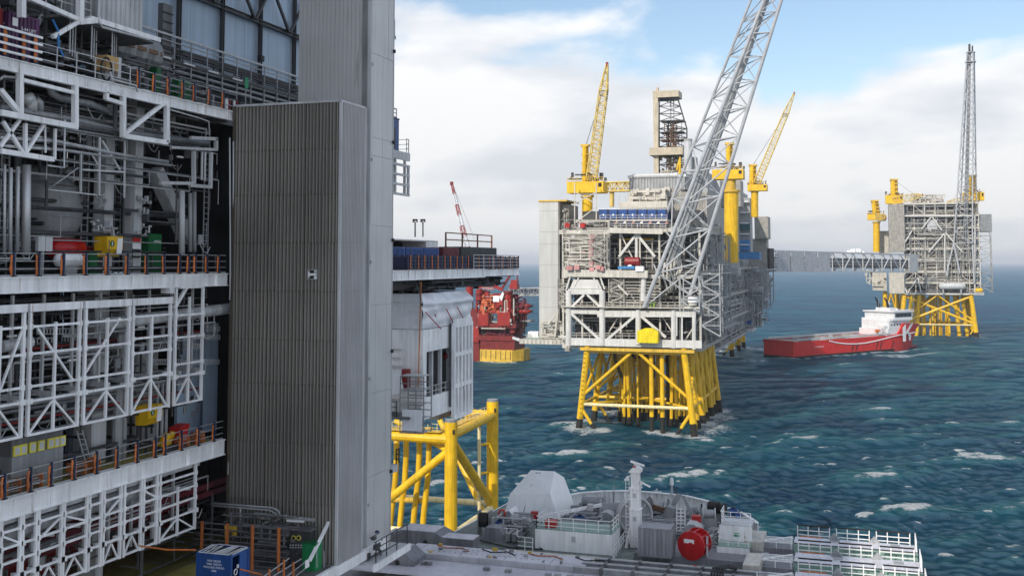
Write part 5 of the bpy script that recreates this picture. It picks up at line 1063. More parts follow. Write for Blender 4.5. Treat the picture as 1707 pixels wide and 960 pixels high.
BX('plinth', HULLW, t, onY(846, 868, 106).x, onY(950, 868, 106).x, 106.2, 112.5, ZD, onY(900, 862, 107).z)
# --- winches
def drum(name, label, c, r, w, m, axis=(1, 0, 0), fl=1.25, group=None, cat='winch', foot=True, flm=None):
    c = Vector(c); ax = Vector(axis).normalized(); t = thing(name, label, cat, (c.x, c.y, ZD), group)
    MB().disc(c, ax, r * .8, w, 18).build('drum', m, t, smooth=False); 
    for e in (-1, 1): MB().disc(c + ax * w / 2 * e, ax, r * fl, .12, 22).build('flange', flm or m, t)
    mm = MB()
    for k in range(int(w / .12)): 
        p = c + ax * (-w / 2 + .1 + k * .12); mm.disc(p, ax, r * .84, .07, 16)
    mm.build('wound_rope', STEEL, t, kind='stuff')
    if foot: BX('foot', GREY, t, c.x - w * .6, c.x + w * .6, c.y - r, c.y + r, ZD, c.z - r * .7)
    return t
def at_(px, py, Y): return onY(px, py, Y)
def bigdrum(label, px0, px1, py0, py1, Y, m=STEEL, group='grey mooring winches on the vessel'):
    a = at_(px0, (py0 + py1) / 2, Y); b = at_(px1, (py0 + py1) / 2, Y); r = (at_(px0, py0, Y).z - at_(px0, py1, Y).z) / 2
    return drum('mooring_winch', label, (a + b) / 2, r / 1.15, b.x - a.x, m, (1, .15, 0), 1.15, group)
bigdrum('grey winch drum with white frame at the left of the vessel deck', 852, 879, 862, 896, 101)
bigdrum('large dark grey winch nearest the bow bulwark, left of the white mast', 972, 1008, 824, 850, 108, GREY)
bigdrum('long grey winch drum just left of the big sheave wheel', 1002, 1035, 832, 868, 106, GREY)
bigdrum('grey winch drum behind the red reel', 1172, 1192, 846, 866, 105, LGREY)
def half_housing(label, px0, px1, py0, py1, Y, m=LGREY):
    a = at_(px0, py1, Y); b = at_(px1, py1, Y); z1 = at_(px0, py0, Y).z; w = b.x - a.x; c = (a + b) / 2; t = thing('gear_housing', label, 'housing', (c.x, Y, ZD), 'rounded grey gear housings')
    poly = [Vector((c.x + w / 2 * math.cos(q), Y, a.z + (z1 - a.z) * math.sin(q))) for q in np.linspace(0, math.pi, 11)]; poly = [Vector((b.x, Y, ZD))] + poly + [Vector((a.x, Y, ZD))]
    MB().prism(poly, (0, 2.2, 0)).build('shell', m, t); MB().prism([p + Vector((0, -.03, 0)) for p in poly[1:-1]], (0, .02, 0)).build('side_plate', GREY, t); return t
half_housing('rounded grey gear housing in front of the central winches', 992, 1026, 852, 872, 104); half_housing('rounded pale gear housing behind the red reel', 1137, 1168, 872, 890, 101); half_housing('dark rounded gear housing left of the central winches', 952, 976, 846, 868, 107, DARK); half_housing('curved white guard beside the left winch', 840, 856, 850, 880, 101.5, HULLW)
# sheave wheel
c = at_(1058, 858, 104); t = thing('rope_sheave', 'big grey rope sheave wheel standing upright behind the white mast', 'sheave', (c.x, c.y, ZD)); ax = Vector((.55, -.83, 0)).normalized(); r = at_(1058, 827, 104).z - c.z
ring = []; 
for e in (-.25, .25): MB().path([c + ax * e + (Vector((-ax.y, ax.x, 0)) * math.cos(q) + Vector((0, 0, 1)) * math.sin(q)) * r * .95 for q in np.linspace(0, 2 * math.pi, 33)], .13, 6).build('rim', LGREY, t)
MB().disc(c, ax, r * .88, .3, 28).build('disc', GREY, t); MB().disc(c, ax, r * .3, .7, 16).build('hub', DARK, t); BX('pedestal', GREY, t, c.x - 1, c.x + 1, c.y - .4, c.y + .8, ZD, c.z - r * .5)
for k in range(8): q = k * math.pi / 4; B('spoke', LGREY, t, c - ax * -.2 + (Vector((-ax.y, ax.x, 0)) * math.cos(q) + Vector((0, 0, 1)) * math.sin(q)) * r * .3, c - ax * -.2 + (Vector((-ax.y, ax.x, 0)) * math.cos(q) + Vector((0, 0, 1)) * math.sin(q)) * r * .85, .12)
half_housing('dark winch cover right of the big sheave wheel', 1068, 1084, 834, 858, 106, DARK)
# --- mast with radar
YM = 99.0; a, b = at_(1050, 893, YM), at_(1067, 893, YM); zt = at_(1058, 787, YM).z
t = thing('radar_mast', 'square white mast with ladder and a radar bar on top, standing on the vessel deck', 'mast', ((a.x + b.x) / 2, YM, ZD)); zc = [ZD, ZD + (zt - ZD) * .5, ZD + (zt - ZD) * .78, zt]
for i in range(3): BX('mast_section', HULLW, t, a.x + .05 * i, b.x - .05 * i, YM + .05 * i, YM + .95 - .05 * i, zc[i] + .02, zc[i + 1] - .02)
for z in zc[1:]: BX('flange', HULLW, t, a.x - .06, b.x + .06, YM - .06, YM + 1.0, z - .05, z + .05)
for z in (zc[1] - .5, zc[2] - .3): BX('access_hatch', LGREY, t, a.x + .3, a.x + .62, YM - .02, YM + .05, z - .5, z - .1)
for e in (-.42, -.1): B('ladder_stile', HULLW, t, (a.x + e, YM + .3, ZD + .4), (a.x + e, YM + .3, zt - .6), .05)
for k in range(16): z = ZD + .6 + k * (zt - ZD - 1.4) / 16; B('rung', HULLW, t, (a.x - .42, YM + .3, z), (a.x - .1, YM + .3, z), .035)
hx = (a.x + b.x) / 2; MB().prism([(a.x - .1, YM, zt), (b.x + .1, YM, zt), (b.x + .12, YM, zt + .25), (hx + .2, YM, zt + .5), (hx - .2, YM, zt + .4)], (0, .9, 0)).build('radar_platform', HULLW, t); TU('scanner_post', HULLW, t, (hx, YM + .4, zt + .4), (hx, YM + .4, zt + .85), .16)
B('radar_bar', HULLW, t, at_(1051, 768.5, YM) , at_(1074, 776, YM + .3), .3, .16); B('yard', HULLW, t, (b.x, YM + .4, zt - .9), (b.x + .9, YM + .4, zt - 1.3), .35, .08); TU('horn', HULLW, t, at_(1041, 800, YM), at_(1048, 798, YM), .08, 8, .2); TU('horn', HULLW, t, at_(1070, 803, YM), at_(1066, 812, YM), .2, 8, .06); BX('nav_lamp', RED, t, hx - .1, hx + .1, YM - .1, YM, zt + .45, zt + .6)
B('stay', HULLW, t, (a.x - .3, YM - .3, ZD), (a.x, YM + .2, ZD + 1.6), .2)
p = at_(1120, 824, 113); t = thing('bow_light', 'slim post with a white lamp standing on the bow bulwark', 'lamp post', p); TU('post', LGREY, t, p, p + Vector((0, 0, 1.0)), .1); TU('lamp', SIGNW, t, p + Vector((0, 0, 1.0)), p + Vector((0, 0, 1.7)), .22, 10, .16)
# --- white deckhouse with railing
a, b = sp(892, 919), sp(1020, 921); Yh = (a.y + b.y) / 2; xa, xb = onY(892, 919, Yh).x, onY(1020, 921, Yh).x; zh = onY(955, 886, Yh).z
t = thing('deckhouse', 'low white deckhouse with a green roof in front of the winches', 'deckhouse', ((xa + xb) / 2, Yh, ZD)); BX('front_wall', HULLW, t, xa, xb, Yh, Yh + .12, ZD, zh); BX('side_wall', HULLW, t, xb - .12, xb, Yh + .12, Yh + 3.5, ZD, zh); BX('side_wall', HULLW, t, xa, xa + .12, Yh + .12, Yh + 3.5, ZD, zh); BX('roof', GREEND, t, xa, xb, Yh + .02, Yh + 3.5, zh, zh + .06); BX('front_hatch', LGREY, t, (xa + xb) / 2 - .15, (xa + xb) / 2 + .25, Yh - .03, Yh, ZD + .9, ZD + 1.4); BX('back_wall', HULLW, t, xa, xb, Yh + 3.4, Yh + 3.5, ZD, zh)
G = 'white railings on the vessel'
rail('guard_rail', 'white railing along the roof edge of the low deckhouse', HULLW, [(xa + .1, Yh + 3.3, zh), (xa + .1, Yh + .15, zh), (xb - .1, Yh + .15, zh), (xb - .1, Yh + 3.3, zh)], 1.1, 1.1, 3, G, .06)
rail('guard_rail', 'white railing at the deckhouse stair, left of the mast foot', HULLW, [onZ(1022, 935, ZD), onZ(1042, 905, ZD), onZ(1066, 918, ZD)], 1.1, .9, 3, G, .06)
rail('guard_rail', 'white railing beside the winch at the left end of the vessel deck', HULLW, [onZ(828, 900, ZD), onZ(862, 902, ZD), onZ(862, 915, ZD), onZ(888, 918, ZD)], 1.15, .8, 3, G, .06)
def crate(name, label, m, px, py, Y, s, cat, group=None):
    p = at_(px, py, Y); t = thing(name, label, cat, (p.x, p.y, p.z - s / 2), group); MB().cbox(p, s, s * .8, s).build('body', m, t); MB().cbox(p + Vector((0, 0, s * .53)), s * 1.06, s * .86, s * .08).build('lid', m, t); return t
G = 'red fire boxes on the vessel'
crate('fire_box', 'red box on the roof of the low deckhouse', RED, 919, 877, Yh + 1, 1.0, 'fire box', G); crate('fire_box', 'red box beside the foot of the white faceted cover', RED, 891, 858, 102, .62, 'fire box', G); crate('fire_box', 'red box between the red reel and the blue winches', RED, 1161, 867, 103, .8, 'fire box', G)
def motor(label, px, py, Y, r, w):
    p = at_(px, py, Y); t = thing('electric_motor', label, 'motor', (p.x, p.y, ZD), 'blue electric motors on the vessel'); MB().disc(p, (1, .2, 0), r, w, 14).build('casing', BLUE, t); mm = MB()
    for k in range(7): mm.disc(p + Vector((1, .2, 0)) * (-w / 2 + .1 + k * w / 7), (1, .2, 0), r * 1.08, .05, 14)
    mm.build('cooling_fins', BLUE, t, kind='stuff'); MB().cbox(p + Vector((0, 0, r)), .4, .3, .3).build('terminal_box', NAVY, t); BX('base', GREY, t, p.x - w / 2, p.x + w / 2, p.y - r * .7, p.y + r * .7, ZD, p.z - r * .6)
motor('blue motor of the left winch, by the yellow leg', 833, 875, 100, .42, .8); motor('blue motor in the middle of the deckhouse background', 967, 868, 103.5, .5, 1.1); motor('blue motor beside the central winch', 981, 869, 103.5, .45, .8); motor('blue motor at the starboard opening of the bulwark', 1201, 848, 108, .45, 1.0); motor('blue motor farther along the starboard bulwark', 1222, 854, 106, .4, .8); motor('tall blue motor at the starboard edge above the white landing', 1231, 862, 104.5, .42, .5)
c = at_(837, 855, 101); t = thing('lifebuoy', 'red lifebuoy hanging on the left winch frame', 'lifebuoy', c); MB().path([c + Vector((.33 * math.cos(q), -.05, .33 * math.sin(q))) for q in np.linspace(0, 6.283, 17)], .09, 6).build('ring', mat('buoy_red', (.6, .05, .03), .5), t)
# left sheave stand with slate plate
a = at_(808, 866, 99.5); t = thing('sheave_stand', 'black rope sheave in a steel stand at the foot of the yellow leg', 'sheave', (a.x, a.y, ZD)); 
for e in (-.55, .55): BX('cheek_plate', STEEL, t, a.x + e - .06, a.x + e + .06, a.y - .4, a.y + .5, ZD, a.z + .9)
MB().disc(a, (1, 0, 0), .7, .8, 16).build('sheave', BLACK, t); x = onZ(796, 905, ZD).x
MB().prism([(x, 96.9, ZD), (x + 2.6, 96.9, ZD), (x + 1.9, 96.9, ZD + 1.3), (x + .5, 96.9, ZD + 1.3)], (0, 1.6, 0)).build('base_block', SLATE, t)
for k in range(2): BX('pipe_roll', STEEL, t, x + 2.5 + k * .6, x + 2.9 + k * .6, 96.8, 98.6, ZD + .2, ZD + .9)
t = thing('crane_arm', 'long white davit arm lying across the winches behind the deckhouse', 'davit', at_(905, 858, 102)); B('arm', HULLW, t, at_(905, 860, 101), at_(1003, 841, 104), .22, .3); MB().cbox(at_(984, 845, 103), .5, .5, .6).build('joint', LGREY, t); B('post', HULLW, t, at_(932, 888, 101), at_(932, 856, 101), .2); MB().path([at_(907, 861, 101), at_(940, 869, 100.5), at_(985, 874, 100.5), at_(1010, 876, 100.5)], .05, 5).build('cable', BLACK, t)
# dense deck gear
for (px0, px1, Y0, Y1, h, n_, sd, m) in ((830, 890, 99, 102, 1.7, 60, 61, GALV), (945, 1040, 101, 108, 1.6, 120, 62, GREY), (1070, 1180, 103, 110, 1.5, 110, 63, GREY), (1180, 1235, 100, 106, 1.3, 70, 64, LGREY), (960, 1110, 105, 112, 1.2, 60, 65, DARK)):
    mm = MB(); xa = onY(px0, 880, (Y0 + Y1) / 2).x; xb = onY(px1, 880, (Y0 + Y1) / 2).x; clutter(mm, xa, xb, Y0, Y1, ZD + .05, ZD + h, int(n_ * 1.8), sd, .03, .11, .4); o = mm.build('deck_gear', m, vs_, kind='stuff')
for pts, m in (([(800, 900), (850, 912), (905, 915), (890, 908)], BLACK), ([(1020, 900), (1050, 908), (1110, 862), (1130, 870)], BLACK), ([(1185, 900), (1205, 915), (1240, 925), (1290, 915)], BLACK), ([(960, 850), (1010, 858), (1060, 852), (1095, 858)], GREY)): MB().path([onZ(x, y, ZD + .15) for x, y in pts], .07, 5).build('deck_hose', m, vs_, smooth=True)
rg = random.Random(66)
for k in range(46):
    px, py = rg.uniform(965, 1180), rg.uniform(838, 884); p = onZ(px, py, ZD); s_ = rg.uniform(.25, .7); m = rg.choice((GREY, LGREY, DARK, STEEL, HULLW, LGREY, DARK, SLATE)); q = rg.random()
    if q < .4: MB().cbox(p + Vector((0, 0, s_ * .6)), s_, s_ * .8, s_ * 1.2).build('deck_box', m, vs_)
    elif q < .7: MB().disc(p + Vector((0, 0, s_ * .8)), (1, .2, 0), s_ * .8, s_ * 1.1, 12).build('rope_drum', m, vs_)
    else: TU('vent_post', m, vs_, p, p + Vector((0, 0, rg.uniform(.9, 2.2))), .09, 6)
# grey container
a, b = onZ(1064, 927, ZD + .55), onZ(1119, 929, ZD + .55); Yc = (a.y + b.y) / 2; zz1 = onY(1090, 880, Yc).z
container('grey_container', 'lilac-grey corrugated container beside the white mast', mat('lilac_container', (.30, .30, .33), .5, var=.1), (onY(1064, 925, Yc).x, Yc, ZD + .52), onY(1118, 927, Yc).x - onY(1064, 925, Yc).x, 2.4, zz1 - ZD - .52, pitch=.36, depth=.10)
# red reel
Yr = 96.0; c = at_(1157, 906, Yr); r = at_(1157, 882, Yr).z - c.z; ax = Vector((-.22, -.97, 0)).normalized(); t = thing('hose_reel', 'big glossy red hose reel with a white plate on its face', 'reel', (c.x, c.y, ZD + .9)); RR = mat('reel_red', (.50, .012, .015), .3)
MB().disc(c + ax * .7, ax, r, .12, 28).build('face_disc', RR, t); MB().disc(c - ax * 1.0, ax, r * 1.0, .12, 28).build('back_disc', RR, t); MB().disc(c, ax, r * .7, 1.6, 20).build('drum', RR, t)
sd_ = Vector((-ax.y, ax.x, 0))
for k in range(9): q = k * 2 * math.pi / 9; d_ = (sd_ * math.cos(q) + Vector((0, 0, 1)) * math.sin(q)) * r * .93; B('cross_bar', RR, t, c + d_ + ax * .7, c + d_ - ax * 1.0, .1)
MB().disc(c + ax * .78, ax, .3, .12, 12).build('hub', RR, t); pl = MB().prism([c + ax * .79 + sd_ * -.62 + Vector((0, 0, .2)), c + ax * .79 + sd_ * .32 + Vector((0, 0, .2)), c + ax * .79 + sd_ * .32 + Vector((0, 0, .55)), c + ax * .79 + sd_ * -.62 + Vector((0, 0, .55))], ax * .02).build('name_plate', SIGNW, t); BX('cradle', SLATE, t, c.x - 1.1, c.x + 1.1, c.y - .1, c.y + 1.2, ZD + .5, c.z - r * .75)
for px in (1137, 1179): B('stand', LGREY, t, at_(px, 928, Yr), at_(px, 893, Yr + .5), .16)
# A-frame, ladders, chain
t = thing('chain_stopper', 'grey steel A-frame with sloping legs at the bow, right of the mast', 'frame', at_(1130, 870, 106)); 
for e in (0, 1.6): MB().prism([at_(1104, 868, 108), at_(1112, 868, 108), at_(1133, 830, 108), at_(1138, 824, 108), at_(1128, 822, 108)], (0, .15, 0)).build('leg_plate', GREY, t) if e == 0 else MB().prism([at_(1136, 826, 107), at_(1141, 826, 107), at_(1160, 868, 107), at_(1154, 868, 107)], (0, .2, 0)).build('leg_plate', GREY, t)
MB().prism([at_(1104, 885, 106), at_(1118, 885, 106), at_(1124, 848, 106), at_(1112, 844, 106), at_(1104, 858, 106)], (0, 1.2, 0)).build('side_cover', STEEL, t)
t = thing('white_ladder', 'white caged ladder tower between the A-frame and the red reel', 'ladder', at_(1136, 880, 103))
for px in (1128, 1135, 1142): B('stile', HULLW, t, at_(px, 886, 103), at_(px, 843, 103), .09)
for k in range(7): B('rung', HULLW, t, at_(1128, 884 - k * 6, 103), at_(1142, 884.5 - k * 6, 103), .07)
t = thing('anchor_chain', 'rusty anchor chain lying across the bow deck', 'chain', at_(1097, 848, 108))
for k in range(9): p = at_(1086 + k * 2.6, 843 + (k % 2) * 1.2 + k * .8, 108 - k * .15); MB().path([p + Vector((.28 * math.cos(q), .1 * math.sin(q) * (k % 2), .18 * math.sin(q))) for q in np.linspace(0, 6.283, 9)], .08, 5).build('link', RUSTY, t)
t = thing('bow_rollers', 'black fairlead rollers in the gap of the starboard bulwark', 'fairlead', at_(1195, 845, 107)); 
for k in range(2): MB().disc(at_(1190 + k * 11, 844 + k * 3, 107), (1, -.3, 0), .5, 1.0, 14).build('roller', BLACK, t)
BX('roller_frame', DARK, t, at_(1184, 850, 107).x, at_(1208, 850, 107).x, 106.4, 107.6, ZD, ZD + .7)
# --- white landing platform left of the walkway tiers
t = thing('white_landing', 'small white two-level landing with a green exit sign, right of the red reel', 'landing', sp(1222, 930))
a = sp(1195, 930); b = sp(1262, 935); Yl = (a.y + b.y) / 2; xa = onY(1195, 930, Yl).x; xb = onY(1250, 932, Yl).x
BX('front_wall', HULLW, t, xa, xb, Yl, Yl + .12, ZD, ZD + 1.0); BX('floor', GREEND, t, xa, xb, Yl + .1, Yl + 3.2, ZD + 1.0, ZD + 1.08); BX('back_wall', HULLW, t, xa, xb, Yl + 2.0, Yl + 2.1, ZD + 1.08, ZD + 2.4); BX('upper_floor', LGREY, t, xa, xb, Yl + 2.1, Yl + 4.8, ZD + 2.4, ZD + 2.48); q = onY(1228, 891, Yl + 1.95); BX('exit_sign', EXITG, t, q.x - .25, q.x + .25, Yl + 1.96, Yl + 1.99, q.z - .16, q.z + .16)
G = 'white railings on the vessel'
rail('guard_rail', 'white railing on the lower level of the landing with the exit sign', HULLW, [(xa + .1, Yl + 1.9, ZD + 1.08), (xa + .1, Yl + .1, ZD + 1.08), (xb - .1, Yl + .1, ZD + 1.08)], 1.1, .9, 3, G, .06)
rail('guard_rail', 'white railing on the upper level of the landing with the exit sign', HULLW, [(xa + .1, Yl + 4.6, ZD + 2.48), (xa + .1, Yl + 2.2, ZD + 2.48), (xb - .1, Yl + 2.2, ZD + 2.48)], 1.1, .9, 3, G, .06)
GCP = 'cream hatch plates between the landing and the walkway tiers'
for i, (pa, pb, py, d) in enumerate(((1242, 1272, 905, 4.2), (1238, 1266, 945, 4.0))):
    a = sp(pa, py, ZD + 1.0); b = sp(pb, py, ZD + 1.0); BX('hatch_plate', CREAM, None, a.x, b.x, a.y, a.y + d, ZD, ZD + 1.2); tag(D.objects['hatch_plate' + ('' if i == 0 else '.001')], 'cream-coloured flat hatch plate left of the walkway tiers, the %s one' % ('farther' if i == 0 else 'nearer'), 'hatch', GCP)
t = thing('hose_coil', 'black rubber hoses bent in nested arcs at the bottom edge', 'hoses', sp(1212, 958)); p = onZ(1216, 962, ZD + .9)
for k in range(5): MB().path([p + Vector((-.5 - k * .22, -.4, .2)), p + Vector((-.5 - k * .22, .3 + k * .05, .5)), p + Vector((-.2, .65 + k * .18, .6)), p + Vector((.5, .7 + k * .18, .5))], .08, 6).build('hose', BLACK, t, smooth=True)
# --- the stepped walkway tiers on the right
def tier(i, pf, pb_, zt_):
    a = onZ(1327, pf, zt_); b = onZ(1530 + i * 9, pf + 9, zt_); Y = (a.y + b.y) / 2; x0 = onY(1323, pf, Y).x; x1 = onY(1530 + i * 9, pf + 8, Y).x; D_ = (onZ(1327, pb_, zt_).y - onZ(1327, pf, zt_).y)
    nm = ('farthest of the three', 'middle one of the three', 'nearest of the three, at the bottom edge')[i]
    t = thing('walkway_tier', 'white gangway block with a green rear strip, ' + nm, 'gangway', ((x0 + x1) / 2, Y, ZD), 'white gangway blocks at the right of the vessel')
    BX('block', mat('lilac_white_paint', (.62, .61, .66), .5, var=.1, rust=.1), t, x0, x1, Y, Y + D_, ZD - 3, zt_); BX('front_skirt', GREEND, t, x0, x1, Y - .06, Y - .005, ZD - 3, zt_ - .03); BX('deck_strip', GREEND, t, x0 + .1, x1 - .1, Y + D_, Y + D_ + 2.9, zt_ - .75, zt_ - .65); BX('edge_strip', BLACK, t, x0, x1, Y - .04, Y + .08, zt_ + .005, zt_ + .06); BX('top_seam', LGREY, t, x0 + .1, x1 - .1, Y + D_ * .5, Y + D_ * .5 + .06, zt_ + .002, zt_ + .012)
    for q in (.33, .66): x = x0 + (x1 - x0) * q; MB().prism([(x - .5, Y + D_ - .3, zt_), (x + .5, Y + D_ - .3, zt_), (x, Y + D_ - .3, zt_ + .6)], (0, .3, 0)).build('gusset', GREY, t)
    BX('vent_grille', GREY, t, x0 + 3.1, x0 + 3.9, Y + D_ * .6, Y + D_ * .9, zt_, zt_ + .03); BX('vent_grille', GREY, t, x1 - 2.2, x1 - 1.4, Y + D_ * .6, Y + D_ * .9, zt_, zt_ + .03); BX('orange_bar', ORANGE, t, x0 + .4, x0 + 2.4, Y + D_ + .3, Y + D_ + .42, zt_ - .1, zt_)
    L_ = (x1 - x0) / 3
    for k in range(3):
        xa_, xb_ = x0 + k * L_ + .12, x0 + (k + 1) * L_ - .5; yy = Y + D_ + 1.5; zb_ = zt_ - .6
        r_ = thing('guard_rail', 'white railing with a black top bar on the gangway block, %s, %s section' % (('farthest block', 'middle block', 'nearest block')[i], ('left', 'middle', 'right')[k]), 'guard rail', ((xa_ + xb_) / 2, yy, zb_), 'white railings of the gangway blocks')
        for e in (0, .33, .67, 1): B('post', HULLW, r_, (xa_ + (xb_ - xa_) * e, yy, zb_), (xa_ + (xb_ - xa_) * e, yy, zb_ + 1.28), .09)
        for z in (.45, .86): B('rail', HULLW, r_, (xa_, yy, zb_ + z), (xb_, yy, zb_ + z), .075)
        B('top_bar', BLACK, r_, (xa_, yy, zb_ + 1.3), (xb_, yy, zb_ + 1.3), .11)
    r_ = thing('guard_rail', 'white end railing at the seaward end of the gangway block, ' + ('farthest', 'middle', 'nearest')[i], 'guard rail', (x1, Y, zt_), 'white railings of the gangway blocks')
    for e in (0, .5, 1): B('post', HULLW, r_, (x1 - .1, Y + D_ * e, zt_), (x1 - .1, Y + D_ * e, zt_ + 1.1), .07)
    for z in (.38, .74, 1.08): B('rail', HULLW, r_, (x1 - .1, Y, zt_ + z), (x1 - .1, Y + D_, zt_ + z), .06)
    return x0, x1, Y
T0 = tier(0, 909, 897, ZD + 1.0); T1 = tier(1, 941, 924, ZD + 1.0); T2 = tier(2, 974, 957, ZD + 1.0)
BX('tier_hull', HULLW, vs_, cv[-1].x + 1.6, T0[1], 84, T0[2] + 4.2, 2, ZD - .35)
t = thing('hinge_frame', 'white lattice frame over dark gaps at the inner end of the gangway blocks', 'frame', (T0[0] - 1.2, T0[2], ZD))
for i, (x0, x1, Y) in enumerate((T0, T1, T2)):
    BX('dark_gap', SLATE, t, x0 - 2.8, x0 - .05, Y - .2, Y + 2.4, ZD - .02, ZD + .5 - i * .05)
    for k in range(4): B('crossbar', HULLW, t, (x0 - 2.8, Y + k * .6, ZD + 1.0), (x0 - .1, Y + k * .6, ZD + 1.0), .09)
    B('diagonal', HULLW, t, (x0 - 2.7, Y, ZD + 1.02), (x0 - .2, Y + 1.9, ZD + 1.12), .1)
    for k in range(3): B('post', HULLW, t, (x0 - 2.8 + k * 1.3, Y - .1, ZD + .4), (x0 - 2.8 + k * 1.3, Y - .1, ZD + 1.5), .07)
# ---------------------------------------------------------------- process platforms out at sea
def beams_px(t, Y, lst, m, w, name='member'):
    for a, b in lst: B(name, m, t, onY(*a, Y), onY(*b, Y), w)
def jacket(t, X0, X1, rows, ztop, batter=.055, r=.95, zlow=7.5, m=YEL, xb=True, foam=True):
    def leg_at(sx, y, z): return Vector(((X0 if sx == 0 else X1) + (1 if sx == 0 else -1) * batter * z, y, z))
    for y in rows:
        for sx in (0, 1):
            if y == rows[0]:
                for zz_ in (10, 14.5, 19): TU('weld_band', YELD, t, leg_at(sx, y, zz_), leg_at(sx, y, zz_ + .15), r * 1.05, 12)
            a, b = leg_at(sx, y, -5), leg_at(sx, y, ztop); o = TU('leg', m, t, a, b, r * 1.05, 12, r); TU('marine_growth', GROWTH, o, a, leg_at(sx, y, 3.2), r * 1.08, 12, r * 1.06)
            if foam: foam_at(a.x, a.y, 5.0, .85); foam_at(a.x + 4, a.y - 3, 5.0, .62)
        l, rr = leg_at(0, y, zlow), leg_at(1, y, zlow); TU('horizontal', PALEY if y == rows[0] else m, t, l, rr, .5, 8)
        mid = Vector(((X0 + X1) / 2, y, ztop - .8)); q = leg_at(0, y, zlow + 2.5); q2 = leg_at(1, y, zlow + 2.5)
        TU('diagonal', m, t, mid, q, .48, 8); TU('diagonal', m, t, mid, q2, .48, 8)
        for e, sx in ((1, 0), (-1, 1)): a = leg_at(sx, y, zlow - 1); b = a + Vector((e * 6.2, 0, -zlow - 2)); o = TU('diagonal', m, t, a, b, .5, 8); c = a.lerp(b, .5); TU('marine_growth', GROWTH, o, c, b, .53, 8); foam and foam_at(b.x, b.y, 4.2, .8)
    for sx in (0, 1):
        for y0, y1 in zip(rows, rows[1:]):
            TU('horizontal', m, t, leg_at(sx, y0, zlow), leg_at(sx, y1, zlow), .48, 8); TU('diagonal', m, t, leg_at(sx, y0, ztop - 2), leg_at(sx, y1, zlow + 1), .48, 8); TU('diagonal', m, t, leg_at(sx, y1, ztop - 2), leg_at(sx, (y0), zlow + 1), .42, 8)
    for y0, y1 in zip(rows, rows[1:]):
        TU('plan_brace', m, t, leg_at(0, y0, zlow), Vector(((X0 + X1) / 2, y1, zlow)), .4, 8); TU('plan_brace', m, t, leg_at(1, y0, zlow), Vector(((X0 + X1) / 2, y1, zlow)), .4, 8)
def handrail(par, pts, h=1.1, step=2.0, m=CREAM, w=.07):
    mm = MB(); P_ = [Vector(p) for p in pts]
    for a, b in zip(P_, P_[1:]):
        n_ = max(1, int((b - a).length / step))
        for i in range(n_ + 1): p = a.lerp(b, i / n_); mm.beam(p, p + Vector((0, 0, h)), w)
        for k in (.5, 1.0): mm.beam(a + Vector((0, 0, h * k)), b + Vector((0, 0, h * k)), w)
    return mm.build('handrail', m, par, kind='stuff')
def block(t, x0, x1, y0, y1, levels, seed, m=CREAM, rcol=CREAMG, bays=5, nclut=(60, 110), braces=True, core=.35, sidebays=6, rmax=.34):  # rcol: greyer copy of the paint, shade put into the right flank
    # one storeyed topside block: floors, edge girders, posts, raking braces, process piping; core and deep runs darkened as interior shade
    rg = random.Random(seed); W_ = x1 - x0; L_ = y1 - y0
    for i, z in enumerate(levels):
        BX('deck_floor', GREY, t, x0 + .5, x1 - .5, y0 + .5, y1 - .5, z - .3, z)
        B('edge_girder', m, t, (x0, y0 + .2, z - .55), (x1, y0 + .2, z - .55), .5, 1.2); B('edge_girder', rcol, t, (x1 - .2, y0 + .5, z - .55), (x1 - .2, y1, z - .55), .5, 1.2)
        handrail(t, [(x0, y0 + .1, z + .1), (x1 - .1, y0 + .1, z + .1), (x1 - .1, y1, z + .1)], 1.15, 2.2, m)
    for i, (z0, z1) in enumerate(zip(levels, levels[1:])):
        c = core * W_ * .5
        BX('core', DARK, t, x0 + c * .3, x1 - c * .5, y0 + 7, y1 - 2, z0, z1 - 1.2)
        for k in range(bays + 1): x = x0 + .35 + (W_ - .7) * k / bays; B('post', m, t, (x, y0 + .35, z0), (x, y0 + .35, z1 - 1.1), .55)
        for k in range(sidebays + 1): y = y0 + .5 + (L_ - 1) * k / sidebays; B('post', rcol, t, (x1 - .35, y, z0), (x1 - .35, y, z1 - 1.1), .5)
        if braces:
            for k in range(bays):
                if rg.random() < .5: xa, xb = x0 + W_ * k / bays, x0 + W_ * (k + 1) / bays; B('brace', m, t, ((xa, xb)[k % 2], y0 + .4, z0 + .2), ((xb, xa)[k % 2], y0 + .4, z1 - 1.1), .38)
            for k in range(sidebays):
                if rg.random() < .6: ya, yb = y0 + L_ * k / sidebays, y0 + L_ * (k + 1) / sidebays; B('brace', rcol, t, (x1 - .4, (ya, yb)[k % 2], z0 + .2), (x1 - .4, (yb, ya)[k % 2], z1 - 1.1), .38)
        for mm_, kk, dd in ((m, nclut[0] // 2, (y0 + .8, y0 + 6)), (rcol, nclut[0] // 2, (y0 + 1.5, y0 + 6)), (MIDD, nclut[0], (y0 + 2, y0 + 6.5))):
            q = MB(); clutter(q, x0 + .5, x1 - .8, dd[0], dd[1], z0 + .1, z1 - 1.3, kk, seed * 10 + i + kk, .07, rmax, .2); q.build('process_piping', mm_, t, kind='stuff')
        for mm_, kk in ((rcol, nclut[1]), (GREY, nclut[1] // 2)):
            q = MB(); clutter(q, x1 - 5.5, x1 - .5, y0 + 1, y1, z0 + .1, z1 - 1.3, kk, seed * 17 + i + kk, .07, rmax, .2); q.build('process_piping', mm_, t, kind='stuff')
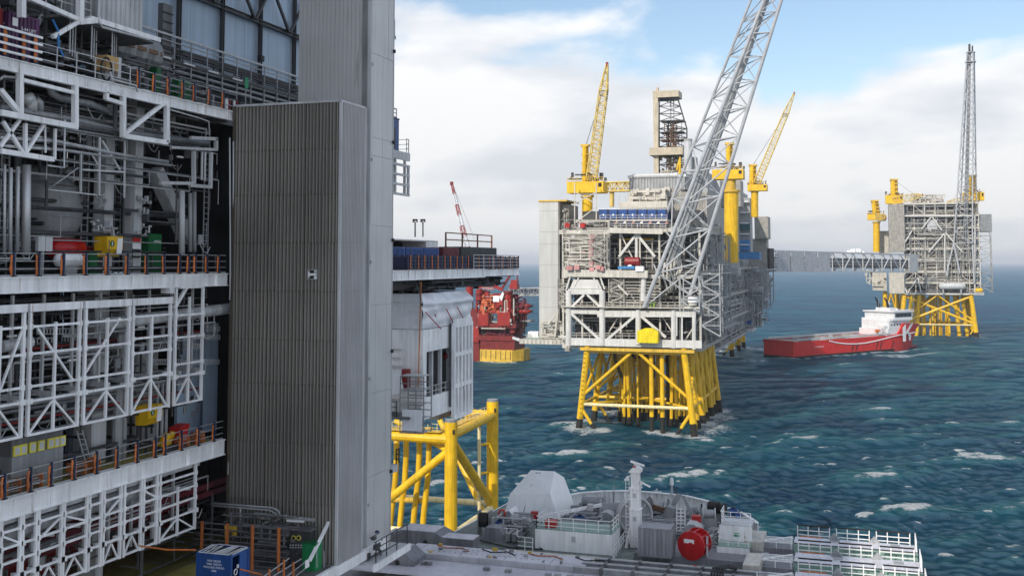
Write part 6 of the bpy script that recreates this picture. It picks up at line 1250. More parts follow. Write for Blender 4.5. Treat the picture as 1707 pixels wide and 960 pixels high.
def stair_tower(t, x0, x1, y0, y1, z0, z1, m=CREAMG, h=3.2, name='stair'):
    q = MB()
    for x in (x0, x1):
        for y in (y0, y1): q.beam((x, y, z0), (x, y, z1), .28)
    q.build('stair_frame', m, t, kind='stuff'); n_ = int((z1 - z0) / h)
    for k in range(n_):
        z = z0 + k * h; f = MB()
        f.beam((x0, y0, z + h), (x1, y0, z + h), .22); f.beam((x1, y0, z + h), (x1, y1, z + h), .22); f.beam((x0, y1, z + h), (x1, y1, z + h), .22)
        f.beam((x0, y0 - .05, z) if k % 2 else (x1, y0 - .05, z), (x1, y0 - .05, z + h) if k % 2 else (x0, y0 - .05, z + h), .2, .35); f.beam((x1 + .05, y0, z) if k % 2 else (x1 + .05, y1, z), (x1 + .05, y1, z + h) if k % 2 else (x1 + .05, y0, z + h), .2, .35)
        for e in (.4, 1.1): f.beam((x0, y0, z + h + e), (x1, y0, z + h + e), .08); f.beam((x1, y0, z + h + e), (x1, y1, z + h + e), .08)
        f.build('stair_flight', m, t, kind='stuff')
def lattice(t, A, Bm, n_, m, rc, rb, name='chord', zig=True):
    # chords listed as (start, end); A = list of start corners, Bm = list of end corners; n_ bays
    k = len(A); P_ = [[A[i].lerp(Bm[i], j / n_) for i in range(k)] for j in range(n_ + 1)]
    for i in range(k): TU(name, m, t, A[i], Bm[i], rc, 8)
    for j in range(n_ + 1):
        for i in range(k):
            TU('cross_tube', m, t, P_[j][i], P_[j][(i + 1) % k], rb, 5)
            if j < n_ and zig: a, b = (P_[j][i], P_[j + 1][(i + 1) % k]) if (j + i) % 2 else (P_[j][(i + 1) % k], P_[j + 1][i]); TU('diagonal_tube', m, t, a, b, rb, 5)
def stuff_lattice(par, A, Bm, n_, m, rc, rb, name='boom'):
    k = len(A); P_ = [[A[i].lerp(Bm[i], j / n_) for i in range(k)] for j in range(n_ + 1)]; q = MB()
    for i in range(k): q.tube(A[i], Bm[i], rc, 5)
    for j in range(n_ + 1):
        for i in range(k):
            q.tube(P_[j][i], P_[j][(i + 1) % k], rb, 4, caps=False)
            if j < n_: a, b = (P_[j][i], P_[j + 1][(i + 1) % k]) if (j + i) % 2 else (P_[j][(i + 1) % k], P_[j + 1][i]); q.tube(a, b, rb, 4, caps=False)
    return q.build(name, m, par)
def square(c, d, w, h):
    d = d.normalized(); a = d.cross(Vector((0, 1, 0.01))).normalized(); b = a.cross(d).normalized(); return [c + a * w * sx + b * h * sy for sx, sy in ((-.5, -.5), (.5, -.5), (.5, .5), (-.5, .5))]

# ================= front platform (nearest of the three) =================
AY = 317.0
ap = thing('front_platform', 'nearest offshore platform: cream and grey multi-storey topside carrying the huge flare boom', 'offshore platform', (-64, 370, 26))
jk = thing('front_jacket', 'yellow tubular jacket legs under the nearest platform, black with growth at the waterline', 'jacket', (-64, 372, 0))
aL, aR = onZ(965, 715, 0).x, onZ(1166, 716, 0).x
jacket(jk, aL, aR, [318, 337, 356, 375], onY(1060, 578, 318).z, batter=.115)
AX0, AX1 = onY(934, 560, AY).x, onY(1168, 560, AY).x
zb = onY(1000, 576, AY).z; zd1 = onY(1000, 516, AY).z; zd2 = onY(1000, 452, AY).z; zd3 = onY(1000, 381, AY).z; zd4 = onY(1050, 345, AY + 8).z
q = MB(); q.box(onY(966, 580, 316).x, onY(1157, 580, 316).x, 316.5, 377, zb - 1.5, zb - .6); q.build('cellar_grillage', YELD, jk); 
for k in range(24): y = 318 + k * 2.4; B('grillage_beam', YELD, jk, (aL + 2, y, zb - 1.9), (aR - 2, y, zb - 1.9), .4, .8)
# conductors and risers between the legs
rg = random.Random(4); GCN = []
for y in (328, 346, 365): o = TU('pile_guide', YEL, jk, (aR - .1, y, -4), (aR - .115 * zb + .4, y, zb - 1), .8, 10); TU('marine_growth', GROWTH, o, (aR - .1, y, -4), (aR - .25, y, 3.0), .84, 10); foam_at(aR + 2, y, 5, .6)
for i in range(46):
    x = rg.uniform(aL + 6.5, aR - 5); y = rg.choice((329, 336, 340, 344, 352, 356, 365, 370)); o = TU('conductor', YEL, jk, (x, y, -4), (x + rg.uniform(-.8, .8), y, zb - 1), rg.choice((.3, .38, .52)), 8); TU('marine_growth', GROWTH, o, (x, y, -4), (x, y, 2.8), .68, 8)
for px in (1086, 1104): x = onY(px, 650, 320).x; o = TU('conductor', YEL, jk, (x, 320, -4), (x, 320, zb - 1), .68, 10); TU('marine_growth', GROWTH, o, (x, 320, -4), (x, 320, 4.4), .72, 10); foam_at(x, 320, 3, .9)
for pts in ([(1023, 580), (1026, 600), (1036, 628), (1046, 655), (1049, 680), (1049, 722)], [(1086, 583), (1089, 600), (1090, 630)], [(1102, 583), (1120, 592), (1124, 606), (1122, 640), (1120, 720)], [(1052, 588), (1058, 596), (1075, 594), (1088, 586)], [(1112, 584), (1113, 640), (1114, 720)]): MB().path([onY(x, y, 330) for x, y in pts], .52, 8).build('riser', mat('riser_coating', (.05, .035, .02), .6), jk, smooth=True)
TU('stub_pile', CREAMG, jk, onY(947, 585, 320), onY(947, 574, 320), 1.1, 12)
for px0, px1 in ((975, 966), (1147, 1166)):    # draught marks on the two front legs
    for k in range(16): a = Vector((onY(px0 + (px1 - px0) * k / 16, 590, 317).x, 317.0, zb - 2.5 - k * 1.35)); BX('draught_mark', BLACK, jk, a.x - .3, a.x + .3, a.y - .15, a.y - .02, a.z - .06, a.z + .06)
block(ap, AX0, AX1, AY + 2, 376, [zb, zd1, zd2 - 1, zd3, ], 3, CREAM, CREAMG, bays=7, nclut=(100, 90), sidebays=5, rmax=.2)
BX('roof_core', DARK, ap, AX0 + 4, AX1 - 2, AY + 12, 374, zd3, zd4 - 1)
# front frame with round columns
def fcol(px, y0, y1, r=.75, Y=AY): return TU('column', PWHITE, ap, onY(px, y1, Y), onY(px, y0, Y), r, 12)
for px, y0, y1, r in ((948, 484, 576, .95), (1004, 484, 576, .95), (1064, 516, 574, .85), (1123, 516, 580, .8), (1157, 516, 582, .6)): fcol(px, y0, y1, r)
def fb(a, b, w=.6, h=None, m=PWHITE, name='front_member', Y=AY): return B(name, m, ap, onY(*a, Y), onY(*b, Y), w, h)
for a, b, w, h in (((948, 486), (1004, 486), .9, 1.6), ((974, 491), (953, 512), .65, None), ((979, 491), (1001, 512), .65, None), ((953, 523), (1000, 566), .75, None), ((1012, 566), (1058, 527), .75, None), ((1069, 527), (1110, 562), .75, None), ((950, 519), (996, 520), .8, 1.3), ((996, 523), (1160, 523), .8, 1.9), ((948, 569), (1170, 574), .8, 2.2), ((932, 561), (948, 561), .5, .5), ((1128, 560), (1128, 528), .4, None), ((1137, 523), (1137, 575), .4, None)): fb(a, b, w, h)
handrail(ap, [onY(935, 513, AY), onY(1160, 513, AY)], 1.6, 2.0, CREAM, .12); handrail(ap, [onY(950, 563, AY), onY(1060, 564, AY)], 1.5, 2.0, CREAM, .12)
MB().prism([onY(950, 481, AY), onY(1003, 481, AY), onY(996, 466, AY), onY(956, 466, AY)], (0, 5, 0)).build('sloped_hood', PWHITE, ap)
fb((944, 482), (951, 460), .45); fb((1008, 482), (1000, 460), .45); fb((957, 478), (966, 460), .35); fb((998, 478), (988, 460), .35)
fb((940, 455), (1080, 457), 1.0, 2.2, CREAM); handrail(ap, [onY(942, 451, AY - .5), onY(1010, 451, AY - .5)], 1.8, 1.5, CREAM, .14)
o = thing('waste_skip', 'bright yellow ribbed container hanging on the lower front edge of the nearest platform', 'container', onY(1080, 572, AY - 2)); a, b = onY(1062, 551, AY - 3), onY(1097, 572, AY - 3)
BX('body', mat('lemon_yellow', (.80, .62, .01), .45), o, a.x, b.x, AY - 3, AY - .9, b.z, a.z)
for k in range(7): x = a.x + .3 + k * (b.x - a.x - .6) / 6; BX('rib', MATS['lemon_yellow'], o, x - .14, x + .14, AY - 3.12, AY - 3.0, b.z + .2, a.z - .15)
MB().prism([(a.x + .4, AY - 3, a.z), (b.x - .4, AY - 3, a.z), (b.x - 1.6, AY - 3, a.z + .8), (a.x + 2.2, AY - 3, a.z + .7)], (0, 2, 0)).build('lid', MATS['lemon_yellow'], o)
# scaffolded stair and pink-primed post on the upper left
for (px0, px1, py0, py1, Y, m) in ((938, 1008, 385, 448, AY - .5, CREAM), (930, 948, 465, 515, AY + 1, CREAMG), (1015, 1040, 458, 515, AY + .5, CREAMG), (985, 1012, 390, 440, AY - 2, CREAMG)):
    a, b = onY(px0, py1, Y), onY(px1, py0, Y); stair_tower(ap, a.x, b.x, Y, Y + 4, a.z, b.z, m, 1.9)
q = MB(); a, b = onY(938, 448, AY), onY(1012, 388, AY); clutter(q, a.x, b.x, AY - 1, AY + 4, a.z, b.z, 130, 91, .08, .3, .1); q.build('process_piping', CREAM, ap, kind='stuff')
q = MB(); clutter(q, a.x, b.x + 3, AY - .5, AY + 4, b.z - .8, b.z + 4, 60, 92, .08, .25, .25); q.build('process_piping', CREAMG, ap, kind='stuff')
fb((987, 452), (987, 392), 1.4, None, PINK, 'primed_post'); fb((987, 395), (972, 384), .6, None, CREAM); fb((987, 395), (1006, 384), .6, None, CREAM); fb((970, 418), (982, 425), .5, None, PINK); 
for px, py, w in ((950, 447, 6), (962, 446, 5), (998, 446, 5), (1004, 448, 3), (948, 376, 2), (972, 376, 4), (944, 375, 2)):
    p = onY(px, py, AY - 1); MB().cbox(p, w * .32, 1.2, 1.3).build('pink_equipment', PINK if py > 400 else RED, ap)
fb((932, 387), (1015, 387), .9, 1.3, CREAM); fb((1015, 384), (1105, 386), .9, 1.6, CREAM); fb((1015, 370), (1015, 452), .7, None, CREAMG)
for a, b in (((1059, 393), (1032, 428)), ((1064, 393), (1092, 428)), ((1061, 390), (1061, 430))): fb(a, b, .75, None, PWHITE, 'front_member', AY + 1.5)
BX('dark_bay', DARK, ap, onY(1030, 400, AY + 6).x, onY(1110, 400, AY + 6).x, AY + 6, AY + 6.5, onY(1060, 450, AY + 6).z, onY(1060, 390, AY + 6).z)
fb((1030, 399), (1090, 399), .5, .5, YEL, 'yellow_beam', AY + 5)
MB().path([onY(1040, 436, AY + 1), onY(1043, 436, AY + 1), onY(1066, 436, AY + 1), onY(1068, 436, AY + 1)], [.4, 1.35, 1.35, .4], 10).build('red_tank', DRED, ap); p = onY(1040, 446, AY); MB().cbox(onY(1045, 446, AY), 5, 2, .8).build('blue_grey_skid', SKYB, ap); MB().dome(onY(1050, 446, AY), .9).build('white_hood', WHITE, ap); MB().cbox(onY(1067, 448, AY), 2.4, 2, 1.5).build('white_box', WHITE, ap)
o = thing('satcom_drum', 'white round drum on the front deck corner of the nearest platform', 'drum', onY(1155, 503, AY - 1)); TU('drum', SIGNW, o, onY(1155, 504, AY - 1), onY(1155, 495, AY - 1), 1.5, 16); TU('base_ring', CREAM, o, onY(1155, 509, AY - 1), onY(1155, 504, AY - 1), 1.2, 14); fb((1140, 512), (1166, 513), 2.5, .5, CREAM)
TU('white_column', PWHITE, ap, onY(1072, 502, AY + 1), onY(1073, 463, AY + 1), .85, 10); fb((1030, 475), (1047, 492), .6, None, CREAM)
# railings and containers of the top deck
GBC = 'blue container row on the nearest platform'
c0 = None
for k in range(7):
    px = 998 + k * 16.2; Y = AY + 6; a, b = onY(px, 365, Y), onY(px + 15.2, 349, Y); lab = 'blue container in the roof row of the nearest platform, ' + ('leftmost', 'second from the left', 'third from the left', 'middle one', 'third from the right', 'second from the right', 'rightmost')[k]
    o = thing('blue_container', lab, 'container', ((a.x + b.x) / 2, Y + 3, a.z), GBC); BX('body', BLUE, o, a.x, b.x, Y, Y + 6, a.z, b.z); BX('roof', SIGNW, o, a.x - .05, b.x + .05, Y - .05, Y + 6, b.z, b.z + .14)
    for e in (.06, .94): x = a.x + (b.x - a.x) * e; BX('corner_post', NAVY, o, x - .1, x + .1, Y - .06, Y, a.z, b.z)
    BX('placard', SIGNW, o, (a.x + b.x) / 2 - .15, (a.x + b.x) / 2 + .25, Y - .03, Y, a.z + .9, a.z + 1.5); BX('door_seam', NAVY, o, (a.x + b.x) / 2 - .5, (a.x + b.x) / 2 - .44, Y - .02, Y, a.z + .2, b.z - .2)
BX('container_deck', CREAM, ap, onY(960, 368, AY + 4).x, onY(1112, 368, AY + 4).x, AY + 4, AY + 16, onY(1050, 368, AY + 4).z - .4, onY(1050, 366, AY + 4).z)
handrail(ap, [onY(1000, 367, AY + 4.2), onY(1112, 367, AY + 4.2)], 1.5, 1.6, CREAM, .13)
# navy containers one row lower, between white valves
for k in range(7): px = 1016 + k * 14; Y = AY + 3; a, b = onY(px, 379, Y), onY(px + 10, 368.5, Y); BX('lower_container', NAVY, ap, a.x, b.x, Y, Y + 4, a.z, b.z); MB().dome(onY(px + 11.5, 373, Y - .5), .55).build('valve_head', SIGNW if k % 2 else PINK, ap)
handrail(ap, [onY(1016, 381, AY + 1), onY(1110, 382, AY + 1)], 1.6, 1.6, CREAM, .13)
q = MB(); a, b = onY(1016, 440, AY + 2), onY(1110, 455, AY + 2); clutter(q, a.x, b.x, AY + 1, AY + 6, onY(1050, 515, AY).z + 1, onY(1050, 460, AY).z, 55, 93, .1, .3, .15); q.build('process_piping', CREAMG, ap, kind='stuff')
for k in range(9): y = 470 + k * 5; fb((1018, y), (1100, y + .5), .3, .3, CREAMG, 'pipe_rack_beam', AY + 1.2)
# roof: grey corrugated house with white plant in front
a, b = onY(1049, 318, AY + 30), onY(1142, 295, AY + 30); o = thing('plant_house', 'long grey corrugated plant house on top of the nearest platform', 'plant house', ((a.x + b.x) / 2, AY + 35, a.z)); MB().corrug((a.x, AY + 30), (b.x, AY + 30), a.z, b.z, 1.0, .3, (0, -1, 0)).build('front_wall', GREY, o); BX('body', GREY, o, a.x, b.x, AY + 30.02, AY + 60, a.z, b.z); BX('roof', LGREY, o, a.x - .4, b.x + .4, AY + 29.5, AY + 60, b.z, b.z + .9); TU('roof_drum', LGREY, o, (a.x + 1, AY + 30, b.z + .6), (a.x + 16, AY + 30, b.z + .6), .8, 10)
MB().corrug((b.x, AY + 30), (b.x, AY + 60), a.z, b.z, 1.0, .3, (1, 0, 0)).build('side_wall', GREY, o)
q = MB(); clutter(q, onY(1050, 330, AY + 22).x, onY(1112, 330, AY + 22).x, AY + 18, AY + 27, onY(1050, 336, AY + 22).z, onY(1050, 318, AY + 22).z, 90, 94, .15, .5, .45); q.build('process_piping', CREAM, ap, kind='stuff')
a, b = onY(1032, 348, AY + 16), onY(1112, 335, AY + 16); BX('roof_deckhouse', CREAM, ap, a.x, b.x, AY + 16, AY + 40, a.z, b.z); handrail(ap, [(a.x, AY + 16, b.z), (b.x, AY + 16, b.z)], 1.5, 2, CREAM, .13); BX('stair_house', CREAMG, ap, onY(1050, 318, AY + 26).x, onY(1135, 318, AY + 26).x, AY + 26, AY + 60, onY(1050, 340, AY + 26).z, onY(1050, 316, AY + 26).z)
# right-hand grey wall with lattice towers (the side we see foreshortened)
a = onY(1157, 340, AY + 25); BX('side_house', CREAMG, ap, onY(1112, 430, AY + 25).x, AX1 - 1, AY + 25, AY + 60, onY(1150, 452, AY + 25).z, onY(1150, 320, AY + 25).z)
for k in range(5): MB().corrug((onY(1112, 430, AY + 25).x, AY + 24.9), (AX1 - 1, AY + 24.9), onY(1150, 452 - k * 26, AY + 25).z + .05, onY(1150, 452 - (k + 1) * 26, AY + 25).z - .05, .8, .18, (0, -1, 0)).build('wall_panel', CREAMG, ap)
SD = AX1
for (px0, px1, pya, pyb, m) in ((1175, 1201, 440, 560, GREY), (1140, 1158, 460, 520, GREY)):
    Y = onX(px0, 500, SD).y; a = onX(px0, pyb, SD + 1); b = onY(px1, pyb, a.y); stair_tower(ap, SD, max(b.x, SD + 5), a.y, a.y + 6, a.z, onX(px0, pya, SD + 1).z, m, 3.0)
for k, (py, ext) in enumerate(((548, 6), (515, 1), (455, 4), (440, 3))):
    z = onX(1180, py, SD).z; BX('side_gallery', GREY, ap, SD, SD + ext * .6, 335, 376, z - .5, z); handrail(ap, [(SD + ext * .6, 335, z), (SD + ext * .6, 376, z)], 1.3, 2.2, GREY, .12)
q = MB(); clutter(q, SD, SD + 2.2, 325, 374, zb + .5, zd3 + 2, 110, 95, .1, .35, .3); q.build('process_piping', GREY, ap, kind='stuff')
# deck crew in yellow on the front gallery
def worker(label, p, col, group, h=1.78, turn=0.0, step=.0):
    s = h / 1.78; me = D.meshes.new('body'); J = {'pel': (0, 0, .95), 'chest': (0, 0, 1.28), 'neck': (0, 0, 1.48), 'head': (.02, 0, 1.64), 'ls': (0, .2, 1.4), 'le': (.05, .27, 1.14), 'lh': (.2, .22, .98), 'rs': (0, -.2, 1.4), 're': (.02, -.28, 1.13), 'rh': (.12, -.24, .92), 'lk': (.04 + step, .11, .5), 'lf': (-.02 + step, .11, .06), 'lt': (.16 + step, .12, .04), 'lhip': (0, .1, .9), 'rhip': (0, -.1, .9), 'rk': (.03 - step, -.11, .5), 'rf': (-.04 - step, -.11, .06), 'rt': (.14 - step, -.12, .04)}
    R_ = {'pel': .15, 'chest': .17, 'neck': .07, 'head': .115, 'ls': .085, 'le': .06, 'lh': .05, 'rs': .085, 're': .06, 'rh': .05, 'lhip': .11, 'rhip': .11, 'lk': .085, 'rk': .085, 'lf': .06, 'rf': .06, 'lt': .05, 'rt': .05}
    E_ = [('pel', 'chest'), ('chest', 'neck'), ('neck', 'head'), ('chest', 'ls'), ('ls', 'le'), ('le', 'lh'), ('chest', 'rs'), ('rs', 're'), ('re', 'rh'), ('pel', 'lhip'), ('lhip', 'lk'), ('lk', 'lf'), ('lf', 'lt'), ('pel', 'rhip'), ('rhip', 'rk'), ('rk', 'rf'), ('rf', 'rt')]
    ks = list(J); c_, s_ = math.cos(turn), math.sin(turn)
    me.from_pydata([((J[k][0] * c_ - J[k][1] * s_) * s, (J[k][0] * s_ + J[k][1] * c_) * s, J[k][2] * s) for k in ks], [(ks.index(a), ks.index(b)) for a, b in E_], []); me.materials.append(col)
    o = D.objects.new('person', me); C.objects.link(o); o.location = p; md = o.modifiers.new('skin', 'SKIN')
    for i, k in enumerate(ks): me.skin_vertices[0].data[i].radius = (R_[k] * s, R_[k] * s)
    me.skin_vertices[0].data[0].use_root = True; o.modifiers.new('sub', 'SUBSURF').levels = 1; o.modifiers['sub'].render_levels = 1
    tag(o, label, 'person', group)
    hm = MB().dome(Vector(p) + Vector((.02 * c_ * s, .02 * s_ * s, 1.66 * s)), .15 * s, 10, 4).build('helmet', SIGNW, o); return o
zg = onY(1085, 512, AY - .2).z
BX('front_gallery', CREAM, ap, onY(935, 515, AY - 1.6).x, onY(1166, 515, AY - 1.6).x, AY - 1.7, AY + 1.9, zg - .25, zg)
GW = 'deck workers in hi-vis on the front gallery'
for i, (px, l) in enumerate(((1085, 'person in bright green-yellow workwear and white helmet, left of the pair on the front gallery'), (1090, 'person in bright green-yellow workwear and white helmet, right of the pair on the front gallery'))):
    worker(l, (onY(px, 512, AY - .8).x, AY - .8, zg), HIVIS, GW, 1.82, -1.4 + i * .5, .06 * i)
GW2 = 'deck workers in red on the upper left deck'; zu = onY(950, 384, AY - .5).z + .6
for i, (px, l) in enumerate(((943, 'leftmost on the upper left deck of the nearest platform'), (949, 'beside the first one on the upper left deck'), (968, 'standing under the yellow crane house'), (976, 'next to the crane lattice, right of the others'))):
    worker('person in red workwear, ' + l, (onY(px, 384, AY - .3).x, AY - .3, zu), mat('red_workwear', (.5, .05, .03), .8), GW2, 1.8, i * 1.3, .05)
# ---- grey slab tower on the left side and its low landing
a, b = onY(899, 560, 330), onY(932, 336, 330)
o = thing('slab_tower', 'tall plain pale grey stair tower on the left side of the nearest platform', 'stair tower', ((a.x + b.x) / 2, 334, a.z))
zz = [onY(910, y, 330).z for y in (560, 512, 478, 442, 407, 387, 352, 336)]
for i in range(7):
    BX('front_panel', CONC, o, a.x, b.x - .3, 330 - (i % 2) * .02, 330.3, zz[i] + .03, zz[i + 1] - .03); BX('side_panel', CREAMG, o, b.x - .3, b.x, 330.3, 345, zz[i] + .03, zz[i + 1] - .03)
BX('core', GREY, o, a.x + .1, b.x - .31, 330.31, 345, a.z, b.z - .1); BX('roof_rim', YELD, o, a.x - .2, onY(945, 336, 330).x, 329.7, 345, b.z, b.z + .5)
BX('annex', CREAMG, o, b.x + .02, onY(948, 340, 333).x, 333, 345, onY(940, 385, 333).z, onY(940, 341, 333).z)
q = MB(); clutter(q, b.x + .1, onY(948, 340, 333).x, 332, 333, onY(940, 385, 333).z, onY(940, 341, 333).z, 20, 96, .08, .2, .2); q.build('piping', CREAMG, o, kind='stuff')
o = thing('boat_landing', 'low green-decked landing with pale railing reaching left from the nearest platform', 'landing', onY(900, 568, 335)); a, b = onY(866, 569, 326), onY(948, 573, 326); zl = onY(900, 566, 326).z
BX('deck', GREEND, o, a.x, b.x, 326, 342, zl - .2, zl); BX('front_edge', CREAM, o, a.x, b.x, 325.8, 326, zl - 1.4, zl + .1); B('left_edge', WHITE, o, (a.x - .1, 325.8, zl - .2), onY(855, 563, 350), .4, .8)
for k in range(12): x = a.x + k * (b.x - a.x) / 12; BX('stiffener', CREAMG, o, x, x + .25, 325.7, 325.8, zl - 1.4, zl)
handrail(o, [(a.x, 342, zl), (a.x + 2, 326.2, zl), (b.x, 326.2, zl)], 1.2, 1.5, CREAM, .1); BX('white_unit', WHITE, o, onY(880, 558, 335).x, onY(897, 558, 335).x, 335, 338, zl, zl + 1.8)
q = MB(); a2 = onY(902, 560, 330); clutter(q, a2.x, onY(945, 560, 330).x, 327, 330, zl, zl + 6, 60, 97, .08, .3, .3); q.build('piping', CREAM, o, kind='stuff'); B('raking_leg', CREAM, o, onY(925, 562, 327), onY(930, 520, 327), .6); B('raking_leg', CREAM, o, onY(914, 540, 327), onY(931, 518, 327), .5)
# ---- flare boom
fl = thing('flare_boom', 'huge grey triangular lattice flare boom rising to the top edge of the view', 'flare boom', onY(1100, 510, AY - 2))
yt = 300.0
F0, F1 = onY(1074, 512, AY - 2), onY(1290 - 12, -10, yt); R0, R1 = onY(1150, 492, AY + 2), onY(1306, -10, yt); B0, B1 = onY(1081, 432, AY + 12), onY(1256, -10, yt + 5)
def bil(A_, B_, t_): return A_.lerp(B_, t_)
ts = [0.0, .115, .232, .345, .45, .545, .64, .725, .805, .88, .945, 1.0]
for a, b, r in ((F0, F1, .62), (R0, R1, .62), (B0, B1, .5)): TU('chord', FLARE, fl, a, b, r, 12, r * .72)
for j, q in enumerate(ts):
    f, r_, b_ = bil(F0, F1, q), bil(R0, R1, q), bil(B0, B1, max(0, q - .1))
    s_ = 1 - .35 * q
    if j: 
        for u, v in ((f, r_), (r_, b_), (b_, f)): TU('cross_tube', FLARE, fl, u, v, .27 * s_, 8)
    if j < len(ts) - 1:
        q2 = ts[j + 1]; f2, r2, b2 = bil(F0, F1, q2), bil(R0, R1, q2), bil(B0, B1, max(0, q2 - .1))
        TU('diagonal_tube', FLARE, fl, f if j % 2 else r_, r2 if j % 2 else f2, .25 * s_, 8); TU('diagonal_tube', FLARE, fl, r_ if j % 2 else f, f2 if j % 2 else r2, .18 * s_, 8); TU('diagonal_tube', FLARE, fl, b_ if j % 2 else f, f2 if j % 2 else b2, .2 * s_, 8); TU('diagonal_tube', FLARE, fl, r_, b2, .2 * s_, 8)
for k in range(7):
    e = .34 + k * .055; a = F0.lerp(R0, e).lerp(B0, .28); b = F1.lerp(R1, e).lerp(B1, .3); TU('flare_pipe', (GALV, STEEL, GREY)[k % 3], fl, a.lerp(b, .08), b, (.34, .18, .26)[k % 3], 8)
for k in range(6): e = .3 + k * .1; a = F0.lerp(R0, e).lerp(B0, .28).lerp(F1.lerp(R1, e), .09); MB().path([a + Vector((0, 0, 1)), a + Vector((-.6 + k * .2, 0, -2)), a + Vector((.8 * math.sin(k), -.4, -4.5)), a + Vector((math.cos(k), .4, -8))], .3, 6).build('loop_pipe', CREAM, fl, smooth=True)
# ---- cranes
def crane(name_label, px_ped, py_bot, py_house, Y, r=1.7, house=(949, 1010, 302, 325), mast=None, boom=None, bw=2.6, m=YEL, nb=16, group='yellow pedestal cranes'):
    c = onY(px_ped, py_bot, Y); t = thing('pedestal_crane', name_label, 'crane', c, group); top_ = onY(px_ped, py_house, Y)
    TU('pedestal', m, t, c, top_, r, 16); TU('slew_ring', YELD, t, top_ - Vector((0, 0, .6)), top_ + Vector((0, 0, .2)), r * 1.25, 16)
    a, b = onY(house[0], house[3], Y), onY(house[1], house[2], Y); BX('machinery_house', m, t, a.x, b.x, Y - 3, Y + 3.5, a.z, b.z); handrail(t, [(a.x, Y - 3, b.z), (b.x, Y - 3, b.z)], 1.3, 1.5, m, .1); BX('window', GLASS, t, b.x - 1.6, b.x - .5, Y - 3.05, Y - 2.98, (a.z + b.z) / 2, b.z - .5)
    q = MB(); clutter(q, a.x, b.x, Y - 2, Y + 2, b.z, b.z + 2.4, 26, 70 + int(px_ped) % 20, .1, .3, .6); q.build('winch_gear', DARK, t, kind='stuff')
    if mast:
        ms = Y / 380
        for e in (-.9, .9): A_, B_ = onY(mast[0][0] + e * 2.6, mast[0][1], Y + e), onY(mast[1][0] + e * 1.8, mast[1][1], Y + e); TU('mast_leg', m, t, A_, B_, .8 * ms, 8)
        B_ = onY(*mast[1], Y); MB().cbox(B_, 3.0 * ms ** .8, 3 * ms ** .8, .7 * ms ** .6).build('mast_head', YELD, t)
        for k in range(4): z = onY(mast[0][0], mast[0][1] + (mast[1][1] - mast[0][1]) * k / 4, Y); MB().cbox(z, 2.7 * ms ** .8, 2.4 * ms ** .8, .25 * ms ** .5).build('mast_platform', YELD, t)
    if boom:
        A_, B_ = onY(*boom[0], Y - 1), onY(*boom[1], Y - 6); d = B_ - A_; sa, sb = square(A_, d, bw, bw), square(A_.lerp(B_, .78), d, bw * .8, bw * .8); tip = square(B_, d, .5, .5)
        lattice_m = mat('pale_yellow_boom', (.74, .55, .16), .45)
        stuff_lattice(t, sa, sb, nb, lattice_m, .2, .1, 'boom'); stuff_lattice(t, sb, tip, 4, lattice_m, .2, .12, 'boom_head'); MB().cbox(A_.lerp(B_, .76), 2.2, 2, 1.6).build('sheave_box', STEEL, t); MB().cbox(B_, .7, .8, 1.4).build('boom_tip', DRED, t)
        if mast: B_m = onY(*mast[1], Y); TU('pendant_rope', DARK, t, B_m, A_.lerp(B_, .8), .06, 4); TU('pendant_rope', DARK, t, B_m + Vector((0, .8, 0)), A_.lerp(B_, .8), .06, 4)
    return t
crane('yellow pedestal crane with a steep raised boom on the left of the nearest platform', 979, 374, 326, AY + 14, 1.7, (949, 1009, 303, 323), ((976, 303), (976, 243)), ((986, 300), (1012, 108)), 2.9, nb=20)
q = MB(); 
for px in (958, 994):
    for py in (372,): q.beam(onY(px, 378, AY + 8), onY(px, 305, AY + 8), .3)
q.beam(onY(958, 340, AY + 8), onY(994, 320, AY + 8), .25); q.beam(onY(958, 320, AY + 8), onY(994, 340, AY + 8), .25); q.beam(onY(958, 372, AY + 8), onY(994, 345, AY + 8), .25); o = q.build('crane_access_frame', CREAM, ap, kind='stuff')
o = thing('resting_boom', 'pale yellow crane boom lying level behind the left crane', 'crane boom', onY(1030, 312, AY + 40)); A_, B_ = onY(1006, 312, AY + 40), onY(1054, 311, AY + 40); stuff_lattice(o, square(A_, B_ - A_, 3, 3), square(B_, B_ - A_, 3, 3), 7, MATS['pale_yellow_boom'], .25, .14, 'boom'); TU('boom_rest', MATS['pale_yellow_boom'], o, onY(1020, 345, AY + 40), onY(1020, 320, AY + 40), .8)
ct = crane('yellow crane on a very thick tall column at the right side of the nearest platform', 1219, 440, 318, 405, 2.6, (1189, 1240, 283, 300), ((1216, 290), (1216, 240)), None)
TU('column_neck', YELD, ct, onY(1217, 322, 405), onY(1217, 298, 405), 2.1, 14); TU('column_foot', GREY, ct, onY(1219, 447, 405), onY(1219, 438, 405), 2.9, 16)
crane('yellow crane with a raised boom over the bridge end, right behind the thick yellow column', 1258, 362, 318, 560, 1.8, (1247, 1279, 308, 319), ((1255, 310), (1255, 276)), ((1262, 305), (1324, 156)), 3.2, nb=20)
